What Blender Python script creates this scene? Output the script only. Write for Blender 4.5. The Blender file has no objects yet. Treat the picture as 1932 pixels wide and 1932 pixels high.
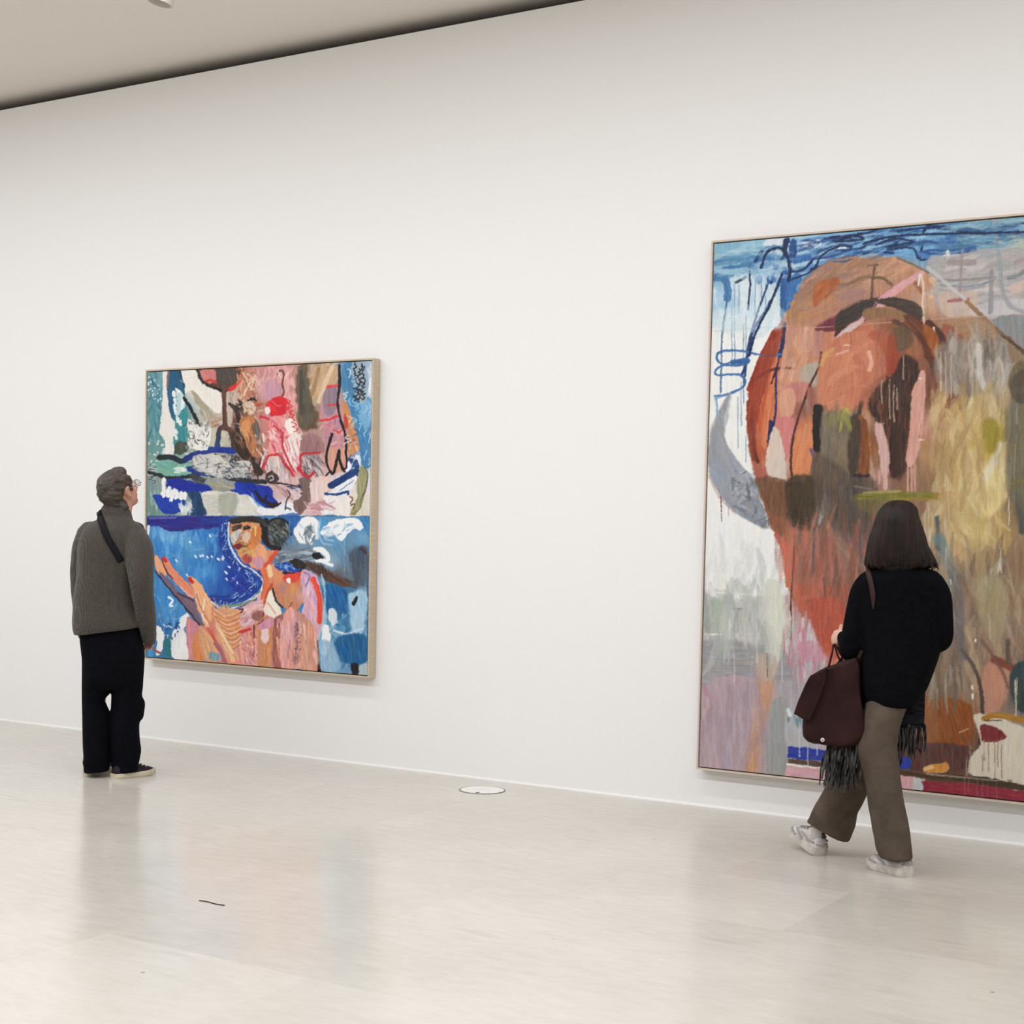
import bpy, math, random, time
import numpy as np
from mathutils import Vector, Matrix, noise
from mathutils.bvhtree import BVHTree
_T0=time.time()
SC=bpy.context.scene
COL=SC.collection
# ---- brush-and-pigment rasteriser for the two canvases ----
import numpy as np
_rng=np.random.RandomState(11)
_LAT=_rng.rand(256,256).astype(np.float32)
def vn(x,y,s=0):
    x=x+s*17.31; y=y+s*9.73
    xi=np.floor(x).astype(np.int32); yi=np.floor(y).astype(np.int32)
    fx=x-xi; fy=y-yi; fx=fx*fx*(3-2*fx); fy=fy*fy*(3-2*fy)
    x0=xi&255; x1=(xi+1)&255; y0=yi&255; y1=(yi+1)&255
    a=_LAT[y0,x0]; b=_LAT[y0,x1]; c=_LAT[y1,x0]; d=_LAT[y1,x1]
    return (a+(b-a)*fx)*(1-fy)+(c+(d-c)*fx)*fy
def crom(P,n=5,closed=False):
    P=[np.array(q,float) for q in P]
    if len(P)<3 and not closed: return np.array(P)
    if closed: Q=[P[-1]]+P+[P[0],P[1]]
    else: Q=[2*P[0]-P[1]]+P+[2*P[-1]-P[-2]]
    out=[]
    for i in range(1,len(Q)-2):
        a,b,c,d=Q[i-1:i+3]
        for k in range(n):
            t=k/n
            out.append(.5*(2*b+(c-a)*t+(2*a-5*b+4*c-d)*t*t+(3*b-a-3*c+d)*t**3))
    if not closed: out.append(P[-1])
    return np.array(out)
class Cv:
    def __init__(s,x0,y0,x1,y1,S):
        s.x0,s.y0,s.S=x0,y0,S; s.W=int((x1-x0)*S); s.H=int((y1-y0)*S)
        s.a=np.zeros((s.H,s.W,3),np.float32)+200; s.k=0; s.fr(0,0,1)
    def fr(s,fx,fy,fs): s.f=(fx,fy,fs)
    def tp(s,P):
        P=np.array([q[:2] for q in P],float)
        return np.stack([(P[:,0]/s.f[2]+s.f[0]-s.x0)*s.S,(P[:,1]/s.f[2]+s.f[1]-s.y0)*s.S],1)
    def box(s,P,m):
        a=np.floor(P.min(0)-m).astype(int); b=np.ceil(P.max(0)+m).astype(int)
        i0,i1=max(a[1],0),min(b[1],s.H); j0,j1=max(a[0],0),min(b[0],s.W)
        if i1<=i0 or j1<=j0: return None
        Y,X=np.mgrid[i0:i1,j0:j1].astype(np.float32)
        return i0,i1,j0,j1,X,Y
    def tex(s,X,Y,ang,amp,w=2.2,l=22):
        c,n=np.cos(np.radians(ang)),np.sin(np.radians(ang)); S=s.S
        u=(X*c+Y*n)/S; v=(-X*n+Y*c)/S
        t=.6*vn(u/l,v/w,s.k)+.4*vn(u/(l*.4),v/(w*.5),s.k+3)-.5
        h=vn(u/l*.7,v/(w*2),s.k+7)-.5
        return amp*2*(t[...,None]+h[...,None]*np.array([.5,.05,-.45],np.float32))
    def lay(s,b,al,col):
        i0,i1,j0,j1=b; A=al[...,None]; s.a[i0:i1,j0:j1]=s.a[i0:i1,j0:j1]*(1-A)+col*A
    def wash(s,pts,poly=None,pw=2.6,amp=10,ang=90,soft=2,al=1,wob=3,l=22,w=2.2):
        s.k+=1
        P=s.tp(pts); C=np.array([q[2] for q in pts],np.float32)
        if poly is None: poly_=np.array([[0,0],[s.W,0],[s.W,s.H],[0,s.H]],float)
        else: poly_=s.tp(poly)
        B=s.box(poly_,soft*s.S+wob*s.S)
        if B is None: return
        i0,i1,j0,j1,X,Y=B
        m=np.ones_like(X) if poly is None else s.pm(poly_,X,Y,soft,wob)
        num=np.zeros(X.shape+(3,),np.float32); den=np.zeros(X.shape,np.float32)
        for (px,py),c in zip(P,C):
            w_=1/(((X-px)**2+(Y-py)**2)/400+.3)**(pw/2); num+=w_[...,None]*c; den+=w_
        s.lay((i0,i1,j0,j1),m*al,num/den[...,None]+s.tex(X,Y,ang,amp,w,l))
    def pm(s,Q,X,Y,soft,wob):
        S=s.S
        if wob:
            X2=X+(vn(X/(9*S),Y/(9*S),s.k)-.5)*2*wob*S+(vn(X/(2.5*S),Y/(2.5*S),s.k+1)-.5)*wob*S
            Y2=Y+(vn(X/(9*S),Y/(9*S),s.k+2)-.5)*2*wob*S+(vn(X/(2.5*S),Y/(2.5*S),s.k+4)-.5)*wob*S
        else: X2,Y2=X,Y
        ins=np.zeros(X.shape,bool); d2=np.full(X.shape,1e9,np.float32)
        n=len(Q)
        for i in range(n):
            ax,ay=Q[i]; bx,by=Q[(i+1)%n]; ex,ey=bx-ax,by-ay; L=ex*ex+ey*ey+1e-9
            t=np.clip(((X2-ax)*ex+(Y2-ay)*ey)/L,0,1)
            d2=np.minimum(d2,(X2-ax-t*ex)**2+(Y2-ay-t*ey)**2)
            if ay!=by:
                c=(ay>Y2)!=(by>Y2); ins^=c&(X2<ex*(Y2-ay)/(by-ay)+ax)
        sd=np.sqrt(d2)*np.where(ins,-1,1)
        return np.clip(.5-sd/(soft*S*1.0+.6),0,1)
    def fill(s,P,col,soft=1,amp=9,ang=90,al=1,wob=1.5,sm=1,gaps=0,l=22,w=2.2):
        s.k+=1
        Q=s.tp(P)
        if sm and len(P)>3: Q=crom(Q,3,True)
        B=s.box(Q,(soft+wob*2)*s.S+2)
        if B is None: return
        i0,i1,j0,j1,X,Y=B
        m=s.pm(Q,X,Y,soft,wob)*al
        t=s.tex(X,Y,ang,amp,w,l)
        if gaps: m=m*np.clip((t[...,0]/max(amp,1)+1-gaps)*3,0,1)
        s.lay((i0,i1,j0,j1),m,np.array(col,np.float32)+t)
    def line(s,P,w,col,col2=None,al=1,dry=0,tap=(1,1),amp=8,wob=.6,sm=1,soft=.8):
        # brush line; w is the width in sketch units, tap the width at both ends
        s.k+=1
        Q=s.tp(P); Q=crom(Q,4) if sm else Q
        S=s.S; hw=w/s.f[2]*S/2
        B=s.box(Q,hw+3*S)
        if B is None: return
        i0,i1,j0,j1,X,Y=B
        X2=X+(vn(X/(4*S),Y/(4*S),s.k)-.5)*2*wob*S; Y2=Y+(vn(X/(4*S),Y/(4*S),s.k+2)-.5)*2*wob*S
        seg=np.diff(Q,axis=0); ln=np.hypot(seg[:,0],seg[:,1]); cum=np.concatenate([[0],np.cumsum(ln)]); T=cum[-1]+1e-6
        best=np.full(X.shape,1e9,np.float32); tt=np.zeros(X.shape,np.float32); lat=np.zeros(X.shape,np.float32)
        for i in range(len(seg)):
            ax,ay=Q[i]; ex,ey=seg[i]; L=ln[i]**2+1e-9
            t=np.clip(((X2-ax)*ex+(Y2-ay)*ey)/L,0,1)
            dx=X2-ax-t*ex; dy=Y2-ay-t*ey; d=np.hypot(dx,dy); u=d<best
            best=np.where(u,d,best); tt=np.where(u,(cum[i]+t*ln[i])/T,tt); lat=np.where(u,(ex*(Y2-ay)-ey*(X2-ax))/(ln[i]+1e-6),lat)
        hwT=hw*np.interp(tt,[0,.25,.75,1],[tap[0],1,1,tap[1]])
        m=np.clip(.5-(best-hwT)/(soft*S+.3),0,1)*al
        br=vn(lat/(1.3*S),tt*T/(16*S),s.k)
        if dry: m=m*np.clip((br-dry*(.35+.65*tt))*5+.5,0,1)
        c=np.array(col,np.float32)
        if col2 is not None: c=c+(np.array(col2,np.float32)-c)*tt[...,None]
        s.lay((i0,i1,j0,j1),m,c+(br[...,None]-.5)*2*amp)
    def dabs(s,P,n,cols,ln,w,ang,seed,jit=25,al=.85,curv=.09,tap=(.5,.3)):
        # n loose brush dabs inside a polygon
        R=np.random.RandomState(seed); P=np.array(P,float); a,b=P.min(0),P.max(0); k=0
        while k<n:
            q=a+R.rand(2)*(b-a); ins=False
            for i in range(len(P)):
                p1,p2=P[i],P[(i+1)%len(P)]
                if (p1[1]>q[1])!=(p2[1]>q[1]) and q[0]<(p2[0]-p1[0])*(q[1]-p1[1])/(p2[1]-p1[1])+p1[0]: ins=not ins
            if not ins: continue
            k+=1; th=np.radians(ang+R.randn()*jit); L=ln*(.5+R.rand()); d=np.array([np.cos(th),np.sin(th)])*L/2; pn=np.array([-d[1],d[0]])*curv*2*(R.rand()-.5)*2
            s.line([q-d,q+pn,q+d],w*(.5+1.1*R.rand()),cols[R.randint(len(cols))],al=al*(.55+.45*R.rand()),tap=tap,dry=.45*R.rand(),wob=.6,soft=.5+R.rand()*.8,amp=14)
    def squig(s,x0,y0,x1,y1,n,w,col,seed,al=.9):
        R=np.random.RandomState(seed); P=[(x0+(x1-x0)*R.rand(),y0+(y1-y0)*(i+R.rand())/n) for i in range(n)]
        s.line(P,w,col,al=al)
    def drip(s,L,col,w=5,al=.8):
        for k,(x,y0,y1) in enumerate(L): s.line([(x,y0),(x+2*((k*7)%3-1),(y0+y1)/2),(x+1,y1)],w,col,al=al,tap=(.8,1.2),wob=.25)
    def speck(s,x0,y0,x1,y1,n,cols,r,seed):
        R=np.random.RandomState(seed)
        for i in range(n):
            x=x0+(x1-x0)*R.rand(); y=y0+(y1-y0)*R.rand(); q=r*(.4+R.rand())
            s.line([(x,y),(x+q*(R.rand()-.5),y+q*(R.rand()-.3))],q,cols[R.randint(len(cols))],al=.9,sm=0)

    def finish(s,wa=1.3,gr=5,ct=1.):
        # ragged paint edges and canvas grain
        Y,X=np.mgrid[0:s.H,0:s.W].astype(np.float32); S=s.S
        dx=(vn(X/(5*S),Y/(9*S),91)-.5)*2*wa*S+(vn(X/(1.6*S),Y/(1.6*S),92)-.5)*wa*S; dy=(vn(X/(6*S),Y/(5*S),93)-.5)*2*wa*S+(vn(X/(1.6*S),Y/(1.6*S),94)-.5)*wa*S
        i=np.clip(Y+dy,0,s.H-1).astype(int); j=np.clip(X+dx,0,s.W-1).astype(int)
        s.a=s.a[i,j]+((vn(X/S,Y/S,95)-.5)*2*gr+(vn(X/(3*S),Y/(30*S),96)-.5)*gr*1.5)[...,None]
        s.a=np.clip(128+(s.a-128)*ct,4,240); return s
def paint_couple():
    c=Cv(266,668,712,1288,2); W=(222,219,213)
    c.fr(240,650,3.864)
    # upper half
    c.wash([(160,250,(112,152,158)),(200,500,(84,138,146)),(180,700,(100,146,148)),(170,1000,(118,140,138)),(180,1200,(110,140,132)),
     (350,500,(60,130,138)),(380,640,(72,140,140)),(470,250,W),(560,400,(205,202,194)),(620,500,(190,180,165)),(520,650,(195,190,180)),(640,700,(188,186,165)),
     (770,400,(190,175,160)),(850,250,(182,128,104)),(950,220,(188,134,130)),(900,420,(158,112,88)),(1010,330,(196,150,158)),(1120,240,(212,152,150)),(1200,400,(218,160,155)),
     (1090,560,(208,132,136)),(1010,660,(186,120,112)),(1180,680,(216,158,158)),(1280,300,(108,94,76)),(1300,540,(104,86,66)),(1400,250,(182,158,128)),(1370,560,(168,138,122)),
     (1350,680,(178,138,132)),(1470,400,(170,140,148)),(1500,600,(196,146,150)),(1600,500,(190,146,110)),(1640,680,(192,128,90)),(1600,250,(80,132,168)),(1700,250,(160,180,198)),
     (1700,560,(92,146,184)),(1740,760,(88,146,188)),(1780,300,(205,212,222)),(1780,1000,(212,212,218)),(1500,820,(206,152,134)),(1330,870,(190,168,168)),(1120,860,(204,182,180)),
     (900,800,(120,90,80)),(700,850,(160,158,152)),(560,880,(190,188,180)),(300,900,(128,168,156)),(430,930,(150,172,160)),(520,1000,(120,126,122)),(650,1010,(120,124,122)),
     (350,1090,(170,180,178)),(480,1160,(120,140,150)),(700,1150,(200,198,188)),(900,1200,(208,210,208)),(1130,1060,(202,170,168)),(1180,1190,(222,220,220)),(1400,1080,(208,176,168)),
     (1400,1170,(206,166,166)),(1580,1150,(226,218,214)),(1560,1040,(218,212,214)),(1680,1150,(210,205,190))],amp=12,ang=85,pw=3.4)
    c.dabs([(145,200),(250,200),(240,640),(150,700)],40,[(70,122,134),(126,164,168),(92,146,152),(56,104,126)],90,14,88,1)
    c.dabs([(145,700),(260,700),(280,1240),(150,1240)],30,[(92,134,130),(150,172,166),(120,146,140),(190,198,190)],70,12,80,2)
    c.speck(150,230,250,420,26,[(205,222,226),(180,206,212)],11,3)
    c.speck(150,700,280,860,18,[(215,222,218)],12,4)
    c.fill([(258,195),(300,194),(292,300),(305,420),(318,520),(348,560),(334,700),(336,800),(272,815),(268,700),(232,640),(246,520),(258,350)],W,amp=5)
    c.fill([(300,195),(388,190),(402,260),(425,340),(415,380),(380,330),(345,380),(330,450),(350,540),(330,545),(300,440),(288,320)],(34,90,122),amp=12)
    c.line([(300,200),(294,250),(290,310)],12,(140,104,84))
    c.line([(385,195),(405,270),(425,350)],14,(28,52,74))
    c.fill([(352,490),(420,430),(445,560),(432,720),(338,745),(345,640)],(62,136,138),amp=12)
    for q in [(335,350),(345,400),(340,440),(350,480),(378,340),(395,390),(372,420),(365,540),(382,560),(352,620),(350,660)]: c.line([q,(q[0]+6,q[1]+22)],24,(222,224,222),wob=1.2)
    c.fill([(380,350),(400,370),(420,440),(390,480),(370,450)],(190,212,212))
    c.fill([(345,720),(440,710),(430,790),(350,795)],(72,78,66),amp=14)
    c.dabs([(430,560),(600,560),(590,770),(440,770)],55,[(226,224,218),(205,202,194),(70,68,66),(120,118,112),(235,232,228)],60,7,110,5,jit=35)
    c.dabs([(420,240),(660,300),(640,480),(480,440)],26,[(226,224,218),(198,194,184),(214,210,202)],80,12,20,6)
    c.dabs([(470,330),(560,380),(640,560),(560,560)],22,[(160,152,132),(178,172,158),(140,136,120)],70,10,60,7)
    for k in range(14): c.line([(560+k*4,320+k*11),(640,330+k*11)],3,(176,172,164),al=.6)
    c.dabs([(600,520),(690,520),(690,610),(600,600)],16,[(176,130,108),(190,150,128),(150,104,84)],60,12,170,8)
    c.fill([(610,400),(690,390),(690,500),(630,490)],(170,164,146),soft=5,al=.7)
    c.dabs([(590,640),(740,640),(750,745),(580,750)],30,[(196,196,170),(176,178,150),(214,212,196),(150,150,128)],40,8,90,9,jit=60)
    c.dabs([(720,360),(800,360),(790,520),(725,540)],18,[(206,198,190),(150,130,118),(180,164,152)],70,9,80,10)
    c.line([(408,390),(455,450),(495,530),(525,600)],24,(24,26,34),wob=1.4)
    c.fill([(505,188),(800,166),(822,230),(775,300),(728,345),(690,345),(640,318),(555,300),(520,240)],(92,66,56),amp=14,ang=60)
    c.fill([(535,190),(640,182),(650,240),(600,285),(555,255)],(196,122,118),amp=12,ang=60)
    c.fill([(650,186),(780,178),(790,250),(730,300),(665,280)],(82,70,62),amp=16,ang=70)
    c.line([(508,190),(535,250),(580,295),(660,325),(700,340)],20,(34,26,28),wob=1.2)
    c.line([(575,262),(610,258),(640,275)],20,(190,60,56)); c.line([(750,325),(790,300),(820,280)],30,(204,46,44))
    c.line([(705,340),(703,420),(708,500),(712,600)],32,(92,60,50),amp=12)
    c.line([(712,590),(670,620),(660,690),(656,750)],36,(84,56,50),(34,66,116)); c.line([(700,600),(750,625),(770,690),(775,760)],40,(92,64,54),(70,46,42),amp=14)
    c.dabs([(800,180),(940,175),(960,460),(830,470)],60,[(196,138,104),(222,190,160),(160,96,74),(140,90,70),(210,160,130),(186,108,84)],90,11,105,11,jit=45)
    c.line([(870,210),(915,250),(890,290),(910,330)],6,(236,214,190)); c.line([(835,200),(880,280),(850,370)],8,(226,190,160))
    c.dabs([(940,170),(1100,165),(1090,330),(950,330)],26,[(196,140,142),(212,162,160),(180,126,134),(222,180,176)],90,18,100,12)
    c.fill([(1010,280),(1090,260),(1110,360),(1040,410),(1005,380)],(192,146,160),amp=10)
    c.dabs([(1130,170),(1240,165),(1240,640),(1150,560)],34,[(222,168,162),(208,142,142),(230,184,178),(214,150,156)],110,16,95,13)
    c.line([(1095,215),(1120,185),(1140,220),(1128,290),(1142,345),(1100,420)],15,(118,76,74)); c.line([(1100,200),(1115,240)],12,(222,190,180))
    c.fill([(1012,430),(1060,388),(1120,380),(1165,410),(1160,480),(1110,520),(1050,515),(1025,480)],(214,48,60),amp=16,ang=40)
    c.line([(1160,400),(1180,440),(1160,470),(1195,490),(1175,530),(1210,540),(1200,590),(1225,620)],10,(214,52,62))
    c.line([(965,525),(1000,530),(1030,545)],14,(196,44,60)); c.line([(1010,470),(1040,460),(1020,500)],22,(232,214,210))
    c.dabs([(1030,560),(1150,540),(1160,680),(1040,700)],26,[(222,120,126),(232,180,176),(204,84,92),(238,206,200)],60,11,60,14,jit=50)
    c.dabs([(1150,560),(1240,560),(1240,660),(1160,660)],14,[(240,226,220),(222,170,168),(200,60,66)],60,9,70,15)
    c.wash([(1275,160,(88,74,66)),(1270,350,(96,86,72)),(1290,470,(110,98,76)),(1310,600,(92,72,54))],[(1240,150),(1312,146),(1316,300),(1335,440),(1395,490),(1385,600),(1300,625),(1245,600),(1232,400)],ang=88,soft=5,amp=12)
    c.dabs([(1315,150),(1530,140),(1500,260),(1390,330),(1340,450)],26,[(186,160,128),(206,184,156),(166,136,108),(214,192,168)],130,20,112,16,jit=12)
    c.fill([(1408,300),(1535,288),(1560,520),(1604,520),(1606,620),(1580,740),(1490,765),(1425,640)],(190,140,148),amp=14)
    c.fill([(1425,315),(1520,308),(1525,420),(1500,510),(1440,500)],(142,122,134),amp=12,soft=3)
    c.dabs([(1420,560),(1580,540),(1590,740),(1480,750)],28,[(216,150,150),(170,110,140),(206,120,118),(226,176,170),(150,110,150)],60,12,30,17,jit=40)
    for P,w in [([(1428,305),(1480,300),(1545,290)],22),([(1460,442),(1530,432)],14),([(1405,552),(1470,545),(1530,522)],18),([(1505,622),(1535,640),(1562,628)],12)]: c.line(P,w,(214,58,62))
    c.fill([(1565,400),(1610,470),(1645,570),(1695,735),(1640,800),(1590,790),(1610,620),(1580,500)],(196,136,92),amp=14,ang=70)
    c.line([(1590,520),(1595,600)],30,(196,70,56)); c.dabs([(1600,620),(1690,740),(1600,790)],12,[(186,100,66),(214,160,110),(150,80,60)],70,10,45,18)
    c.fill([(1568,150),(1650,142),(1650,300),(1690,420),(1780,400),(1782,860),(1705,872),(1692,720),(1655,590),(1615,470),(1570,340)],(72,128,170),amp=16,ang=75)
    c.fill([(1660,430),(1775,400),(1780,560),(1720,600)],(120,170,204),soft=6)
    for s in range(16): c.squig(1580+s%4*45+(40 if s>5 else 0),180+s*42,1650+s%4*35+(30 if s>5 else 0),260+s*42,4,7,(170,204,222),30+s,.8)
    c.fill([(1640,135),(1750,130),(1745,390),(1680,410),(1650,300)],(150,168,182),amp=16)
    for s in range(26): c.squig(1645+(s%3)*28,128+s*10,1690+(s%3)*22,175+s*10,4,9,(22,24,30),60+s)
    c.dabs([(1750,130),(1792,130),(1785,700),(1775,700)],14,[(206,214,224),(184,196,210),(222,226,230)],80,12,90,19)
    c.fill([(1445,770),(1600,760),(1605,880),(1540,930),(1470,920)],(206,152,132),amp=12)
    c.line([(1545,150),(1548,300),(1532,430),(1556,560),(1592,670),(1594,800),(1604,890),(1580,925),(1548,850),(1545,770),(1520,880),(1495,940),(1455,870),(1452,790),(1472,720),(1492,650)],15,(26,22,32))
    c.dabs([(770,460),(850,460),(980,860),(1000,950),(860,900),(790,680)],44,[(52,40,40),(40,32,36),(92,62,50),(120,84,62)],110,26,70,20)
    c.dabs([(830,500),(900,520),(960,760),(880,740)],26,[(196,140,92),(170,104,70),(216,170,124),(150,96,70)],100,13,75,21)
    c.line([(850,560),(825,620),(860,680),(880,760)],12,(214,160,110)); c.line([(930,560),(960,640),(950,740)],30,(110,92,84))
    c.line([(790,470),(840,450),(790,430)],8,(50,44,48)); c.line([(900,390),(940,405)],14,(40,40,50))
    c.dabs([(920,420),(1000,420),(980,560),(860,560)],18,[(206,176,150),(170,120,96),(190,60,56)],60,9,20,22,jit=60)
    c.dabs([(1000,760),(1240,700),(1260,960),(1020,960)],50,[(222,204,202),(236,226,222),(190,150,152),(204,120,126),(160,130,134)],100,10,75,23)
    c.fill([(1250,690),(1340,640),(1420,700),(1430,790),(1340,800),(1260,800)],(152,114,114),soft=3,al=.85)
    c.dabs([(1280,800),(1440,790),(1420,960),(1290,960)],40,[(226,220,218),(110,96,104),(190,170,172),(70,60,70)],100,8,60,24,jit=15)
    c.dabs([(1150,680),(1260,680),(1260,860),(1160,850)],24,[(236,226,224),(224,190,190),(204,150,152)],80,9,50,25,jit=50)
    for P,w in [([(985,900),(1010,840),(1040,802),(1115,795),(1140,850),(1195,925),(1210,955)],17),([(1130,660),(1140,750),(1175,850),(1218,925)],13),([(1262,900),(1262,830),(1275,795),(1400,788)],13),([(1245,905),(1280,945),(1315,965),(1352,938)],22),([(1060,620),(1120,650),(1140,670)],16)]: c.line(P,w,(196,52,62))
    c.line([(1020,770),(990,820),(975,890)],12,(226,206,200)); c.line([(1200,640),(1235,660),(1270,650)],18,(210,190,180))
    # blue/black sweep
    c.fill([(190,850),(430,850),(460,900),(440,975),(230,965)],(112,164,150),amp=16,ang=20)
    c.dabs([(440,810),(790,790),(890,900),(860,970),(450,960)],60,[(206,204,198),(90,92,96),(150,150,146),(40,42,48),(222,220,216)],70,9,15,26,jit=30)
    c.dabs([(700,870),(900,850),(940,980),(720,980)],40,[(70,78,88),(110,116,122),(50,56,66),(150,152,154)],40,8,40,27,jit=60)
    for s in range(8): c.squig(740+s*8,800,790+s*5,870,4,6,(50,50,54),90+s)
    for s in range(12): c.squig(150,840+s*12,215,880+s*12,4,5,(44,46,50) if s%2 else (200,206,204),110+s)
    c.line([(232,822),(320,820),(400,848),(470,805),(540,790)],38,(36,40,44),(26,40,80))
    c.line([(430,830),(520,795),(620,765),(780,775)],44,(26,48,118),(28,56,146),amp=14)
    c.line([(160,930),(240,955),(320,975),(430,962),(520,950)],26,(36,40,48),wob=1.2)
    c.line([(450,905),(520,935),(640,945)],34,(28,54,136)); c.line([(480,960),(560,1000),(680,960)],50,(56,62,70),dry=.3)
    c.fill([(292,1005),(400,1010),(560,1050),(800,1055),(790,1085),(600,1075),(460,1085),(350,1065),(290,1050)],(26,52,146),amp=14,ang=5)
    c.fill([(560,1000),(640,960),(790,1000),(720,1060),(600,1060)],(146,150,144),amp=18)
    for q in [(300,1060,60),(330,1085,45),(370,1095,45),(410,1090,40),(260,1080,90),(350,1050,40)]: c.line([(q[0],q[1]),(q[0]-6,q[1]+q[2]*.7)],30,(222,224,224),wob=1.5)
    c.dabs([(410,930),(350,930),(360,880),(420,890)],8,[(214,222,214)],60,16,20,28)
    c.fill([(778,1008),(880,1004),(1000,1040),(1062,1065),(1052,1140),(1075,1185),(1010,1190),(930,1140),(890,1090),(785,1090)],(24,58,156),amp=16,ang=35)
    c.line([(925,1070),(970,1140),(1010,1165),(1065,1175),(1122,1152)],32,(22,22,30),tap=(.6,.2)); c.line([(1010,1150),(1030,1110)],18,(22,22,30),tap=(1,.2))
    c.line([(930,1080),(950,1150),(1000,1190)],10,(90,140,196))
    c.line([(700,955),(800,985),(900,992),(1000,1002)],36,(44,50,60),wob=1); c.line([(980,1000),(1100,1008),(1180,1022),(1280,1030),(1370,1010),(1430,970),(1470,930)],12,(30,24,34))
    c.fill([(185,1090),(300,1110),(420,1140),(400,1185),(365,1225),(290,1235),(240,1200),(215,1140)],(24,62,152),amp=16,ang=40)
    c.fill([(430,1080),(530,1085),(540,1140),(560,1240),(430,1240),(470,1160)],(36,72,104),amp=18)
    c.dabs([(370,1170),(480,1150),(480,1240),(380,1240)],14,[(222,224,222),(180,190,192)],70,14,40,29)
    c.dabs([(530,1095),(800,1090),(930,1180),(960,1240),(560,1240)],90,[(206,204,194),(186,188,178),(222,220,212),(160,166,156)],60,8,80,31,jit=45)
    for k in range(9): c.line([(560,1100+k*14),(640,1108+k*14),(720,1100+k*14)],3,(140,146,140),al=.6)
    c.fill([(880,1100),(960,1180),(1080,1200),(1200,1150),(1240,1235),(1000,1240),(920,1180)],(226,228,230),amp=8)
    c.dabs([(1060,1010),(1180,1030),(1290,1080),(1280,1130),(1180,1140)],30,[(206,160,158),(226,196,190),(180,140,140),(150,116,120)],90,8,40,32,jit=15)
    c.dabs([(1190,1040),(1290,1040),(1280,1090),(1200,1080)],10,[(34,52,90),(206,210,220)],50,12,20,33)
    c.fill([(1292,960),(1335,975),(1335,1120),(1300,1190),(1255,1230),(1205,1150),(1275,1100)],(122,96,88),amp=12)
    c.line([(1165,1060),(1185,1090),(1160,1140),(1150,1200)],9,(60,40,50)); c.line([(1150,1180),(1190,1200)],10,(60,80,120))
    c.fill([(1345,980),(1450,960),(1480,1030),(1430,1140),(1345,1150)],(220,190,182),amp=12)
    c.dabs([(1310,1150),(1490,1140),(1480,1200),(1320,1205)],16,[(206,166,166),(190,140,146),(226,200,198)],90,16,5,34)
    c.dabs([(1480,1100),(1600,1100),(1600,1240),(1480,1240)],22,[(230,226,224),(214,200,200),(240,238,236)],110,14,95,35)
    c.fill([(1600,860),(1690,800),(1690,920),(1640,960),(1600,940)],(222,226,232))
    for k in range(5): c.line([(1615+k*14,830+k*3),(1640+k*12,885+k*5)],14,(28,64,116),wob=1)
    c.line([(1485,1025),(1560,985),(1665,935)],48,(26,64,116),amp=14); c.line([(1580,1000),(1560,1050),(1650,990)],8,(90,130,180))
    c.line([(1440,1078),(1520,1092),(1610,1085)],18,(36,66,116)); c.line([(1560,1060),(1660,1010)],8,(60,110,160))
    c.line([(1705,910),(1735,950),(1715,1060),(1690,1140),(1650,1220)],46,(150,146,106),amp=14); c.line([(1705,900),(1748,930),(1738,1050),(1700,1130),(1680,1200),(1625,1235)],6,(90,80,60))
    c.line([(1610,1100),(1640,1120),(1620,1170),(1660,1160),(1640,1220)],10,(110,80,60)); c.line([(1690,780),(1690,1240)],4,(180,180,170),al=.6)
    # second layer, upper half: hard-edged passages
    c.fr(266,688,4.332); K=(30,28,34)
    c.fill([(330,50),(445,45),(480,130),(560,190),(650,222),(655,370),(640,400),(590,385),(560,350),(500,290),(400,200),(365,240),(350,140)],(226,222,214),amp=5,w=1.4)
    for k in range(22): c.line([(380+k*11,70+k*14),(470+k*8,66+k*14)],2.5,(186,182,172),al=.5)
    c.fill([(410,210),(450,240),(560,370),(590,400),(560,420),(480,330),(420,250)],(160,154,132),amp=16,ang=60,soft=2)
    c.fill([(375,440),(470,500),(560,500),(545,695),(385,660),(390,560)],(224,221,214),amp=8); c.dabs([(380,450),(560,500),(545,690),(385,660)],70,[K,(90,88,84),(60,58,58),(236,234,228)],36,5,55,301,jit=30)
    c.fill([(280,200),(300,195),(330,240),(345,330),(310,400),(285,480),(290,400),(310,330)],(226,230,228),amp=6); c.fill([(300,230),(330,260),(320,380),(290,420)],(176,206,208),amp=8)
    c.fill([(760,370),(820,430),(800,520),(850,640),(900,740),(1000,880),(950,900),(850,790),(770,700),(745,600),(780,500)],(56,42,38),amp=18,ang=70); c.dabs([(770,400),(830,450),(880,720),(950,860),(860,760),(760,620)],26,[(104,72,56),(30,26,30),(140,100,76),(170,150,140)],60,12,70,302,jit=30)
    c.fill([(810,450),(890,420),(940,470),(960,570),(1000,690),(960,760),(890,720),(840,570)],(178,116,76),amp=20,ang=70); c.fill([(820,470),(870,450),(890,540),(860,590),(825,540)],(206,146,96),amp=12); c.dabs([(860,560),(960,560),(1000,720),(900,740)],24,[(206,150,104),(120,84,66),(226,190,150),(90,76,66)],60,9,75,303,jit=14)
    c.fill([(905,480),(950,490),(990,640),(950,650),(915,560)],(112,100,88),amp=22,ang=80); c.dabs([(930,580),(1040,600),(1010,760),(950,740)],16,[(214,200,184),(186,130,110),(232,220,206)],60,14,70,304,jit=14)
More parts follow.
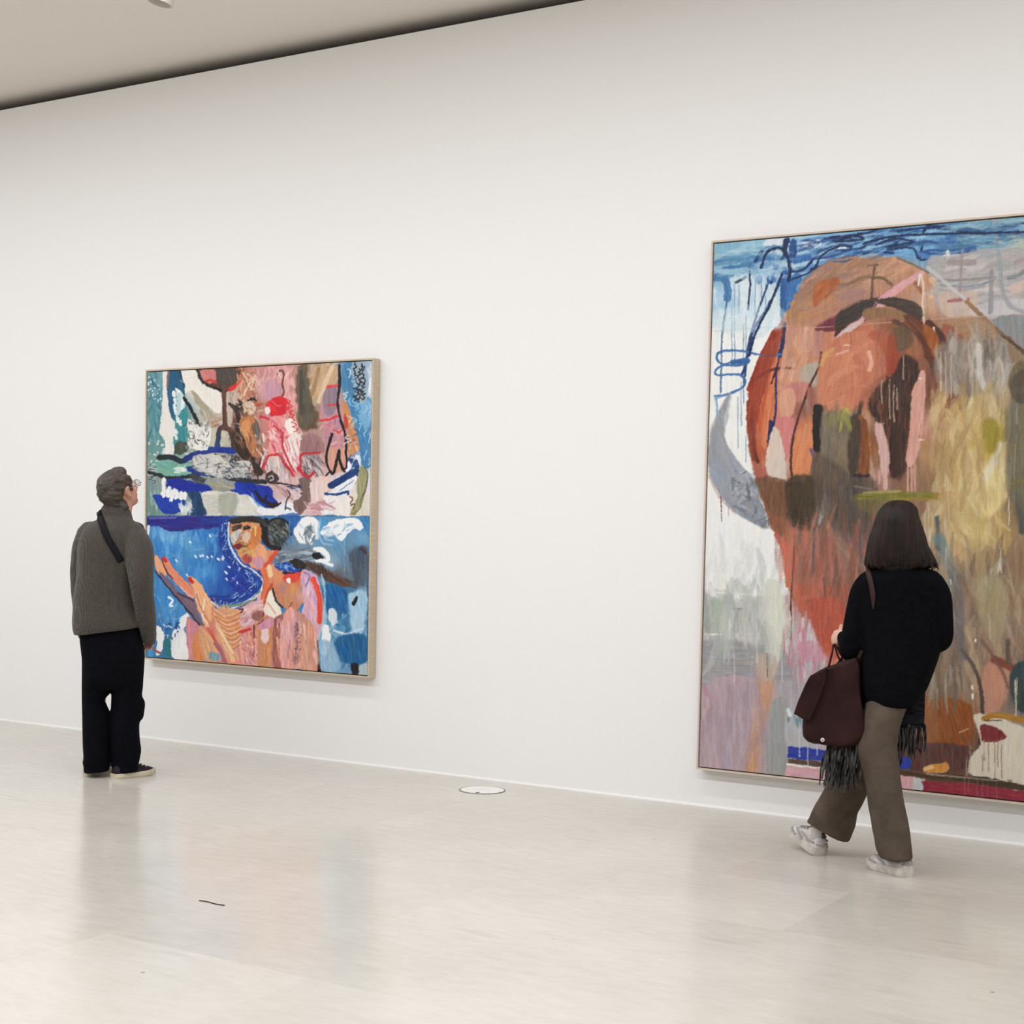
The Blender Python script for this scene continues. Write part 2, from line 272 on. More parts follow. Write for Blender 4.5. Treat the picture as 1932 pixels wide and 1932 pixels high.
    c.fill([(830,300),(920,310),(940,360),(900,410),(840,380)],(206,186,160),amp=26,ang=30); c.dabs([(820,300),(960,300),(940,420),(830,420)],22,[(226,206,180),(150,110,84),(90,70,60),(190,60,50)],40,7,10,305,jit=50); c.line([(870,290),(910,280),(925,270)],14,K); c.line([(840,240),(860,200),(905,110),(920,125),(890,200)],6,(230,206,180)); c.line([(780,340),(830,310),(800,290)],9,K,al=.8)
    c.fill([(1028,305),(1085,268),(1150,258),(1195,292),(1172,340),(1182,398),(1125,412),(1060,425),(1040,375)],(206,42,54),amp=22,ang=35); c.line([(1060,290),(1110,330),(1150,330)],16,(226,90,96),al=.7); c.fill([(1010,350),(1050,345),(1040,400),(1012,395)],(232,216,210))
    c.fill([(1060,430),(1165,435),(1200,560),(1150,690),(1045,730),(1050,560)],(220,146,148),amp=22,ang=70); c.dabs([(1040,430),(1170,440),(1190,640),(1050,720)],26,[(240,206,200),(196,70,80),(226,160,166),(206,110,116)],60,16,45,306,jit=25); c.line([(1080,495),(1130,530),(1165,560)],12,(196,54,64)); c.fill([(1180,460),(1240,440),(1270,540),(1200,560)],(240,226,218),amp=10)
    for k in range(7): c.line([(1190+k*9,280+k*38),(1222+k*9,300+k*38),(1186+k*10,318+k*38)],8,(206,44,56))
    c.fill([(1165,640),(1230,570),(1300,570),(1290,700),(1270,830),(1200,760)],(230,214,208),amp=18,ang=75); c.dabs([(1160,600),(1300,580),(1270,840),(1180,800)],26,[(240,234,230),(206,140,146),(196,60,70),(222,190,190)],80,9,72,307,jit=12)
    c.fill([(1030,760),(1140,750),(1180,880),(1130,960),(1060,900)],(206,190,184),amp=22,ang=75); c.dabs([(1010,760),(1180,740),(1230,930),(1050,930)],36,[(232,224,218),(120,104,106),(190,130,130),(170,160,150)],80,9,70,308,jit=14); c.dabs([(1320,760),(1480,750),(1490,900),(1340,930)],40,[(226,220,216),(96,84,92),(176,150,152),(60,54,62)],90,9,62,309,jit=10); c.fill([(1300,620),(1400,590),(1460,640),(1440,720),(1330,740)],(150,112,112),amp=16,soft=2)
    c.fill([(1020,890),(1080,870),(1130,930),(1080,975),(1030,960)],(70,58,62),amp=26); c.line([(1040,920),(1065,905),(1080,930),(1055,945)],8,(206,196,196))
    for P,w in [([(985,850),(1020,790),(1050,740),(1130,742),(1160,800),(1220,870),(1245,900)],15),([(1150,570),(1160,680),(1200,780),(1245,860)],14),([(1300,830),(1305,740),(1330,725),(1460,718)],16),([(1285,835),(1320,885),(1365,915),(1412,880)],22)]: c.line(P,w,(190,48,58))
    c.fill([(1285,30),(1360,0),(1350,160),(1400,250),(1420,380),(1390,480),(1330,520),(1295,440),(1275,240)],(98,88,70),amp=20,ang=88,soft=3); c.line([(1300,60),(1310,400)],26,(70,62,54),soft=3,al=.8)
    c.fill([(1420,30),(1600,10),(1590,160),(1480,180),(1430,340),(1390,250)],(190,160,128),amp=18,ang=115,soft=3); c.line([(1560,20),(1500,160),(1450,300)],36,(216,190,160),soft=3); c.line([(1450,30),(1420,160),(1400,240)],30,(160,128,92),soft=3)
    c.line([(1618,0),(1616,180),(1605,330),(1640,480),(1672,600),(1672,720),(1678,830),(1655,850),(1625,780),(1615,700)],16,K); c.line([(1556,560),(1530,650),(1510,740),(1530,840),(1560,890),(1590,790),(1612,700)],13,K)
    c.fill([(420,740),(640,740),(700,800),(880,780),(900,880),(700,930),(470,870)],(196,194,188),amp=10,ang=10); c.dabs([(420,745),(700,740),(900,880),(720,940),(440,880)],90,[K,(120,118,116),(226,224,218),(80,80,84)],46,6,20,310,jit=40); c.dabs([(620,820),(860,800),(900,920),(680,930)],50,[(64,74,92),(110,120,132),(40,48,64),(180,180,178)],50,9,25,311,jit=30)
    c.dabs([(870,780),(960,880),(920,910),(850,830)],14,[(130,44,40),(60,30,30),(190,150,140)],40,8,60,312)
    c.fill([(500,1040),(640,1030),(800,1050),(900,1120),(940,1200),(700,1225),(520,1225),(480,1120)],(210,208,198),amp=9,ang=10); c.fill([(640,1060),(780,1060),(760,1220),(650,1220)],(166,170,156),amp=14,soft=4); 
    for k in range(13): c.line([(490,1060+k*12),(590,1066+k*12),(650,1056+k*12)],2.5,(120,126,120),al=.7)
    c.fill([(210,940),(330,930),(480,975),(580,990),(560,1020),(400,1030),(250,1000)],(24,46,146),amp=16,ang=6); c.fill([(560,960),(700,960),(790,1000),(700,1030),(590,1020)],(150,154,146),amp=22,ang=20); c.fill([(770,960),(950,980),(1060,1010),(1080,1090),(1120,1130),(1030,1150),(930,1110),(880,1060),(790,1050)],(24,52,156),amp=22,ang=40); c.line([(930,1030),(980,1100),(1060,1140),(1142,1132)],30,K,tap=(.5,.2)); c.line([(1010,1100),(1030,1060)],18,K,tap=(1,.2)); c.line([(900,1050),(930,1110),(960,1160)],9,(110,160,206))
    c.fill([(100,1070),(200,1080),(320,1110),(300,1150),(320,1200),(240,1215),(170,1190),(130,1130)],(26,60,156),amp=18,ang=35); c.fill([(385,1040),(480,1050),(500,1110),(530,1225),(370,1225),(430,1140)],(30,66,98),amp=18)
    for q in [(225,1010,60),(250,1035,70),(290,1040,50),(330,1040,50),(360,1050,40),(185,930,140)]: c.line([(q[0],q[1]),(q[0]-5,q[1]+q[2])],30,(228,228,226),wob=1.6)
    c.dabs([(310,1150),(420,1120),(400,1220),(330,1220)],14,[(226,228,226),(190,196,194)],60,18,55,313)
    c.fill([(1290,930),(1390,940),(1385,1070),(1330,1190),(1300,1225),(1240,1150),(1330,1080)],(124,98,90),amp=18,ang=80); c.fill([(1385,960),(1500,950),(1520,1060),(1440,1140),(1390,1100)],(222,198,190),amp=16,ang=88); c.fill([(1500,1060),(1680,1040),(1690,1225),(1480,1225)],(230,224,222),amp=10,ang=88); c.dabs([(1350,1140),(1540,1110),(1540,1190),(1360,1195)],16,[(200,150,152),(226,200,200),(176,126,136)],90,18,5,314)
    c.fill([(1600,960),(1740,880),(1760,940),(1700,1040),(1600,1060)],(226,228,232),amp=8); c.line([(1555,985),(1650,930),(1755,870)],54,(24,58,110),amp=16,tap=(1,1)); c.line([(1505,1052),(1600,1058),(1690,1035)],20,(30,66,120)); c.line([(1620,1030),(1740,940)],6,(60,80,120)); c.dabs([(1690,760),(1770,720),(1770,850),(1700,860)],12,[(28,64,120),(226,230,236),(90,130,180)],60,12,115,315,jit=10)
    c.fill([(1775,870),(1820,840),(1850,880),(1830,1000),(1800,1080),(1780,1180),(1730,1225),(1710,1210),(1770,1120),(1760,980)],(150,148,110),amp=16,ang=85); c.line([(1820,840),(1850,880),(1835,1000),(1800,1090),(1790,1170),(1720,1222)],6,(96,88,64))
    for k in range(10): c.squig(1650+(k%3)*40,30+k*60,1720+(k%3)*40,110+k*60,4,9,[(206,222,232),(150,196,222),(40,96,140)][k%3],330+k,.8)
    # lower half
    c.fr(240,950,3.864)
    c.fill([(130,86),(1775,90),(1775,1270),(130,1150)],(70,132,178),sm=0,wob=0,soft=0)
    c.wash([(200,300,(60,128,186)),(300,220,(96,156,202)),(420,240,(84,150,200)),(560,240,(60,128,190)),(650,220,(44,102,176)),(300,350,(60,130,192)),(500,350,(84,148,196)),(480,450,(60,132,192)),
      (600,500,(62,134,196)),(640,380,(44,98,170)),(760,520,(30,60,150)),(700,640,(40,92,170)),(850,600,(24,48,140)),(250,700,(58,128,186)),(330,800,(84,150,196)),(230,900,(40,96,160)),(300,1000,(60,120,150)),(180,560,(70,130,180))],
      [(130,90),(1000,90),(1000,780),(620,760),(500,900),(440,1150),(130,1140)],amp=14,ang=88,soft=1,wob=0)
    c.dabs([(170,200),(690,200),(640,480),(500,520),(220,420)],60,[(110,170,212),(70,140,198),(44,110,184),(140,188,218)],110,22,90,41,jit=14,al=.5)
    c.dabs([(200,230),(680,230),(600,420),(300,420)],22,[(120,176,214),(60,130,196)],90,12,2,42,jit=8,al=.5)
    c.dabs([(150,540),(400,760),(380,900),(150,900)],40,[(84,150,198),(44,104,174),(130,180,212)],90,14,88,43,al=.6)
    c.fill([(140,95),(760,96),(745,150),(620,180),(440,190),(300,200),(230,165),(140,165)],(42,40,128),amp=16,ang=2,soft=2)
    c.line([(160,105),(350,102)],14,(120,116,180),al=.7); c.line([(560,130),(740,120)],50,(38,58,140))
    c.fill([(140,165),(162,155),(158,210),(145,245)],(222,226,232))
    for q in [(600,225),(455,275),(490,380),(530,375),(580,385),(545,370),(430,515),(350,410),(660,400),(690,395),(720,400),(690,385),(738,455),(715,495),(770,540),(720,545),(800,570),(610,380)]: c.line([q,(q[0]+8,q[1]+10)],12,(226,236,242),wob=1)
    c.line([(705,130),(700,250),(720,350),(790,450),(870,540),(905,600),(830,660),(720,700),(620,690)],66,(30,62,146),amp=18,wob=1.5)
    for s in range(46):
        t=s/46; R=np.random.RandomState(s); P=crom([(715,130),(710,260),(735,350),(800,450),(885,540),(925,600),(840,680),(720,720),(620,700)],8); q=P[int(t*(len(P)-1))]
        c.line([(q[0]+R.randn()*14,q[1]+R.randn()*14),(q[0]+R.randn()*20,q[1]+14+R.randn()*14)],6,[(150,190,226),(206,222,232),(70,120,190)][s%3],al=.8)
    c.dabs([(760,520),(900,540),(900,640),(780,660)],24,[(40,40,140),(26,60,160),(90,110,190)],50,9,60,44,jit=60)
    c.line([(742,120),(735,240),(762,340),(832,440),(920,490),(985,555),(978,620),(900,690),(780,755),(680,762),(612,715)],13,(206,220,226)); c.line([(965,640),(890,712),(770,742),(680,745)],20,(120,140,130)); c.line([(980,600),(970,650),(900,700)],8,(222,230,228))
    # sky at the right
    c.wash([(1180,150,(60,110,170)),(1400,150,(84,146,190)),(1500,260,(100,150,184)),(1730,150,(64,126,176)),(1700,250,(110,156,186)),(1550,300,(96,142,174)),(1200,350,(110,128,142)),(1300,300,(120,148,170)),(1650,350,(100,130,150)),
      (1480,420,(140,164,184)),(1700,420,(90,104,118)),(1550,520,(96,100,108)),(1700,560,(110,130,146)),(1500,640,(70,124,158)),(1600,640,(60,110,148)),(1440,760,(130,170,196)),(1560,800,(40,98,140)),(1680,800,(140,176,200)),(1700,980,(110,160,194)),
      (1600,950,(56,114,156)),(1500,1000,(150,182,206)),(1430,1100,(170,190,204)),(1650,1100,(42,104,146)),(1560,1180,(110,150,180)),(1730,700,(150,180,200)),(1720,1210,(160,178,186))],
      [(1110,90),(1775,90),(1775,1270),(1390,1240),(1420,700),(1280,480),(1080,430)],amp=14,ang=60,soft=1)
    c.dabs([(1400,600),(1750,620),(1740,1180),(1440,1180)],60,[(40,96,140),(130,172,200),(70,130,170),(170,198,216),(44,108,152)],130,24,80,45,jit=35,al=.7)
    c.fill([(1225,170),(1290,105),(1380,110),(1400,170),(1385,260),(1340,240),(1300,280),(1240,250)],(206,214,220),amp=16)
    c.fill([(1295,160),(1360,150),(1370,240),(1320,240)],(140,146,152),soft=3); c.line([(1225,190),(1260,130),(1330,105),(1375,140)],30,(236,240,242))
    c.line([(1430,210),(1480,160),(1580,130),(1660,140),(1695,170)],46,(236,240,244),wob=1.5); c.line([(1480,200),(1520,190),(1560,260)],22,(222,230,236)); c.line([(1560,260),(1620,190),(1690,150)],24,(228,234,240)); c.line([(1440,180),(1440,250),(1500,270)],14,(150,186,212))
    c.line([(1460,230),(1520,210)],30,(170,190,206)); c.line([(1120,110),(1230,100),(1190,200)],60,(48,96,166),al=.8)
    c.line([(1360,370),(1400,345),(1450,380),(1455,430),(1490,450)],22,(228,236,242)); c.fill([(1350,365),(1395,355),(1430,390),(1400,410),(1360,395)],(40,36,40))
    c.dabs([(1090,360),(1350,330),(1320,420),(1110,420)],24,[(100,112,126),(140,150,160),(84,92,104)],90,20,170,46,jit=15)
    c.line([(1180,445),(1290,450),(1390,470),(1480,520),(1560,560),(1660,590)],56,(78,68,68),(96,92,96),amp=18,wob=2)
    c.line([(1200,410),(1280,450)],40,(40,36,42)); c.dabs([(1310,420),(1430,450),(1560,570),(1450,540)],22,[(60,46,42),(120,92,80),(90,70,64),(146,150,156)],60,9,75,47)
    c.line([(1712,330),(1725,400),(1700,450)],44,(70,74,84),soft=4); c.line([(1745,380),(1750,520),(1752,700)],10,(36,62,100)); c.line([(1650,700),(1670,680),(1650,740)],14,(36,44,60))
    # face, hair
    c.fill([(745,150),(850,120),(950,130),(985,190),(965,300),(930,380),(880,440),(830,410),(775,310),(748,230)],(206,146,100),amp=18,ang=60)
    c.dabs([(880,160),(970,170),(950,320),(880,330)],16,[(222,186,110),(206,120,80),(226,160,110)],60,14,80,48)
    c.line([(770,130),(850,112),(950,118),(1000,150)],44,(44,42,42),amp=12); c.line([(990,150),(1000,240),(1040,300),(1100,325)],52,(36,32,36),amp=10)
    c.fill([(1010,200),(1040,130),(1110,112),(1180,160),(1185,230),(1130,300),(1060,300),(1020,260)],(80,84,84),amp=24,ang=50)
    c.line([(1010,210),(1035,130),(1110,108),(1175,150),(1190,225)],16,(32,34,38)); c.dabs([(1030,150),(1160,150),(1150,280),(1060,290)],22,[(60,66,66),(120,124,118),(40,44,46)],60,10,50,49)
    c.line([(765,190),(820,180)],16,(60,40,34)); c.line([(850,185),(890,170)],16,(56,40,34))
    c.dabs([(760,200),(960,180),(940,330),(780,310)],26,[(190,120,80),(226,170,110),(150,96,70),(206,190,150),(120,70,60)],44,12,60,61,jit=60,al=.8)
    for P in [[(765,225),(795,212),(825,225),(800,268),(783,280)],[(850,225),(880,210),(892,235),(872,268),(850,262)]]: c.line(P,10,(214,206,196),dry=.2)
    c.fill([(772,230),(808,222),(800,255),(782,262)],(130,120,110),amp=18); c.fill([(856,232),(884,226),(880,252),(860,258)],(176,160,150),amp=18)
    c.line([(800,230),(800,265)],10,(120,80,70)); c.line([(870,220),(870,250)],10,(150,110,90))
    c.line([(775,315),(800,303),(822,306)],22,(118,44,50)); c.line([(818,282),(832,300),(870,312)],9,(90,60,40)); c.dabs([(800,330),(930,290),(900,380),(830,400)],12,[(176,104,70),(206,150,90),(140,90,60),(190,170,90)],40,11,-20,62)
    c.wash([(860,420,(196,104,96)),(930,360,(214,146,116)),(950,410,(192,146,166)),(1040,360,(222,150,120)),(1050,400,(222,86,58)),(980,320,(226,170,130)),(980,460,(206,120,110))],[(835,415),(900,380),(965,290),(1020,330),(1095,345),(1055,430),(995,490),(930,480)],ang=70,amp=14)
    c.line([(1085,350),(1040,420),(990,480)],26,(220,84,56))
    # raised arm and hand
    c.wash([(460,880,(204,140,140)),(440,1060,(206,130,130)),(530,980,(216,150,104)),(560,1080,(206,140,110)),(620,1110,(140,156,164)),(600,920,(206,128,122)),(680,1000,(222,160,124)),(560,760,(226,166,124)),(620,820,(204,128,100)),
      (720,830,(226,160,126)),(780,950,(232,176,124)),(860,800,(222,186,190)),(930,740,(218,176,180)),(880,920,(216,130,124)),(840,1080,(226,176,160)),(920,1060,(206,146,140)),(1000,960,(226,178,180)),(1060,880,(206,140,140)),(1040,1080,(196,120,110)),(980,1120,(222,160,110)),(760,1120,(222,140,110)),(1100,1000,(214,140,130))],
      [(440,830),(500,860),(570,900),(490,650),(580,690),(640,755),(770,772),(930,712),(985,640),(1010,790),(1135,830),(1145,1215),(440,1145),(420,960)],amp=14,ang=70)
    c.dabs([(560,900),(700,1140),(640,1140),(500,950)],22,[(206,120,104),(226,170,130),(190,110,110)],120,16,70,50,jit=10)
    c.dabs([(620,760),(830,780),(800,1060),(700,1060)],46,[(232,186,140),(206,130,100),(240,206,170),(190,116,96),(222,160,120)],130,12,62,51,jit=12)
    c.dabs([(810,770),(990,700),(1000,860),(840,900)],30,[(226,196,198),(210,160,160),(196,140,146),(232,210,206)],70,16,150,52,jit=30)
    c.dabs([(820,930),(1100,880),(1130,1170),(800,1150)],60,[(222,160,150),(206,130,124),(232,190,180),(190,112,104),(222,170,120)],110,20,88,53,jit=12)
    c.line([(660,880),(700,960),(740,1040),(770,1140)],30,(232,190,150)); c.line([(640,1000),(690,1090),(700,1150)],26,(176,110,116)); c.line([(820,935),(890,915)],22,(206,70,76)); c.line([(925,890),(920,970)],14,(130,70,66)); c.line([(950,880),(1000,840)],10,(150,60,70))
    c.line([(815,770),(850,770),(830,795)],12,(90,50,56)); c.line([(990,790),(985,830)],20,(110,80,90))
    c.fill([(198,385),(220,380),(262,450),(285,510),(265,520),(210,490)],(226,160,116)); c.fill([(252,395),(285,395),(340,480),(420,560),(485,630),(480,690),(400,620),(310,545),(270,460)],(218,136,106),amp=14,ang=50)
    c.fill([(225,500),(300,545),(370,640),(490,705),(525,830),(565,890),(500,860),(440,780),(330,650)],(118,98,114),amp=12,ang=50)
    c.fill([(440,540),(480,535),(545,605),(592,685),(605,750),(560,760),(495,660)],(228,168,124),amp=12,ang=60); c.fill([(485,650),(560,740),(600,860),(570,900),(520,790)],(226,170,130),amp=14,ang=65)
    c.line([(200,490),(330,650),(450,790),(525,885)],11,(44,36,56)); c.line([(250,405),(285,490),(330,548)],9,(60,40,56)); c.line([(365,650),(430,680),(490,712)],9,(60,40,50)); c.line([(385,600),(440,660),(480,680)],12,(226,170,150))
    c.line([(262,398),(278,415)],28,(200,40,44)); c.line([(455,548),(470,570)],28,(196,50,44))
    for P in [[(200,905),(240,900),(262,960),(255,1050),(230,1105),(205,1100),(215,1000)],[(330,935),(390,915),(425,950),(445,1130),(325,1120)],[(375,850),(430,795),(450,830),(415,910),(385,915)]]: c.fill(P,(226,228,228),amp=10)
    for s in range(22): R=np.random.RandomState(200+s); q=(270+R.rand()*100,850+R.rand()*140); c.line([q,(q[0]+R.randn()*12,q[1]+R.randn()*12)],10,[(24,60,120),(206,220,230),(40,96,160)][s%3])
    c.line([(285,1000),(300,1100)],40,(40,110,110),dry=.3); c.line([(165,960),(170,1120)],40,(70,140,190)); c.line([(190,1060),(240,1090)],14,(150,80,70)); c.line([(300,680),(330,700),(310,740),(325,745)],16,(222,232,238))
    # shoulder / torso at the right
    c.wash([(1030,500,(222,160,120)),(1100,530,(216,140,100)),(1200,540,(214,90,64)),(1130,620,(176,130,130)),(1200,620,(214,150,90)),(1190,690,(190,140,100)),(1250,680,(206,150,140)),(1060,640,(206,120,80)),(1230,760,(196,130,100))],
      [(995,470),(1065,440),(1120,490),(1280,485),(1270,600),(1290,720),(1220,790),(1130,755),(1050,650),(1010,570)],amp=16,ang=80)
    c.line([(985,470),(1010,560),(1000,660),(975,780)],44,(214,112,74),amp=18); c.line([(1050,590),(1010,690),(985,780)],26,(190,84,54)); c.line([(1030,460),(1040,520)],34,(236,200,160))
    c.fill([(1050,620),(1090,720),(1115,770),(1105,830),(1010,810),(1000,740)],(238,224,210),amp=10); c.line([(1020,720),(1080,800)],12,(222,170,150))
    c.fill([(1075,440),(1190,430),(1265,465),(1240,500),(1140,490),(1090,480)],(30,78,166),amp=16); c.dabs([(1100,440),(1230,440),(1220,480),(1110,480)],14,[(190,212,230),(90,130,190)],30,8,40,54)
    c.line([(1140,500),(1220,510),(1265,490)],22,(54,34,60)); c.fill([(1150,520),(1270,500),(1240,560),(1190,575),(1140,560)],(214,76,58)); c.fill([(1155,555),(1185,540),(1190,578),(1170,575)],(238,232,228),wob=.5)
    c.fill([(1275,485),(1370,515),(1415,640),(1425,850),(1385,1000),(1300,1010),(1245,900),(1290,730),(1270,600)],(206,166,188),amp=14,ang=85)
    c.dabs([(1280,560),(1350,560),(1400,860),(1300,900)],26,[(186,146,196),(222,180,190),(214,160,150),(230,200,206)],110,14,85,55,jit=12); c.line([(1290,500),(1330,530),(1300,600)],10,(120,110,150))
    c.line([(1352,550),(1385,630),(1402,720),(1400,860)],36,(222,80,56),amp=14)
    c.wash([(1160,900,(222,160,150)),(1220,900,(190,146,150)),(1330,940,(206,150,140)),(1150,1120,(214,140,146)),(1230,1080,(186,130,140)),(1340,1130,(214,156,140)),(1260,1160,(226,170,150)),(1180,820,(214,150,140)),(1280,820,(190,140,120)),(1330,860,(206,140,150))],
      [(1130,800),(1230,770),(1290,800),(1360,960),(1400,1225),(1110,1195)],amp=14,ang=88)
    c.dabs([(1140,850),(1370,900),(1390,1200),(1120,1180)],60,[(226,176,170),(204,130,136),(190,140,150),(232,190,170),(206,150,110)],120,14,86,56,jit=10)
    c.speck(1200,880,1260,1100,34,[(146,100,120),(110,80,100),(220,190,190)],10,57)
    c.line([(1060,620),(1085,710),(1130,757)],14,(60,40,36)); c.line([(1175,765),(1220,820)],10,(50,40,36)); c.line([(1130,810),(1180,760),(1200,720)],12,(150,90,70)); c.squig(1310,880,1370,1000,6,8,(200,130,120),58)
    c.line([(1372,1000),(1392,1100),(1398,1218)],26,(28,24,30)); c.line([(1420,560),(1460,700),(1430,880)],30,(150,184,204),al=.8); c.line([(1440,900),(1460,1000),(1430,1080)],44,(232,236,238),wob=2,dry=.1); c.line([(1480,780),(1520,860)],30,(190,206,216),dry=.2)
    c.fill([(1560,1010),(1740,990),(1745,1150),(1640,1170),(1550,1120)],(42,104,146),amp=18,soft=4); c.line([(1650,1170),(1660,1240)],44,(30,28,34)); c.fill([(1690,1185),(1755,1170),(1755,1255),(1695,1245)],(166,184,188))
    c.line([(1560,960),(1650,950),(1720,890)],24,(140,180,206)); c.line([(1750,400),(1752,1000)],8,(40,80,130)); c.line([(1580,130),(1580,500)],3,(170,196,212),al=.7); c.line([(1665,800),(1665,1240)],3,(180,206,220),al=.6)
    c.line([(140,88),(1775,92)],4,(60,80,120),sm=0)
    # second layer, lower half
    c.fr(266,968,4.332); K=(32,28,34); Wt=(238,241,243)
    c.fill([(1250,125),(1300,62),(1380,30),(1440,60),(1442,150),(1405,190),(1395,262),(1340,245),(1285,235),(1258,190)],Wt,amp=10,ang=60); c.fill([(1330,130),(1395,100),(1400,185),(1345,205)],(150,156,160),amp=20,soft=2); c.dabs([(1280,100),(1430,80),(1400,250),(1290,240)],16,[(90,104,116),(226,232,236),(176,190,200)],60,14,65,401,jit=20)
    c.fill([(1478,175),(1515,112),(1600,66),(1700,40),(1792,66),(1790,118),(1700,130),(1655,205),(1610,215),(1560,150),(1520,160)],Wt,amp=12,ang=-20); c.dabs([(1490,120),(1780,60),(1660,190),(1540,170)],16,[(170,200,222),(246,247,248),(120,164,200)],70,14,-30,402,jit=25); c.line([(1460,60),(1450,150),(1480,240),(1560,260)],14,(150,190,216),al=.8)
    c.fill([(1080,350),(1180,310),(1340,280),(1400,300),(1380,390),(1200,400),(1100,400)],(112,126,138),amp=24,ang=-12,soft=3); c.dabs([(1080,330),(1400,280),(1380,400),(1100,400)],26,[(80,90,100),(150,164,174),(190,200,206),(100,116,130)],110,16,-12,403,jit=10)
    c.line([(1420,290),(1480,292),(1525,340),(1520,385),(1430,380)],28,Wt); c.fill([(1385,350),(1410,315),(1460,330),(1470,368),(1420,375)],K); c.line([(1430,390),(1500,400),(1560,425)],22,Wt)
    c.fill([(1215,395),(1260,370),(1330,400),(1340,450),(1280,460),(1230,420)],(44,38,42),amp=16); c.fill([(1340,392),(1450,420),(1600,520),(1710,550),(1690,600),(1560,575),(1400,480)],(88,66,58),amp=26,ang=35,soft=2)
    for k in range(6): c.line([(1390+k*22,405+k*10),(1400+k*22,450+k*14)],8,(60,44,40))
    c.fill([(1700,320),(1845,276),(1848,560),(1740,590),(1720,460)],(78,86,98),amp=22,ang=80,soft=6,al=.85); c.line([(1800,290),(1830,320)],30,(66,56,56),soft=3)
    c.fill([(1480,600),(1560,580),(1680,640),(1690,820),(1600,800),(1560,900),(1500,760)],(40,100,150),amp=22,ang=70,soft=4); c.fill([(1690,660),(1840,640),(1830,840),(1800,1000),(1720,960),(1700,800)],(160,192,212),amp=18,ang=80,soft=4); c.fill([(1720,740),(1760,680),(1770,700),(1740,760)],K,wob=1); c.line([(1580,960),(1680,985),(1810,940)],18,(196,214,226)); c.fill([(1530,790),(1580,775),(1600,860),(1570,925),(1540,880)],(206,216,222),amp=12); c.fill([(1480,930),(1530,920),(1530,1040),(1500,1160),(1480,1080)],Wt,amp=10); c.fill([(1600,1010),(1840,1000),(1842,1210),(1660,1220),(1600,1160)],(38,96,142),amp=22,ang=80,soft=4); c.fill([(1720,1230),(1770,1225),(1780,1300),(1720,1295)],K,amp=10,soft=2); c.fill([(1450,1050),(1560,1060),(1620,1200),(1600,1290),(1470,1270)],(150,182,204),amp=24,ang=75,soft=4,al=.8)
    c.line([(1475,500),(1500,640),(1490,860),(1450,1030)],16,(160,200,216),al=.8)
    # body
    F=c.fill
    F([(375,850),(440,890),(520,960),(500,1010),(430,1190),(400,1180),(368,1000)],(198,132,142),amp=22,ang=85); F([(430,1010),(500,960),(525,1185),(420,1190)],(208,132,84),amp=18,ang=85); F([(470,930),(560,990),(640,1120),(650,1210),(515,1190)],(214,162,124),amp=22,ang=70); F([(555,1135),(640,1150),(650,1205),(560,1200)],(130,158,168),amp=22,soft=3); F([(530,920),(580,960),(620,1050),(570,1010)],(206,96,76),amp=18,ang=60)
    F([(940,900),(1070,870),(1080,1240),(940,1230)],(198,138,100),amp=26,ang=88,soft=2); F([(980,930),(1030,920),(1040,1040),(990,1060)],(232,204,206),amp=14,soft=3); F([(1080,890),(1160,850),(1150,1250),(1075,1240)],(160,98,92),amp=24,ang=88,soft=2); F([(1150,870),(1255,790),(1272,1262),(1143,1250)],(220,160,156),amp=24,ang=88,soft=1.5); F([(1255,900),(1310,960),(1290,1220),(1240,1190)],(158,116,124),amp=30,ang=88,soft=3); F([(1300,880),(1420,930),(1440,1275),(1290,1262)],(206,150,130),amp=24,ang=88,soft=2); F([(810,1000),(940,960),(945,1230),(800,1220)],(210,146,140),amp=30,ang=80,soft=2)
    c.dabs([(800,1020),(940,980),(940,1220),(810,1210)],34,[(232,206,200),(176,90,90),(196,130,140),(226,170,140)],60,12,80,410,jit=30); c.dabs([(1090,880),(1440,950),(1440,1260),(1100,1240)],44,[(236,196,186),(176,110,112),(190,140,156),(226,170,130)],120,11,87,411,jit=6); c.speck(1250,900,1305,1190,40,[(120,84,104),(96,70,90),(214,180,180)],9,412)
    F([(610,790),(780,790),(830,830),(810,980),(770,1100),(700,1040),(640,920)],(220,158,118),amp=18,ang=40)
    for k in range(16): c.line([(585+k*6,775+k*19),(690+k*4,840+k*18),(830-k*2,790+k*19)],11,[(232,186,144),(196,122,92),(226,170,100),(176,108,88)][k%4],al=.8,dry=.2)
    F([(820,800),(980,700),(1000,790),(960,860),(850,930),(810,900)],(218,176,178),amp=24,ang=-25); c.dabs([(820,790),(990,710),(980,860),(840,920)],24,[(236,212,212),(196,140,140),(226,190,196),(170,120,130)],70,14,-25,413,jit=18); F([(900,830),(980,790),(990,850),(940,880)],(150,100,92),soft=3,amp=18); F([(960,900),(1070,850),(1070,930),(1000,950),(950,950)],(206,146,166),amp=16,soft=2); c.line([(805,968),(850,958),(890,948)],22,(196,60,66)); c.line([(925,920),(920,1020)],10,(96,50,50)); c.line([(950,910),(1000,870)],8,(130,50,60)); c.line([(800,785),(835,790),(815,810)],10,(80,40,50))
    for k in range(7): c.line([(570+k*10,740+k*26),(640+k*12,930+k*24),(720+k*12,1130+k*10)],12,[(232,192,150),(186,104,84),(214,150,110)][k%3],al=.8,dry=.15)
    c.line([(640,950),(700,1060),(745,1140)],20,(240,206,160)); c.line([(600,1060),(650,1140),(690,1215)],24,(170,100,104))
    F([(440,640),(520,640),(560,760),(580,860),(530,900),(470,760)],(228,172,130),amp=22,ang=68); c.line([(520,700),(500,830),(540,900)],10,(246,222,190)); c.line([(450,660),(500,800),(560,900)],10,(190,110,80))
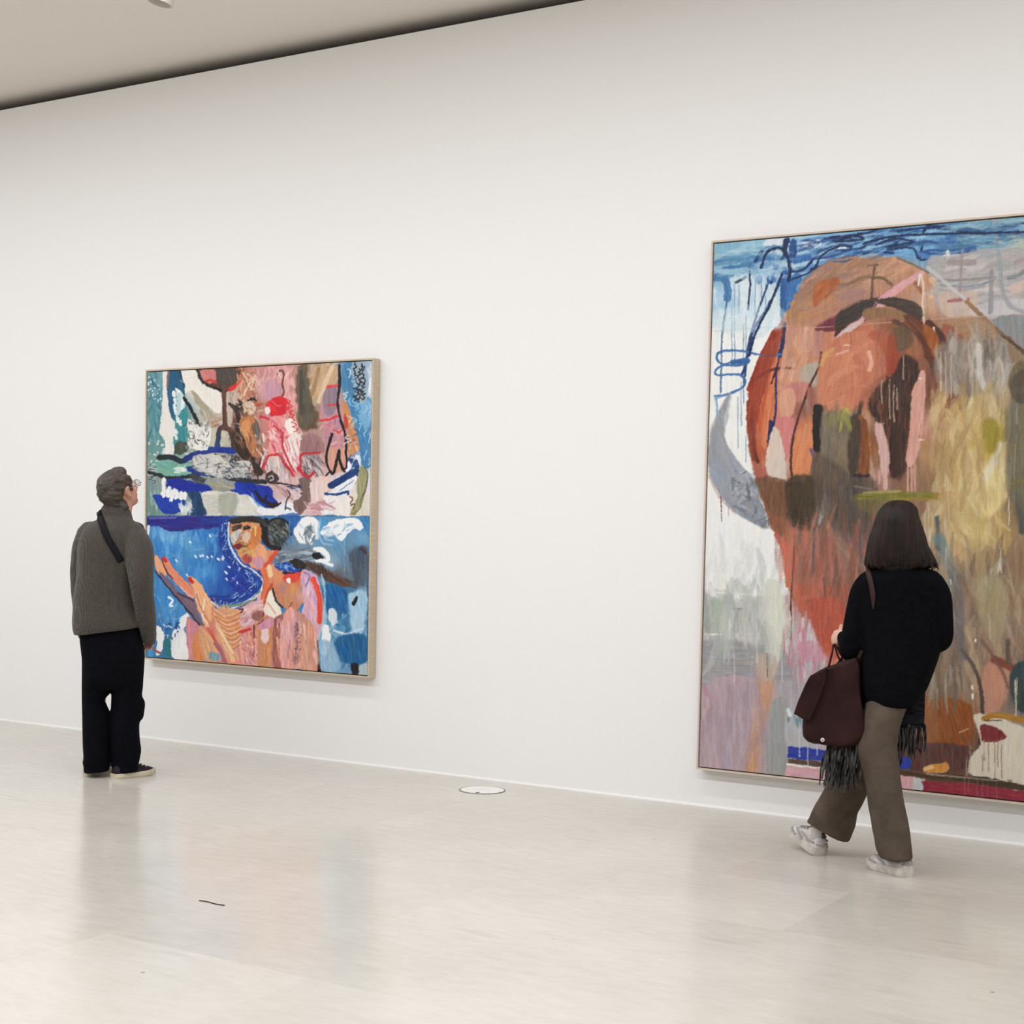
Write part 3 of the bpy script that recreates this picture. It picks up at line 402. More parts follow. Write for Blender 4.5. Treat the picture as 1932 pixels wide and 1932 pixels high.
    # neck and cheek
    F([(880,400),(930,250),(1000,270),(1040,340),(1010,430),(940,450)],(222,160,122),amp=24,ang=75); F([(900,370),(980,350),(1010,410),(950,450)],(194,146,164),amp=16,soft=3); c.line([(1105,315),(1050,390),(1010,430)],26,(214,84,56)); F([(820,360),(880,330),(900,390),(860,410)],(170,78,78),soft=3,amp=14); F([(880,200),(960,100),(985,180),(940,270),(890,300)],(206,130,76),amp=26,ang=60,soft=2); c.line([(935,110),(930,180)],14,(226,190,110)); F([(735,110),(800,90),(830,110),(770,140)],(80,62,54),amp=22)
    F([(730,180),(800,130),(820,150),(780,235),(745,240)],(196,186,176),amp=30,ang=60,wob=1); F([(830,190),(860,150),(890,180),(870,235),(835,230)],(206,186,170),amp=26,wob=1); c.line([(835,115),(870,100),(890,120),(850,135)],9,K); c.line([(810,160),(790,220),(770,240)],7,(96,70,60)); c.line([(815,240),(810,265),(850,275),(900,240)],7,(120,96,50)); F([(750,270),(800,250),(825,265),(790,300)],(124,40,50),amp=14)
    c.dabs([(800,300),(900,260),(910,340),(830,370)],14,[(190,150,80),(160,100,70),(206,170,110)],50,12,-20,414)
    F([(1000,40),(1040,60),(1030,180),(1060,260),(1120,290),(1050,290),(1000,200),(980,120)],(34,30,34),amp=10); c.dabs([(1040,80),(1200,80),(1210,180),(1120,270),(1050,230)],40,[(40,46,48),(120,128,118),(74,82,80),(160,160,150),(30,34,40)],70,10,55,415,jit=25); c.line([(730,60),(830,40),(960,50),(1010,80)],34,(50,48,46),amp=20); c.line([(1210,60),(1215,200),(1230,240)],10,(60,120,180))
    for k in range(40):
        R=np.random.RandomState(500+k); t=R.rand(); q=np.array([(690,90),(700,250),(800,420),(930,510),(930,590),(760,690),(600,720)],float); i=min(int(t*6),5); p=q[i]*(1-(t*6-i))+q[i+1]*(t*6-i); d=q[i+1]-q[i]; d=d/np.hypot(*d)*28; o=R.randn(2)*16
        c.line([p+o-d,p+o+d],6,[(196,214,230),(24,40,120),(90,140,200),(18,30,100)][k%4],al=.85)
    return c.finish(.6,5,1.06)
def paint_beast():
    c=Cv(1310,396,2060,1540,1.5)
    c.fr(1300,380,3.057)
    B=1100; D=2201
    W=(224,224,220)
    # ground
    c.wash([(200,280,(128,172,192)),(400,260,(140,184,204)),(500,230,(190,206,216)),(200,380,(96,146,176)),(330,340,(110,160,190)),(700,250,(150,190,214)),(900,280,(120,172,210)),(1150,200,(64,112,160)),(1350,220,(110,166,206)),(1500,150,(72,122,168)),(1700,200,(96,146,180)),
     (1900,120,(92,130,146)),(1900,250,(160,176,166)),(2100,200,(140,160,160)),(200,560,(150,190,214)),(400,560,(196,212,220)),(300,480,(206,218,226)),(250,700,(196,214,220)),(450,680,(206,216,212)),(250,850,(216,222,222)),(300,1000,W),
     (1500,430,(160,156,154)),(1700,380,(158,160,160)),(1850,480,(178,172,168)),(1500,600,(192,170,156)),(1800,620,(180,176,176)),(1900,700,(120,122,120)),(1600,760,(164,130,100)),(1500,800,(150,112,90)),(1800,900,(140,110,80)),
     (1550,900,(146,140,130)),(1700,950,(160,152,140)),(1900,1000,(130,112,84)),(2100,800,(130,120,110)),(1450,1080,(170,150,104)),(1600,1100,(176,156,116)),(1900,1100,(150,130,110)),
     (1420,B+200,(176,150,112)),(1500,B+250,(180,146,100)),(1650,B+120,(196,172,120)),(1760,B+240,(166,148,60)),(1700,B+330,(184,160,84)),(1600,B+480,(190,156,110)),(1720,B+560,(206,184,124)),(1780,B+450,(200,190,160)),(1880,B+200,(120,112,88)),(1880,B+480,(126,116,80)),(1900,B+650,(110,92,70)),
     (1650,B+800,(190,166,108)),(1550,B+900,(180,152,112)),(1700,B+1000,(160,138,100)),(1800,B+850,(158,128,84)),(1900,B+1000,(140,112,84)),(2100,B+600,(130,104,80)),
     (880,B+250,(120,104,86)),(900,B+430,(112,94,78)),(820,B+560,(112,92,80)),(960,B+750,(96,84,80)),(850,B+700,(122,100,88)),(700,B+700,(104,84,62)),(620,B+900,(172,112,86)),(760,B+900,(150,106,86)),(900,B+900,(120,96,86)),(700,B+1100,(182,112,88)),(850,B+1050,(172,108,86)),(950,B+1000,(130,100,88)),
     (250,B+800,(220,220,216)),(400,B+950,(216,216,212)),(250,B+1100,(196,198,196)),(140,B+1100,(176,178,178)),(450,B+1100,(206,206,196)),
     (150,D+170,(166,176,160)),(280,D+170,(176,176,176)),(250,D+100,(196,196,192)),(170,D+280,(160,168,158)),(200,D+420,(148,148,150)),(350,D+400,(152,150,150)),(480,D+250,(204,204,188)),(430,D+420,(176,164,146)),(200,D+650,(170,152,160)),(250,D+850,(166,146,154)),(200,D+1020,(172,156,166)),(420,D+650,(188,150,126)),(520,D+600,(164,156,160)),
     (520,D+850,(150,150,148)),(620,D+650,(166,158,164)),(700,D+500,(170,160,168)),(650,D+300,(188,160,166)),(620,D+880,(166,166,170)),(660,D+1090,(206,160,166)),(800,D+260,(186,88,62)),(880,D+160,(182,96,72)),(760,D+120,(172,104,84)),(850,D+380,(200,104,80)),
     (1560,D+80,(126,114,96)),(1720,D+60,(160,152,112)),(1850,D+150,(144,120,92)),(1560,D+250,(116,104,92)),(1700,D+300,(156,130,110)),(1850,D+380,(140,110,86)),(1480,D+500,(120,106,92)),(1600,D+560,(150,124,104)),(1780,D+600,(184,134,110)),(1500,D+800,(138,78,38)),(1600,D+900,(130,84,60)),(1650,D+1000,(110,84,70)),
     (1800,D+950,(206,196,178)),(1900,D+1050,(206,196,174)),(1350,D+980,(110,72,62)),(1500,D+1050,(96,66,56)),(1350,D+800,(128,92,70)),(2100,D+800,(120,100,80)),(1900,D+600,(58,72,72))],amp=13,ang=88,pw=3.2,l=40,w=3)
    # white ground at the left
    c.fill([(110,B-360),(540,B-400),(380,B-100),(335,B+60),(345,B+350),(440,B+680),(560,B+950),(570,D+60),(430,D+60),(90,D+40),(100,B+300)],W,amp=6,soft=4)
    c.dabs([(110,B+900),(560,B+950),(560,D+60),(90,D+60)],40,[(206,208,206),(190,192,190),(218,218,214)],160,26,92,101,jit=20,al=.6)
    # sky strokes
    c.dabs([(150,270),(540,230),(530,340),(150,420)],40,[(110,160,186),(150,190,208),(84,136,170),(130,176,196)],220,22,-4,102,jit=5,al=.75)
    c.dabs([(620,220),(1932,90),(1932,180),(1300,330),(640,400)],70,[(96,150,196),(64,116,170),(150,194,220),(120,176,212),(48,92,152)],200,26,-6,103,jit=10,al=.75)
    c.dabs([(1650,120),(1932,90),(1932,260),(1650,290)],22,[(110,150,170),(150,172,170),(84,124,160),(166,180,170)],170,20,-4,104,jit=8,al=.7)
    c.fill([(440,225),(560,215),(540,260),(430,275)],(206,214,222)); c.fill([(650,235),(760,220),(740,260),(660,275)],(196,210,222))
    c.dabs([(150,450),(530,460),(530,740),(150,740)],60,[(206,220,230),(160,196,220),(224,228,230),(186,206,214),(200,214,206)],110,26,70,105,jit=40,al=.6)
    for P,w,q in [([(150,430),(220,400),(300,390),(360,340)],60,(66,120,166)),([(155,350),(260,340),(380,330)],30,(84,136,172)),([(205,450),(222,500),(220,560)],44,(64,120,172)),([(400,360),(470,350),(530,400)],70,(60,110,166)),([(500,400),(470,450)],50,(46,92,156)),
      ([(550,430),(580,520),(560,640)],70,(52,104,164)),([(620,440),(600,560)],60,(58,112,170)),([(700,420),(640,500)],50,(80,134,184)),([(600,240),(595,310)],46,(40,76,134)),([(610,340),(690,320)],40,(60,108,170))]: c.line(P,w,q,amp=16,dry=.12,wob=1.5)
    c.fill([(385,360),(440,340),(500,360),(520,430),(440,420)],(150,180,206),amp=14)
    for P,w in [([(380,350),(400,310),(440,272),(500,262),(548,290),(578,350),(578,430)],20),([(565,220),(550,260),(548,290)],30),([(578,405),(650,395),(700,350),(740,300),(800,262),(900,245)],15),([(550,300),(500,390),(480,440),(470,470)],14),([(780,215),(900,200),(1000,200),(830,212),(960,190)],16),([(820,230),(920,225),(1000,190)],14),
      ([(1060,205),(1200,170),(1400,150),(1600,178),(1760,190),(1932,190)],15),([(980,270),(1060,250),(1150,260),(1200,235)],14),([(1000,300),(1100,290),(1320,310)],12),([(1110,245),(1200,215),(1300,232),(1210,255),(1120,245)],14),([(1350,175),(1380,140),(1500,150)],16),([(880,280),(925,280),(930,255)],12),([(700,390),(760,370),(820,350)],12),([(960,190),(1060,170),(1180,120)],14),([(1340,260),(1330,330),(1370,330)],14),([(1780,150),(1860,130),(1932,120)],10)]: c.line(P,w,(28,52,98),amp=12)
    c.line([(1320,305),(1400,290),(1520,290),(1640,272)],34,(44,86,150),amp=14,dry=.1); c.line([(1290,290),(1380,320)],26,(70,120,176)); c.line([(1200,290),(1300,300)],40,(110,170,212),al=.8)
    c.line([(830,270),(900,262)],16,(206,214,222)); c.line([(1490,290),(1490,330),(1492,380)],24,(216,210,204)); c.line([(1470,310),(1560,310)],14,(206,200,196))
    c.line([(345,380),(350,480),(340,620)],11,(30,44,86)); c.line([(212,450),(215,570),(190,760),(185,900),(180,1100)],10,(70,110,150)); c.drip([(262,460,930),(245,600,950),(285,480,640),(380,440,700),(415,430,560),(325,640,1000),(440,470,620),(312,700,1160)],(90,124,156),5)
    c.line([(535,440),(450,610),(380,720),(345,840),(320,960),(300,1000)],14,(28,54,110)); c.line([(450,480),(400,620),(350,780),(330,900),(315,1060)],12,(36,64,116)); c.line([(420,660),(400,700)],8,(30,40,50)); c.line([(270,465),(325,435)],16,(60,84,90))
    c.line([(545,420),(540,600),(545,720)],34,(44,90,150),amp=12); c.line([(840,320),(820,380)],4,(60,90,130)); c.line([(1330,200),(1328,380)],3,(60,90,130))
    # the great rounded form
    F=c.fill; dome=[(335,B+40),(360,1050),(440,850),(520,700),(600,560),(655,450),(760,365),(900,316),(1070,303),(1200,318),(1330,380),(1400,430),(1440,520),(1560,640),(1640,760),(1600,1100),(1420,B+500),(1200,D),(950,D+300),(860,D+420),(800,D+410),(700,D+240),(600,D+130),(570,D),(560,B+960),(490,B+800),(440,B+680),(380,B+500),(345,B+350),(330,B+200)]
    c.wash([(620,620,(176,130,84)),(680,500,(150,116,104)),(800,420,(160,122,104)),(780,530,(184,104,58)),(950,360,(188,138,108)),(1050,430,(176,138,108)),(1200,400,(190,142,114)),(1330,450,(182,134,106)),(900,520,(160,122,110)),(950,600,(150,112,104)),(700,640,(184,128,78)),(1150,500,(176,126,104)),(1400,560,(186,150,126)),
      (450,900,(160,64,40)),(400,1080,(170,70,44)),(480,1000,(186,96,60)),(600,800,(196,140,108)),(620,950,(186,140,112)),(700,780,(176,120,110)),(700,1000,(166,150,134)),(850,850,(196,122,90)),(950,960,(196,128,96)),(900,B-60,(184,112,84)),(1000,800,(190,108,74)),(1080,900,(180,104,74)),(1180,800,(150,84,54)),(1250,760,(120,92,64)),(1300,850,(150,92,62)),(1400,850,(150,84,46)),(1350,960,(140,86,62)),(1220,960,(84,54,44)),(1260,B+20,(70,46,38)),(1440,960,(110,70,56)),
      (370,B+100,(166,74,44)),(400,B+350,(176,86,56)),(440,B+100,(200,120,84)),(560,B+50,(196,138,112)),(560,B+220,(194,122,116)),(640,B+100,(150,90,76)),(680,B+200,(196,120,76)),(660,B+400,(206,128,88)),(500,B+420,(196,160,140)),(420,B+470,(170,92,76)),(720,B+60,(150,126,112)),(860,B+60,(186,120,90)),(980,B+60,(180,104,76)),(840,B+170,(146,140,80)),(760,B+260,(104,88,76)),(860,B+300,(128,110,92)),(920,B+200,(90,76,62)),(1000,B+320,(150,84,40)),(1020,B+150,(176,130,100)),(1100,B+130,(96,62,46)),(1190,B+200,(70,44,36)),(1220,B+420,(74,46,38)),
      (480,B+600,(130,86,60)),(620,B+650,(78,64,44)),(480,B+760,(158,84,60)),(600,B+850,(156,104,74)),(720,B+600,(98,82,62)),(790,B+680,(150,126,114)),(540,B+900,(206,106,82)),(640,B+1000,(176,112,90)),(760,B+1000,(164,98,78)),(700,D+160,(170,100,84)),(850,D+200,(190,88,62)),(1050,B+400,(140,100,76)),(950,B+480,(80,66,56)),(1100,B+480,(170,128,112)),(1300,B+200,(196,140,122)),(1300,B+450,(150,116,84)),(880,B+700,(110,92,84)),(1000,B+850,(98,86,82)),(860,B+900,(140,104,88)),(1150,B+750,(120,100,84)),(1380,B+350,(170,132,92))],dome,amp=14,ang=86,soft=1.5,pw=3.4,l=30,w=3)
    # crown: brushwork along the arc
    c.dabs([(620,560),(760,380),(1000,320),(1300,390),(1340,480),(1000,470),(760,620)],60,[(170,126,100),(190,144,112),(150,110,98),(200,150,116),(160,118,84)],150,26,-25,106,jit=30,al=.6)
    c.fill([(715,600),(718,500),(770,450),(850,440),(840,480),(770,520),(740,590)],(184,98,50),amp=14,ang=110,soft=2)
    c.line([(620,560),(700,470),(800,440),(900,420)],30,(146,112,100),al=.7); c.line([(650,640),(760,600),(900,540),(1000,520)],40,(158,116,110),al=.7); c.line([(600,660),(720,640),(830,560)],40,(186,130,76),al=.7)
    c.line([(840,470),(900,480),(990,440),(1040,430)],20,(130,100,76),al=.8); c.line([(1050,440),(1110,440),(1170,480)],18,(120,92,72)); c.line([(1070,370),(1055,480),(1050,610)],14,(104,78,64)); c.line([(1030,366),(1085,362)],10,(90,66,56)); c.line([(920,390),(990,350),(1000,330)],14,(150,110,90)); c.line([(660,460),(760,370),(880,325),(1000,312)],6,(130,110,96))
    c.line([(1200,325),(1290,362),(1380,410)],12,(120,104,80)); c.line([(1290,450),(1340,520)],24,(150,100,70)); c.line([(1400,450),(1430,480),(1400,540)],40,(206,170,136),al=.9)
    c.fill([(850,650),(900,600),(1000,565),(1120,550),(1240,562),(1330,605),(1352,690),(1260,650),(1150,600),(1060,610),(960,680),(890,740),(855,720)],(78,66,56),amp=16,ang=-15)
    c.line([(1040,590),(1150,555),(1260,580),(1330,625)],18,(50,42,40)); c.line([(880,690),(960,650),(1060,640)],34,(96,84,68),al=.8)
    c.fill([(735,715),(800,670),(860,660),(865,740),(730,745)],(116,50,58),amp=12); c.line([(860,740),(850,770)],30,(80,44,44))
    # pink band and long diagonal
    c.fill([(830,795),(930,700),(1060,575),(1200,475),(1345,392),(1362,410),(1230,510),(1110,610),(1010,690),(900,770)],(206,152,156),amp=10,ang=-38,wob=.6,sm=0); c.fill([(830,795),(940,700),(1000,690),(900,765)],(196,178,172),sm=0)
    c.line([(1010,690),(1080,590),(1110,560)],8,(110,60,60)); c.line([(1335,420),(1350,500),(1345,600),(1355,710)],14,(206,184,164),tap=(1,.5)); c.line([(1330,420),(1320,480)],10,(226,210,196))
    c.fill([(1370,330),(1500,310),(1932,270),(1932,640),(1640,660),(1480,660),(1400,520),(1420,430)],(164,160,158),amp=13,ang=-8,soft=3,al=.8)
    c.dabs([(1420,350),(1932,300),(1932,640),(1450,640)],50,[(176,170,166),(146,146,146),(190,168,156),(160,150,150),(196,184,180)],180,26,-8,107,jit=14,al=.65)
    c.fill([(1440,510),(1650,520),(1640,660),(1480,660)],(196,168,150),amp=12,al=.7); c.fill([(1640,600),(1932,560),(1932,650),(1660,660)],(190,186,188),amp=10,al=.7)
    for P,w,q in [([(1440,455),(1600,450),(1760,440)],20,(136,128,126)),([(1440,510),(1560,512),(1700,490)],14,(150,150,154)),([(1450,480),(1600,490),(1740,460)],8,(110,130,160)),([(1495,572),(1560,566),(1610,560)],20,(160,92,92)),([(1578,200),(1568,380),(1560,550)],14,(150,132,136)),([(1745,400),(1740,520),(1735,640)],26,(138,136,138)),([(1755,90),(1775,240),(1795,380),(1800,480),(1840,590),(1932,640)],26,(146,150,154)),([(1840,440),(1890,430),(1932,400)],22,(120,124,122)),([(1830,480),(1932,450)],14,(150,156,158)),([(1880,350),(1932,330)],26,(158,140,136)),([(1500,350),(1640,350)],36,(150,138,134)),([(1870,500),(1932,480)],60,(196,172,160))]: c.line(P,w,q,al=.85,dry=.08)
    c.line([(1450,470),(1930,430)],4,(170,180,190),al=.5)
    c.line([(1375,380),(1480,470),(1600,570)],20,(186,182,178)); c.line([(1600,575),(1720,690),(1850,800),(1960,900)],24,(150,112,76),(96,70,52)); c.line([(1690,680),(1800,770),(1932,860)],8,(80,56,44))
    c.line([(530,738),(900,715),(1300,685),(1500,672),(1932,648)],4,(190,160,140),al=.8,sm=0)
    c.fill([(1440,690),(1700,670),(1800,800),(1640,790),(1480,800)],(160,126,96),amp=14,ang=-20,soft=4,al=.8); c.fill([(1740,680),(1932,660),(1932,840),(1860,790)],(132,134,134),amp=12); c.fill([(1480,700),(1560,760),(1580,790),(1500,820),(1450,760)],(150,88,66),amp=14,soft=4)
    c.dabs([(1490,810),(1800,790),(1850,1040),(1500,1060)],60,[(150,142,132),(170,160,148),(130,120,110),(184,174,160),(140,128,112)],170,28,88,108,jit=14,al=.65)
    c.line([(1660,820),(1650,960),(1690,1080)],36,(186,180,168),al=.7,dry=.1); c.line([(1800,830),(1850,1000)],50,(150,142,132),soft=4); c.fill([(1860,960),(1932,920),(1932,1060),(1840,1080)],(110,96,72),amp=14,soft=4)
    # left flank bands
    c.line([(350,1080),(420,900),(500,745)],40,(150,52,34),amp=14); c.line([(345,1160),(350,B+200),(372,B+380)],34,(140,64,40),amp=14); c.line([(470,830),(440,960),(420,1100),(410,B+200)],60,(190,92,52),amp=18,soft=3); c.line([(500,900),(480,1080),(450,B+160),(440,B+300)],50,(204,116,74),amp=16,soft=3)
    c.line([(365,B+160),(368,B+300),(395,B+400)],18,(74,44,34),soft=2); c.line([(372,1030),(450,980),(520,960),(600,962)],16,(96,44,34)); c.line([(500,960),(490,1000),(470,1050)],10,(80,34,30))
    c.line([(560,720),(545,900),(520,1080)],26,(200,150,120),al=.8); c.dabs([(560,740),(740,740),(720,1080),(540,1100)],40,[(202,144,110),(186,126,100),(210,160,130),(176,130,120),(190,120,76)],170,30,98,109,jit=14,al=.65)
    c.fill([(640,960),(740,920),(750,1040),(660,1060)],(170,156,140),amp=12,soft=5); c.fill([(560,1060),(690,1040),(680,1110),(580,1160)],(186,120,110),amp=12,soft=4); c.fill([(510,B+10),(600,B-20),(600,B+120),(530,B+140)],(202,146,120),soft=3,amp=10)
    c.line([(545,700),(540,800),(520,890)],22,(36,44,90)); c.line([(520,890),(500,1000),(498,B+100),(480,B+200),(455,B+285)],12,(34,38,96),tap=(.6,1.3)); c.line([(470,B+170),(460,B+280)],22,(34,36,84)); c.line([(455,B+280),(450,B+350)],5,(80,40,60))
    c.line([(530,880),(440,890),(330,865),(220,858),(160,880),(175,930),(260,945),(335,930),(335,905),(270,915),(190,945),(150,975),(165,1000),(280,995),(322,1030),(300,1075),(220,1110),(145,1122)],13,(60,108,162),amp=14); c.line([(250,925),(330,920)],26,(50,96,156)); c.line([(150,1120),(160,B+120),(140,B+280)],14,(110,156,190),al=.7); c.line([(210,1110),(150,B+40)],10,(90,140,180),al=.7); c.drip([(300,1040,B+190),(280,B+30,B+320),(325,B+250,B+400),(160,B+30,B+150)],(120,146,170),6)
    c.fill([(500,B+150),(605,B+150),(590,B+280),(560,B+400),(540,B+330),(510,B+250)],(196,118,116),amp=12); c.fill([(470,B+230),(505,B+205),(540,B+300),(556,B+400),(550,B+520),(480,B+510),(440,B+420)],(204,186,172),amp=10,ang=95,soft=2)
    c.fill([(610,B+240),(690,B+180),(730,B+300),(720,B+430),(650,B+510),(590,B+500),(590,B+380)],(206,128,84),amp=14,ang=100,soft=3); c.line([(700,B+330),(730,B+400)],20,(100,80,110),soft=3)
    c.line([(760,870),(745,960),(700,1050),(640,B+110),(600,B+250),(585,B+400),(592,B+500)],14,(84,44,36)); c.line([(700,1090),(720,B+80)],50,(150,92,80),soft=4)
    # central head
    c.fill([(770,880),(830,800),(950,742),(1070,770),(1140,930),(1140,980),(1060,1040),(1030,1090),(960,B+90),(850,B+130),(760,B+90),(745,1040)],(192,118,88),amp=14,ang=95,soft=3); c.dabs([(770,880),(950,750),(1140,950),(1000,1060),(850,B+120),(750,1080)],44,[(200,128,94),(182,106,80),(190,118,86),(206,140,106)],150,34,110,110,jit=35,al=.55)
    c.line([(760,940),(790,880),(830,850)],22,(196,150,86),al=.8); c.line([(1035,870),(1050,920),(1040,970)],24,(216,160,136)); c.line([(890,826),(935,830)],7,(226,190,170)); c.line([(850,880),(910,860)],14,(210,160,136)); c.line([(930,760),(935,850)],5,(150,80,60)); c.line([(1060,770),(1100,780),(1130,850)],50,(176,84,58),soft=4,al=.8)
    c.fill([(1180,740),(1250,720),(1290,800),(1230,860),(1180,820)],(92,74,58),soft=6,amp=12); c.line([(1180,690),(1290,740),(1370,850),(1400,950)],26,(92,64,50)); c.fill([(1330,760),(1400,760),(1430,880),(1380,890)],(166,92,44),soft=4,amp=14); c.line([(1380,700),(1440,760),(1470,840),(1440,960)],40,(84,46,40),soft=3); c.line([(1410,725),(1416,760)],10,(226,214,196)); c.line([(1250,690),(1330,760)],30,(130,70,40))
    c.wash([(1200,960,(96,58,44)),(1260,960,(78,56,48)),(1230,B-40,(66,48,42)),(1280,B+60,(64,46,40)),(1100,B+60,(80,54,42)),(1090,B+140,(70,50,38)),(1180,B+200,(74,46,36)),(1150,B+300,(90,56,42)),(1210,B+420,(80,50,40)),(1240,B+250,(96,60,44)),(1060,B+30,(100,64,46)),(960,B+300,(160,92,44)),(940,B+400,(70,54,46)),(1050,B+250,(80,66,52))],
       [(1150,960),(1200,900),(1290,910),(1340,1000),(1335,B+60),(1290,B+90),(1270,B+260),(1255,B+420),(1210,B+500),(1160,B+490),(1140,B+300),(1100,B+180),(1050,B+130),(1030,B+60),(1080,B-20),(1140,B-60)],amp=14,ang=90,soft=3)
    c.fill([(1140,870),(1200,860),(1220,940),(1180,1000),(1140,980)],(150,72,46),soft=5,amp=12)
    c.fill([(960,B+230),(1010,B+130),(1040,B+300),(1060,B+440),(960,B+440)],(156,92,46),amp=16,soft=4); c.line([(970,B+80),(990,B+160)],26,(170,104,80)); c.line([(1005,B+150),(1030,B+300),(1040,B+400),(1070,B+540)],26,(180,148,124),tap=(1,.4)); c.fill([(1068,B+185),(1110,B+180),(1130,B+250),(1160,B+330),(1145,B+440),(1110,B+430),(1100,B+330)],(202,164,156),amp=12,wob=1.2); c.line([(1130,B+430),(1130,B+550)],26,(200,160,150)); c.line([(1105,B+430),(1095,B+520)],6,(200,160,150))
    c.fill([(1325,990),(1360,1000),(1350,B+150),(1310,B+390),(1255,B+420),(1250,B+370),(1275,B+200),(1280,B+80)],(204,152,138),amp=12,ang=95,wob=1.2); c.drip([(1262,B+400,B+590),(1280,B+400,B+570),(1300,B+390,B+590)],(196,146,130),13); c.line([(1265,B+273),(1350,B+271)],7,(226,206,190),sm=0); c.line([(1330,B+180),(1320,B+260)],16,(150,80,50))
    c.line([(748,B+90),(745,B+200),(745,B+330)],46,(46,38,34),amp=10,soft=2); c.dabs([(770,B+130),(960,B+110),(980,B+480),(760,B+500)],50,[(128,114,94),(104,92,78),(146,130,108),(84,72,62),(150,140,110)],170,26,91,111,jit=8,al=.6); c.dabs([(780,B+130),(950,B+100),(950,B+170),(790,B+190)],14,[(166,164,80),(180,170,90),(140,140,70)],60,16,90,112,jit=12)
    c.line([(950,B+230),(930,B+420)],40,(76,66,54),soft=4); c.line([(990,B+60),(970,B+180)],24,(84,60,46),soft=2); c.line([(940,B+480),(1030,B+480)],24,(56,44,42),soft=2)
    c.drip([(1095,1060,B+140),(1120,1040,B+180),(1210,1000,1150),(1135,B-30,B+180),(1065,B-20,B+60)],(206,170,140),6); c.line([(1155,1005),(1165,1003)],7,(230,214,200)); c.line([(1145,B-30),(1142,B)],9,(230,214,200)); c.line([(1320,1022),(1335,1020)],8,(230,214,200))
    # crescent
    c.fill([(240,B-10),(180,B+90),(135,B+200),(112,B+320),(110,B+460),(160,B+570),(240,B+665),(340,B+740),(455,B+785),(440,B+690),(400,B+600),(375,B+500),(320,B+440),(255,B+360),(205,B+260),(200,B+150),(225,B+60)],(150,154,162),amp=13,ang=60,wob=1)
    c.fill([(250,B+640),(300,B+620),(380,B+590),(440,B+690),(450,B+780),(340,B+735)],(128,132,142),amp=16,ang=70); c.fill([(250,B+480),(330,B+450),(375,B+520),(385,B+580),(260,B+640),(240,B+560)],(160,164,172),amp=14,soft=3)
    c.line([(330,B+455),(260,B+500),(250,B+540),(310,B+540),(250,B+590),(300,B+600)],6,(110,116,128)); c.line([(310,B+640),(360,B+600),(380,B+610)],6,(90,96,110)); c.line([(300,B+660),(340,B+720)],12,(104,108,120)); c.line([(150,B+200),(140,B+400)],24,(130,138,150),soft=3)
    c.line([(370,B+480),(400,B+580),(440,B+690),(450,B+780)],7,(196,198,204)); c.line([(110,B+480),(170,B+600),(260,B+690)],10,(206,176,164)); c.line([(182,B+600),(186,B+740)],6,(110,70,70)); c.line([(225,B+660),(225,B+710)],5,(190,150,150))
    # dark olive belly and hanging salmon
    c.fill([(378,B+488),(470,B+515),(560,B+525),(560,B+700),(540,B+830),(470,B+780),(440,B+690),(400,B+580)],(128,84,58),amp=14,ang=88,soft=2,al=.85); c.fill([(558,B+525),(690,B+540),(700,B+690),(690,B+790),(600,B+780),(560,B+680)],(78,64,44),amp=12,ang=92,soft=4); c.dabs([(700,B+420),(800,B+420),(790,B+760),(690,B+780)],26,[(104,86,70),(80,70,56),(126,104,86)],180,22,95,113,jit=6,al=.7)
    c.fill([(775,B+600),(790,B+590),(790,B+680),(750,B+760),(740,B+740)],(150,142,142),soft=2); c.fill([(800,B+560),(1020,B+560),(1060,B+700),(1040,B+880),(900,B+860),(830,B+700)],(96,84,80),amp=14,soft=9,al=.85)
    c.dabs([(560,B+820),(1020,B+900),(980,D+80),(600,D+60)],80,[(184,114,88),(160,104,86),(196,120,96),(140,100,84),(110,92,86)],220,22,93,114,jit=6,al=.55); c.line([(720,B+780),(715,B+900),(712,B+1060)],14,(96,84,86),soft=2); c.line([(800,B+690),(840,B+860),(1010,B+1010)],22,(150,126,108),al=.5)
    c.line([(500,B+820),(540,B+900),(558,B+980),(566,D+10)],24,(206,104,80)); c.line([(606,B+820),(600,B+1000),(585,D+100),(590,D+200),(585,D+330)],9,(62,36,30),tap=(.5,.6)); c.line([(800,B+700),(798,B+820)],6,(206,140,110))
    c.fill([(600,D+10),(760,D+20),(960,D+30),(950,D+260),(900,D+360),(850,D+430),(795,D+410),(740,D+300),(690,D+200),(620,D+120)],(188,94,68),amp=14,ang=80,soft=4,al=.75); c.fill([(700,D+130),(830,D+110),(900,D+200),(850,D+420),(790,D+390),(740,D+270)],(190,84,60),amp=12,soft=3); c.line([(690,D+110),(720,D+150)],40,(120,84,70),soft=3); c.line([(690,D+180),(720,D+182)],8,(206,160,90))
    # olive bar and hanging streaks
    c.line([(950,B+610),(1100,B+608),(1250,B+600),(1460,B+600)],46,(140,130,50),(150,124,56),amp=16,soft=4); c.line([(1000,B+590),(1200,B+580)],16,(176,160,110)); c.line([(950,B+540),(1060,B+560)],12,(190,180,170)); c.drip([(1360,B+680,B+820),(1380,B+640,B+900),(1400,B+690,B+800),(1390,B+780,B+950),(1475,B+500,B+1030)],(190,176,150),8); c.line([(1430,B+720),(1440,B+900)],26,(70,80,90),soft=3,al=.8); c.line([(1440,B+850),(1500,B+1000),(1530,D)],80,(104,124,128),soft=6,al=.8); c.line([(1480,B+900),(1480,B+1100)],8,(150,170,176)); c.line([(1505,B+1080),(1510,B+1110)],8,(216,220,224))
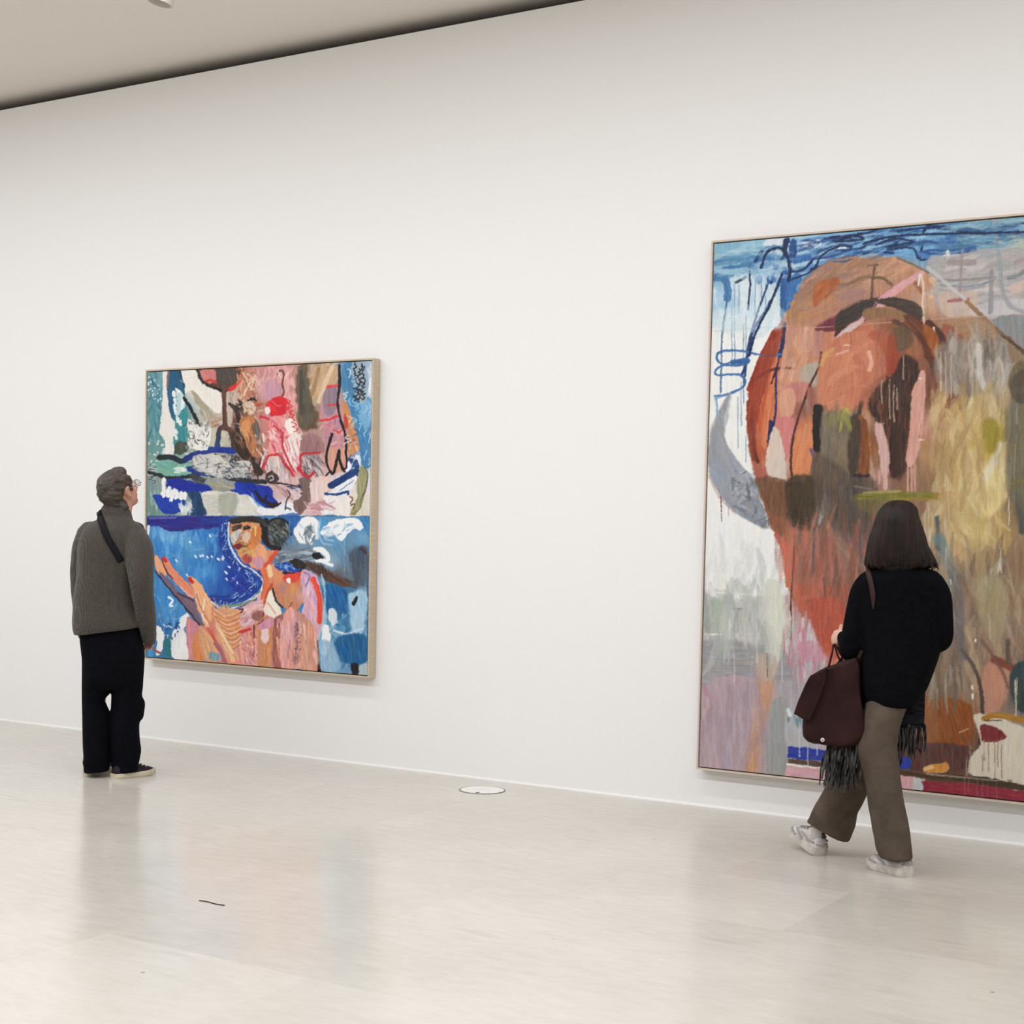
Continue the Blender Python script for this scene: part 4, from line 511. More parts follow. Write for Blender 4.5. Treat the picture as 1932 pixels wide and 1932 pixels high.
    # yellow field
    c.dabs([(1400,B+20),(1830,B-20),(1820,B+850),(1520,B+900),(1400,B+480)],110,[(196,166,112),(206,184,128),(176,146,94),(190,160,84),(210,196,150),(184,140,92)],170,40,88,115,jit=25,al=.45)
    c.fill([(1725,B+200),(1770,B+170),(1800,B+240),(1770,B+330),(1720,B+320)],(160,142,40),soft=9,amp=10); c.line([(1690,B+320),(1740,B+360)],50,(184,160,60),soft=8,al=.8); c.fill([(1640,B+520),(1740,B+420),(1830,B+480),(1820,B+620),(1700,B+720)],(212,192,132),soft=9,amp=10); c.line([(1790,B+300),(1740,B+430),(1690,B+520)],40,(204,200,176),soft=7,al=.8); c.line([(1700,B+10),(1760,B+120)],60,(206,186,150),soft=7,al=.8)
    c.fill([(1840,B+100),(1932,B+40),(2100,B+40),(2100,B+700),(1850,B+620),(1830,B+350)],(122,112,86),amp=16,soft=8,al=.8); c.line([(1900,B+50),(1850,B+110)],14,(110,130,140)); c.line([(1890,B+60),(1888,B+180)],6,(206,200,186)); c.line([(1880,B+300),(1874,B+500)],6,(206,196,170)); c.line([(1850,B+530),(1932,B+500)],24,(140,126,60),soft=4); c.line([(1900,B+600),(1920,B+800)],40,(84,84,76),soft=4)
    c.drip([(1845,B+600,B+740),(1815,B+800,B+950),(1790,B+760,B+900),(1495,B+480,B+720)],(206,188,150),6,al=.6); c.line([(1800,B+980),(1720,D-20),(1680,D+80)],44,(196,188,160),soft=4,al=.8); c.line([(1550,D-40),(1640,D+40)],30,(110,108,110),soft=4)
    # lower left
    c.dabs([(90,D+20),(560,D+20),(560,D+430),(80,D+330)],70,[(200,200,196),(180,182,178),(160,170,158),(210,208,196),(172,172,174)],150,40,92,116,jit=25,al=.5); c.fill([(90,D+110),(200,D+100),(220,D+260),(90,D+290)],(160,172,152),soft=8,amp=12,al=.8); c.line([(90,D+292),(200,D+296)],8,(224,224,220)); c.line([(85,D+50),(420,D+66)],10,(220,220,216),al=.7); c.line([(230,D+140),(232,D+340)],7,(214,222,222),al=.8); c.line([(250,D+145),(300,D+148)],10,(150,152,152)); c.line([(365,D+420),(358,D+490)],10,(206,216,220)); c.line([(395,D+10),(392,D+400)],4,(150,150,150))
    c.fill([(80,D+330),(380,D+350),(600,D+400),(590,D+560),(380,D+540),(78,D+590)],(148,148,150),soft=6,amp=16,ang=4,al=.85); c.fill([(78,D+590),(380,D+545),(400,D+700),(330,D+1085),(60,D+1065)],(172,152,160),soft=3,amp=12,ang=88); c.line([(80,D+600),(130,D+660)],30,(176,130,146),soft=5,al=.7)
    c.fill([(430,D+20),(530,D+20),(525,D+430),(440,D+430)],(206,206,190),soft=5,amp=10); c.fill([(390,D+540),(490,D+540),(472,D+680),(430,D+850),(395,D+1100),(318,D+1085),(355,D+820),(375,D+650)],(190,146,120),soft=3,amp=12,ang=95); c.fill([(388,D+420),(500,D+420),(490,D+550),(390,D+550)],(180,160,144),soft=5,amp=10); c.line([(448,D+400),(450,D+540)],5,(90,70,66)); c.drip([(270,D+560,D+830),(245,D+700,D+850),(335,D+560,D+700),(450,D+680,D+800)],(150,124,136),5,al=.6)
    c.fill([(480,D+680),(565,D+690),(562,D+1110),(490,D+1100),(440,D+1090),(450,D+850)],(152,152,150),soft=2,amp=10); c.fill([(565,D+730),(660,D+790),(780,D+930),(565,D+940)],(170,170,174),soft=2,amp=10); c.line([(570,D+730),(580,D+760)],20,(206,216,220)); c.dabs([(565,D+770),(650,D+770),(650,D+820),(565,D+820)],12,[(84,120,130),(110,140,146)],50,10,90,117,jit=5)
    c.dabs([(560,D+130),(680,D+180),(800,D+430),(720,D+560),(560,D+460)],80,[(196,150,160),(180,196,196),(206,206,200),(170,130,140),(160,160,160),(190,120,136)],110,14,92,118,jit=6,al=.7); c.fill([(620,D+350),(700,D+330),(800,D+400),(800,D+440),(640,D+440)],(196,140,156),soft=3,amp=16,al=.7); c.drip([(548,D+250,D+400),(575,D+380,D+470),(655,D+380,D+480)],(196,110,120),7)
    c.fill([(566,D+938),(800,D+960),(790,D+1030),(566,D+1008)],(46,60,156),amp=14,ang=8,sm=0); c.fill([(566,D+1010),(800,D+1030),(790,D+1065),(562,D+1040)],(92,70,56),amp=12,sm=0); c.line([(562,D+1044),(790,D+1070)],12,(224,222,216)); c.fill([(560,D+1052),(790,D+1075),(770,D+1140),(550,D+1112)],(204,158,164),amp=12,sm=0,ang=8); c.drip([(635,D+800,D+1000),(683,D+940,D+1050),(735,D+945,D+990)],(196,206,216),6)
    # second layer: darker browns, soft streaks, crisp drips
    c.fr(1310,396,1.7556); F=c.fill
    F([(175,640),(200,540),(230,455),(265,395),(300,350),(290,420),(255,520),(225,620),(205,720),(200,830),(185,760)],(146,56,38),amp=18,ang=100,soft=3,al=.75)
    F([(320,330),(350,270),(400,225),(470,180),(560,152),(640,160),(600,180),(500,200),(420,250),(360,320),(330,380)],(158,118,92),amp=16,ang=-40,soft=3,al=.7)
    F([(390,300),(395,250),(440,225),(480,225),(470,260),(420,300),(400,320)],(166,92,52),amp=18,ang=-50,soft=2,al=.8); F([(340,370),(400,330),(470,300),(560,290),(480,340),(400,385)],(172,122,100),amp=16,ang=-20,soft=4,al=.7)
    F([(470,350),(520,315),(580,300),(600,310),(560,350),(510,380),(470,400)],(66,54,48),amp=16,ang=-25,soft=2); F([(590,300),(640,290),(700,295),(750,320),(755,355),(700,335),(640,318)],(70,58,52),amp=16,ang=12,soft=2); F([(560,330),(620,320),(690,340),(720,370),(640,355),(570,365)],(140,104,72),amp=14,soft=3)
    F([(690,350),(740,355),(790,420),(800,480),(770,500),(750,440),(720,390)],(92,50,34),amp=22,ang=50,soft=3,al=.85); F([(755,380),(790,395),(812,440),(800,490),(775,450)],(150,84,40),amp=16,soft=3)
    F([(640,400),(690,385),(720,430),(700,460),(660,450)],(110,84,62),amp=20,soft=5,al=.85); F([(600,400),(650,400),(660,450),(640,560),(610,600),(560,640),(540,620),(600,540)],(164,96,72),amp=22,ang=95,soft=6,al=.6); F([(640,420),(670,430),(660,540),(640,560)],(150,64,40),soft=4,amp=14,al=.7)
    F([(575,640),(600,590),(660,540),(690,480),(735,500),(740,560),(730,640),(715,700),(700,800),(690,860),(650,880),(640,760),(625,700),(590,680)],(64,42,34),amp=20,ang=92,soft=4,al=.85); c.dabs([(580,600),(740,520),(720,860),(640,860)],40,[(96,60,42),(50,34,30),(124,76,50),(84,54,40)],60,8,90,601,jit=6,al=.7)
    F([(720,600),(745,560),(765,580),(755,680),(735,800),(715,850),(700,830),(712,740)],(200,148,132),amp=14,ang=95,wob=1); F([(596,720),(620,706),(632,750),(645,810),(640,880),(618,870),(608,790)],(196,158,150),amp=12,wob=1); c.line([(556,700),(570,770),(592,900)],10,(170,136,112),tap=(1,.4)); c.drip([(628,860,925),(610,860,905),(718,840,930),(728,840,910),(705,840,935),(592,870,920)],(196,150,136),5)
    F([(540,680),(575,720),(580,860),(545,870),(520,800)],(130,76,40),amp=22,ang=88,soft=3); F([(415,690),(520,680),(530,860),(440,880)],(112,100,84),amp=22,ang=90,soft=5,al=.7); F([(515,690),(550,700),(540,860),(510,860)],(66,56,46),amp=16,ang=90,soft=4,al=.85); c.line([(405,655),(402,720),(404,790)],24,(36,30,30)); c.dabs([(430,680),(530,670),(520,720),(440,730)],12,[(160,156,70),(140,136,64)],40,7,90,602,jit=8)
    F([(205,890),(300,895),(310,1000),(260,1010),(230,960)],(110,76,54),amp=18,ang=88,soft=3,al=.85); F([(300,900),(390,880),(400,980),(370,1040),(320,1020)],(66,54,38),amp=14,ang=90,soft=4,al=.85); F([(400,800),(520,880),(600,900),(590,1060),(470,1060),(400,960)],(86,74,64),amp=22,ang=88,soft=8,al=.7)
    c.line([(545,950),(640,945),(780,942)],20,(120,114,44),amp=18,soft=4); c.line([(560,935),(680,930)],8,(160,150,90),al=.8); F([(540,960),(660,955),(640,1010),(560,1000)],(110,100,56),soft=6,amp=14,al=.7)
    F([(795,480),(830,440),(1000,430),(1040,540),(1000,600),(820,600)],(150,140,128),amp=24,ang=88,soft=7,al=.6); c.dabs([(800,450),(1020,430),(1030,600),(800,640)],44,[(120,110,98),(176,168,156),(100,90,80),(190,182,170),(140,122,100)],80,14,90,603,jit=8,al=.6); c.line([(940,450),(945,540),(960,590)],20,(196,192,184),soft=3,al=.8)
    c.drip([(620,560,640),(645,560,690),(690,480,560),(660,580,700),(670,590,660),(830,470,640),(850,480,620),(815,470,600)],(206,176,150),4,al=.7)
    c.dabs([(790,640),(1040,600),(1040,1000),(800,1000)],70,[(176,146,96),(196,170,110),(160,126,84),(206,188,140),(150,120,76)],110,22,92,604,jit=10,al=.45); F([(955,700),(985,690),(1010,720),(1000,790),(965,800)],(146,130,40),soft=7,amp=12,al=.8)
    F([(1040,640),(1092,600),(1300,600),(1300,1000),(1060,980),(1030,800)],(104,98,80),amp=20,soft=8,al=.6); F([(1050,560),(1092,530),(1092,640),(1050,620)],(84,74,58),soft=5,amp=16,al=.8)
    F([(45,760),(70,680),(120,600),(110,690),(100,760),(130,850),(185,900),(215,960),(245,1055),(180,1030),(110,980),(60,890)],(140,144,152),amp=18,ang=65,soft=2,al=.55); c.dabs([(110,860),(200,880),(240,1050),(130,990)],34,[(110,114,124),(170,174,182),(90,94,104),(150,154,162)],44,7,60,605,jit=40,al=.8)
    # water and sky notes
    c.dabs([(70,130),(290,110),(285,210),(75,230)],34,[(90,146,176),(146,186,206),(60,112,156),(176,200,210)],90,12,-6,606,jit=8,al=.7); c.dabs([(320,110),(760,60),(740,150),(420,170)],50,[(50,92,146),(120,176,212),(32,62,116),(160,200,220)],80,10,-8,607,jit=12,al=.75); c.dabs([(760,60),(1092,30),(1092,110),(780,140)],44,[(60,106,146),(110,156,180),(36,66,110),(140,176,186)],90,11,-5,608,jit=8,al=.7)
    c.dabs([(190,180),(290,150),(280,250),(200,230)],18,[(120,160,196),(70,120,176),(160,186,208)],40,14,60,609,jit=40,al=.8); F([(70,330),(280,320),(280,395),(70,400)],(196,214,222),amp=10,soft=6,al=.5); c.line([(62,400),(300,385)],3,(176,190,198),al=.7)
    for P,w in [([(220,190),(240,140),(280,125),(305,150),(315,200),(310,235)],9),([(300,100),(300,150)],14),([(450,90),(520,85),(560,95),(470,105),(540,80)],7),([(560,110),(640,90),(720,82),(880,76),(1092,72)],8),([(600,115),(660,95),(720,105),(650,120)],6),([(320,230),(390,200),(420,150),(480,120),(520,120)],6),([(640,130),(720,125),(740,160)],7),([(290,210),(250,310),(205,400),(180,480)],8)]: c.line(P,w,(24,44,84),amp=10)
    c.fr(1310,396,1.7556)
    c.dabs([(240,1040),(600,1040),(520,1400),(330,1300)],70,[(150,84,68),(176,100,80),(120,84,72),(190,112,92),(104,80,70)],150,14,92,610,jit=6,al=.5); F([(370,1300),(480,1290),(520,1400),(460,1490),(410,1430)],(178,84,64),amp=18,soft=4,al=.8)
    c.dabs([(760,1150),(1060,1150),(1060,1560),(800,1560)],90,[(120,98,80),(150,124,100),(96,84,74),(170,146,112),(130,104,86)],170,14,90,611,jit=8,al=.5); c.dabs([(40,1280),(260,1280),(260,1500),(40,1480)],40,[(150,160,150),(170,174,172),(190,190,184),(136,138,138)],130,22,92,612,jit=10,al=.45); c.dabs([(40,1580),(230,1560),(240,1820),(30,1840)],40,[(160,140,150),(176,156,162),(150,128,140)],120,20,90,613,jit=8,al=.4)
    c.drip([(150,1330,1400),(206,1360,1500),(130,1470,1560),(290,1450,1560),(300,1380,1440),(760,1080,1180),(780,1060,1240),(745,1040,1120),(1040,960,1040),(1015,1120,1200)],(206,204,196),4,al=.6)
    c.fr(1300,380,3.057)
    # right of the visitor: lower
    c.dabs([(1520,D),(1932,D),(1932,D+480),(1560,D+620)],90,[(150,128,108),(166,144,120),(120,106,92),(180,156,120),(134,104,80)],190,26,85,119,jit=14,al=.55); c.fill([(1640,D-20),(1800,D-20),(1830,D+160),(1760,D+330),(1690,D+240)],(162,148,112),soft=9,amp=12,al=.7); c.line([(1550,D+60),(1560,D+300),(1580,D+420)],60,(104,100,100),soft=7,al=.7)
    c.fill([(1700,D+480),(1830,D+460),(1840,D+640),(1750,D+760),(1690,D+760)],(186,134,110),soft=5,amp=12); c.line([(1760,D+440),(1850,D+480)],46,(130,70,56),soft=4); c.line([(1690,D+330),(1800,D+500),(1840,D+600)],20,(120,90,74),soft=2,al=.8); c.line([(1835,D+330),(1838,D+460)],24,(96,84,70),soft=3)
    c.line([(1570,D+380),(1640,D+480),(1680,D+600),(1690,D+740),(1680,D+900),(1660,D+1040)],22,(104,92,84),(50,36,36)); c.line([(1690,D+800),(1675,D+960),(1640,D+1060)],26,(44,30,32),tap=(.4,.6))
    c.fill([(1400,D+700),(1520,D+660),(1630,D+720),(1630,D+880),(1560,D+960),(1400,D+950)],(142,80,38),amp=16,ang=70,soft=3); c.fill([(1350,D+700),(1420,D+680),(1430,D+900),(1360,D+950)],(150,96,58),amp=12,soft=4); c.fill([(1270,D+930),(1600,D+940),(1640,D+1060),(1270,D+1080)],(96,64,58),amp=18,ang=86,soft=4); c.dabs([(1380,D+540),(1560,D+480),(1560,D+680),(1380,D+700)],24,[(110,100,84),(140,116,90),(160,150,130)],150,14,90,120,jit=5,al=.7)
    c.fill([(1640,D+760),(1780,D+770),(1932,D+830),(2100,D+850),(2100,D+1230),(1932,D+1170),(1640,D+1120),(1620,D+1000),(1680,D+920)],(208,198,178),amp=9,soft=3); c.fill([(1685,D+820),(1750,D+822),(1830,D+882),(1760,D+912),(1685,D+905)],(128,52,54),amp=12); c.line([(1700,D+780),(1770,D+760),(1932,D+790)],34,(176,124,50),amp=12); c.line([(1700,D+790),(1800,D+792)],6,(96,66,50)); c.fill([(1865,D+480),(2100,D+440),(2100,D+780),(1940,D+750),(1870,D+690)],(58,72,72),amp=12,soft=3); c.line([(1880,D+560),(1884,D+760)],9,(196,186,160))
    c.drip([(1700,D+900,D+1020),(1725,D+905,D+1080),(1760,D+905,D+1130),(1780,D+900,D+1060),(1800,D+890,D+1120),(1690,D+990,D+1080)],(150,116,96),6); c.fill([(1838,D+1135),(1856,D+1130),(1866,D+1150),(1848,D+1158)],(150,140,120)); c.line([(1632,D+590),(1632,D+610)],9,(236,230,216)); c.line([(1632,D+640),(1633,D+664)],9,(236,230,216)); c.line([(1650,D+325),(1650,D+337)],8,(240,236,226)); c.drip([(1735,D+200,D+315),(1890,D+540,D+640),(1620,D+940,D+1080),(1600,D+1000,D+1110)],(196,180,150),6,al=.7); c.line([(1555,D+860),(1610,D+840)],8,(190,150,110))
    c.fill([(1210,D+1000),(1275,D+1010),(1270,D+1068),(1208,D+1065)],(44,62,156),amp=12); c.fill([(1355,D+1060),(1480,D+1035),(1480,D+1085),(1370,D+1095)],(206,142,62),amp=14); c.line([(1360,D+1070),(1400,D+1060)],24,(222,180,120)); c.fill([(1205,D+1075),(1360,D+1100),(1700,D+1115),(1932,D+1165),(2100,D+1190),(2100,D+1230),(1932,D+1200),(1600,D+1150),(1205,D+1105)],(78,62,44),amp=10,sm=0,ang=6)
    c.line([(1370,D+1100),(1600,D+1122),(1780,D+1140)],8,(150,140,130)); c.fill([(1205,D+1106),(1300,D+1115),(1300,D+1210),(1205,D+1190)],(214,160,166),amp=12,sm=0); c.fill([(1290,D+1120),(1360,D+1130),(1350,D+1215),(1290,D+1205)],(190,192,192),amp=16,sm=0); c.fill([(1345,D+1140),(1600,D+1152),(1932,D+1200),(2100,D+1225),(2100,D+1330),(1345,D+1230)],(148,50,64),amp=12,sm=0,ang=7); c.drip([(1590,D+1100,D+1220),(1610,D+1120,D+1200),(1660,D+1110,D+1230),(1690,D+1140,D+1240),(1720,D+1150,D+1230),(1770,D+1150,D+1250)],(180,110,110),5,al=.6)
    g=c.a.mean(2,keepdims=True); c.a=g+(c.a-g)*.9; return c.finish(.5,5,1.07)
# ---------------------------------------------------------------- camera
YAW,PITCH,ROLL,FOC,WALL,TOP,PYC=0.5561,-0.0639,0.0209,2893.53,7.7208,4.5039,1187.33
EYE=np.array([0,0,1.5])
_f=np.array([-math.sin(YAW)*math.cos(PITCH),math.cos(YAW)*math.cos(PITCH),math.sin(PITCH)])
_r0=np.array([math.cos(YAW),math.sin(YAW),0.]); _u0=np.cross(_r0,_f)
RT=math.cos(ROLL)*_r0+math.sin(ROLL)*_u0; UP=-math.sin(ROLL)*_r0+math.cos(ROLL)*_u0; FW=_f
def ray(x,y): return RT*(x-966)/FOC+UP*(PYC-y)/FOC+FW
def on(x,y,axis,val):
    d=ray(x,y); return EYE+d*((val-EYE[axis])/d[axis])
def proj(P):
    d=np.asarray(P,float)-EYE; z=d@FW; return np.stack([966+FOC*(d@RT)/z,PYC-FOC*(d@UP)/z],-1)
cd=bpy.data.cameras.new('camera'); cam=bpy.data.objects.new('camera',cd); COL.objects.link(cam)
cd.sensor_width=36; cd.lens=FOC/1932*36; cd.shift_y=(PYC-966)/1932; cd.clip_end=200
M=Matrix(((RT[0],UP[0],-FW[0],EYE[0]),(RT[1],UP[1],-FW[1],EYE[1]),(RT[2],UP[2],-FW[2],EYE[2]),(0,0,0,1)))
cam.matrix_world=M; SC.camera=cam
# ---------------------------------------------------------------- materials
def lin(c):
    c=np.asarray(c,float)/255; return np.where(c<=.04045,c/12.92,((c+.055)/1.055)**2.4)
def mat(name,col,rough=.6,spec=.4,build=None,sheen=0):
    m=bpy.data.materials.new(name); m.use_nodes=True; nt=m.node_tree; b=nt.nodes['Principled BSDF']
    b.inputs['Base Color'].default_value=(*lin(col),1); b.inputs['Roughness'].default_value=rough; b.inputs['Specular IOR Level'].default_value=spec
    if sheen: b.inputs['Sheen Weight'].default_value=sheen
    if build: build(nt,b)
    return m
def nd(nt,t,**k):
    n=nt.nodes.new(t)
    for a,v in k.items():
        if a.startswith('i_'): n.inputs[a[2:].replace('_',' ')].default_value=v
        else: setattr(n,a,v)
    return n
def mottled(c1,c2,scale=8,detail=4,bump=0,stretch=(1,1,1),bscale=None):
    def f(nt,b):
        tc=nd(nt,'ShaderNodeTexCoord'); mp=nd(nt,'ShaderNodeMapping'); mp.inputs['Scale'].default_value=stretch
        n=nd(nt,'ShaderNodeTexNoise'); n.inputs['Scale'].default_value=scale; n.inputs['Detail'].default_value=detail
        r=nd(nt,'ShaderNodeValToRGB'); r.color_ramp.elements[0].color=(*lin(c1),1); r.color_ramp.elements[1].color=(*lin(c2),1)
        r.color_ramp.elements[0].position=.3; r.color_ramp.elements[1].position=.7
        L=nt.links.new; L(tc.outputs['Object'],mp.inputs['Vector']); L(mp.outputs['Vector'],n.inputs['Vector']); L(n.outputs['Fac'],r.inputs['Fac']); L(r.outputs['Color'],b.inputs['Base Color'])
        if bump:
            n2=nd(nt,'ShaderNodeTexNoise'); n2.inputs['Scale'].default_value=bscale or scale*6; n2.inputs['Detail'].default_value=5
            bp=nd(nt,'ShaderNodeBump'); bp.inputs['Strength'].default_value=bump; bp.inputs['Distance'].default_value=.004
            L(mp.outputs['Vector'],n2.inputs['Vector']); L(n2.outputs['Fac'],bp.inputs['Height']); L(bp.outputs['Normal'],b.inputs['Normal'])
    return f
def knit(c1,c2,pitch=.0105):
    # vertical knitted ribs: groove shade is put into the colour, darker than the crown
    def f(nt,b):
        L=nt.links.new
        tc=nd(nt,'ShaderNodeTexCoord'); n=nd(nt,'ShaderNodeTexNoise'); n.inputs['Scale'].default_value=5; n.inputs['Detail'].default_value=2
        sx=nd(nt,'ShaderNodeSeparateXYZ'); L(tc.outputs['Object'],sx.inputs[0]); L(tc.outputs['Object'],n.inputs['Vector'])
        ad=nd(nt,'ShaderNodeMath',operation='MULTIPLY_ADD'); ad.inputs[1].default_value=.05; L(n.outputs['Fac'],ad.inputs[0]); L(sx.outputs['X'],ad.inputs[2])
        a2=nd(nt,'ShaderNodeMath',operation='MULTIPLY_ADD'); a2.inputs[1].default_value=.7; L(sx.outputs['Y'],a2.inputs[0]); L(ad.outputs[0],a2.inputs[2])
        ml=nd(nt,'ShaderNodeMath',operation='MULTIPLY'); ml.inputs[1].default_value=2*math.pi/pitch; L(a2.outputs[0],ml.inputs[0])
        s=nd(nt,'ShaderNodeMath',operation='SINE'); L(ml.outputs[0],s.inputs[0])
        r=nd(nt,'ShaderNodeMapRange'); r.inputs['From Min'].default_value=-1; L(s.outputs[0],r.inputs['Value'])
        n2=nd(nt,'ShaderNodeTexNoise'); n2.inputs['Scale'].default_value=60; L(tc.outputs['Object'],n2.inputs['Vector'])
        mx=nd(nt,'ShaderNodeMix',data_type='RGBA'); mx.inputs[6].default_value=(*lin(c1),1); mx.inputs[7].default_value=(*lin(c2),1)
        av=nd(nt,'ShaderNodeMath',operation='MULTIPLY_ADD'); av.inputs[1].default_value=.5; L(r.outputs[0],av.inputs[0]); L(n2.outputs['Fac'],av.inputs[2])
        sb=nd(nt,'ShaderNodeMath',operation='SUBTRACT'); sb.inputs[1].default_value=.25; sb.use_clamp=True; L(av.outputs[0],sb.inputs[0]); L(sb.outputs[0],mx.inputs[0]); L(mx.outputs[2],b.inputs['Base Color'])
        bp=nd(nt,'ShaderNodeBump'); bp.inputs['Strength'].default_value=.5; bp.inputs['Distance'].default_value=.004; L(r.outputs[0],bp.inputs['Height']); L(bp.outputs['Normal'],b.inputs['Normal'])
    return f
def vcol(gain):
    def f(nt,b):
        a=nd(nt,'ShaderNodeAttribute',attribute_name='paint'); nt.links.new(a.outputs['Color'],b.inputs['Base Color'])
    return f
# ---------------------------------------------------------------- object helpers
def obj(name,me,m=None,parent=None,smooth=False):
    o=bpy.data.objects.new(name,me); COL.objects.link(o)
    if m is not None: me.materials.append(m)
    if parent is not None: o.parent=parent
    if smooth: me.polygons.foreach_set('use_smooth',np.ones(len(me.polygons),bool))
    return o
def mesh(name,V,F):
    me=bpy.data.meshes.new(name); me.from_pydata([tuple(map(float,v)) for v in V],[],[tuple(f) for f in F]); me.update(); return me
def tag(o,label=None,cat=None,group=None,kind=None):
    if label:o['label']=label
    if cat:o['category']=cat
    if group:o['group']=group
    if kind:o['kind']=kind
    return o
def empty(name,loc,rz,label,cat,group=None):
    o=bpy.data.objects.new(name,None); COL.objects.link(o); o.location=tuple(map(float,loc)); o.rotation_euler=(0,0,rz); o.empty_display_size=.1
    return tag(o,label,cat,group)
def boxes(L):
    V=[];F=[]
    for x0,y0,z0,x1,y1,z1 in L:
        n=len(V); V+=[(x0,y0,z0),(x1,y0,z0),(x1,y1,z0),(x0,y1,z0),(x0,y0,z1),(x1,y0,z1),(x1,y1,z1),(x0,y1,z1)]
        F+=[(n,n+3,n+2,n+1),(n+4,n+5,n+6,n+7),(n,n+1,n+5,n+4),(n+1,n+2,n+6,n+5),(n+2,n+3,n+7,n+6),(n+3,n,n+4,n+7)]
    return V,F
def ring_loft(R,cap=True):
    n=len(R[0]); V=[p for r in R for p in r]; F=[]
    for i in range(len(R)-1):
        for j in range(n): k=(j+1)%n; F.append((i*n+j,i*n+k,(i+1)*n+k,(i+1)*n+j))
    if cap: F.append(tuple(range(n-1,-1,-1))); F.append(tuple((len(R)-1)*n+j for j in range(n)))
    return V,F
def ell(c,ax,n=20,m=12):
    # ellipsoid with centre c and the three half-axis vectors ax
    c=np.array(c,float); A=[np.array(a,float) for a in ax]; R=[]
    for i in range(1,m):
        t=math.pi*i/m; R.append([c+A[2]*math.cos(t)+math.sin(t)*(A[0]*math.cos(2*math.pi*j/n)+A[1]*math.sin(2*math.pi*j/n)) for j in range(n)])
    V,F=ring_loft(R,False); a=len(V); V=V+[c+A[2],c-A[2]]
    for j in range(n): k=(j+1)%n; F.append((a,k,j)); F.append((a+1,(m-2)*n+j,(m-2)*n+k))
    return V,F
def spline(P,n=6):
    P=[np.array(p,float) for p in P]
    if len(P)<3: return P
    Q=[2*P[0]-P[1]]+P+[2*P[-1]-P[-2]]; out=[]
    for i in range(1,len(Q)-2):
        a,b,c,d=Q[i-1:i+3]
        for k in range(n):
            t=k/n; out.append(.5*(2*b+(c-a)*t+(2*a-5*b+4*c-d)*t*t+(3*b-a-3*c+d)*t**3))
    out.append(P[-1]); return out
def tube(P,rad,n=14,flat=1.,ref=(0,1,0),sub=5):
    # round or flattened tube through 3-D points; rounded ends
    k=len(P); rad=[rad]*k if np.isscalar(rad) else list(rad)
    Q=spline([np.append(np.array(p,float),r) for p,r in zip(P,rad)],sub); R=[]
    for i,q in enumerate(Q):
        t=Q[min(i+1,len(Q)-1)][:3]-Q[max(i-1,0)][:3]; t=t/(np.linalg.norm(t)+1e-9)
        e=np.cross(t,np.array(ref,float)); 
        if np.linalg.norm(e)<1e-3: e=np.cross(t,np.array([1,0,0.]))
        e/=np.linalg.norm(e); g=np.cross(e,t); r=q[3]
        mk=lambda o,s:[q[:3]+t*o+(e*math.cos(2*math.pi*j/n)+g*flat*math.sin(2*math.pi*j/n))*r*s for j in range(n)]
        if i==0: R+= [mk(-r*.9*flat,.35),mk(-r*.6*flat,.75)]
        R.append(mk(0,1))
        if i==len(Q)-1: R+=[mk(r*.6*flat,.75),mk(r*.9*flat,.35)]
    return ring_loft(R)
def merge(L):
    V=[];F=[]
    for v,f in L:
        n=len(V); V+=list(v); F+=[tuple(i+n for i in q) for q in f]
    return V,F
def blend(name,pieces,voxel,it,m,parent,disp=None,fac=.5,post=0):
    # joins overlapping volumes into one continuous surface
    me=mesh(name,*merge(pieces)); t=bpy.data.objects.new('tmp',me); COL.objects.link(t)
    a=t.modifiers.new('r','REMESH'); a.mode='VOXEL'; a.voxel_size=voxel
    if it: b=t.modifiers.new('s','SMOOTH'); b.factor=fac; b.iterations=it
    if post: c=t.modifiers.new('u','SUBSURF'); c.levels=post; c.render_levels=post
    dg=bpy.context.evaluated_depsgraph_get(); out=bpy.data.meshes.new_from_object(t.evaluated_get(dg)); out.name=name
    bpy.data.objects.remove(t); bpy.data.meshes.remove(me)
    if disp:
        n=len(out.vertices); co=np.empty(n*3); no=np.empty(n*3); out.vertices.foreach_get('co',co); out.vertex_normals.foreach_get('vector',no)
        co=co.reshape(-1,3); no=no.reshape(-1,3); co=co+no*disp(co,no)[:,None]; out.vertices.foreach_set('co',co.ravel()); out.update()
    return obj(name,out,m,parent,True)
def vnoise(co,s,seed=0):
    # smooth 3-D noise for folds, strands and creases
    s=np.array(s); q=co*s+seed*7.7
    return (vn(q[:,0]+.37*q[:,2],q[:,1]*.9+q[:,2]*.8,seed)+vn(q[:,2]+.21*q[:,0],q[:,0]*.7-q[:,1]*.6,seed+5))-1
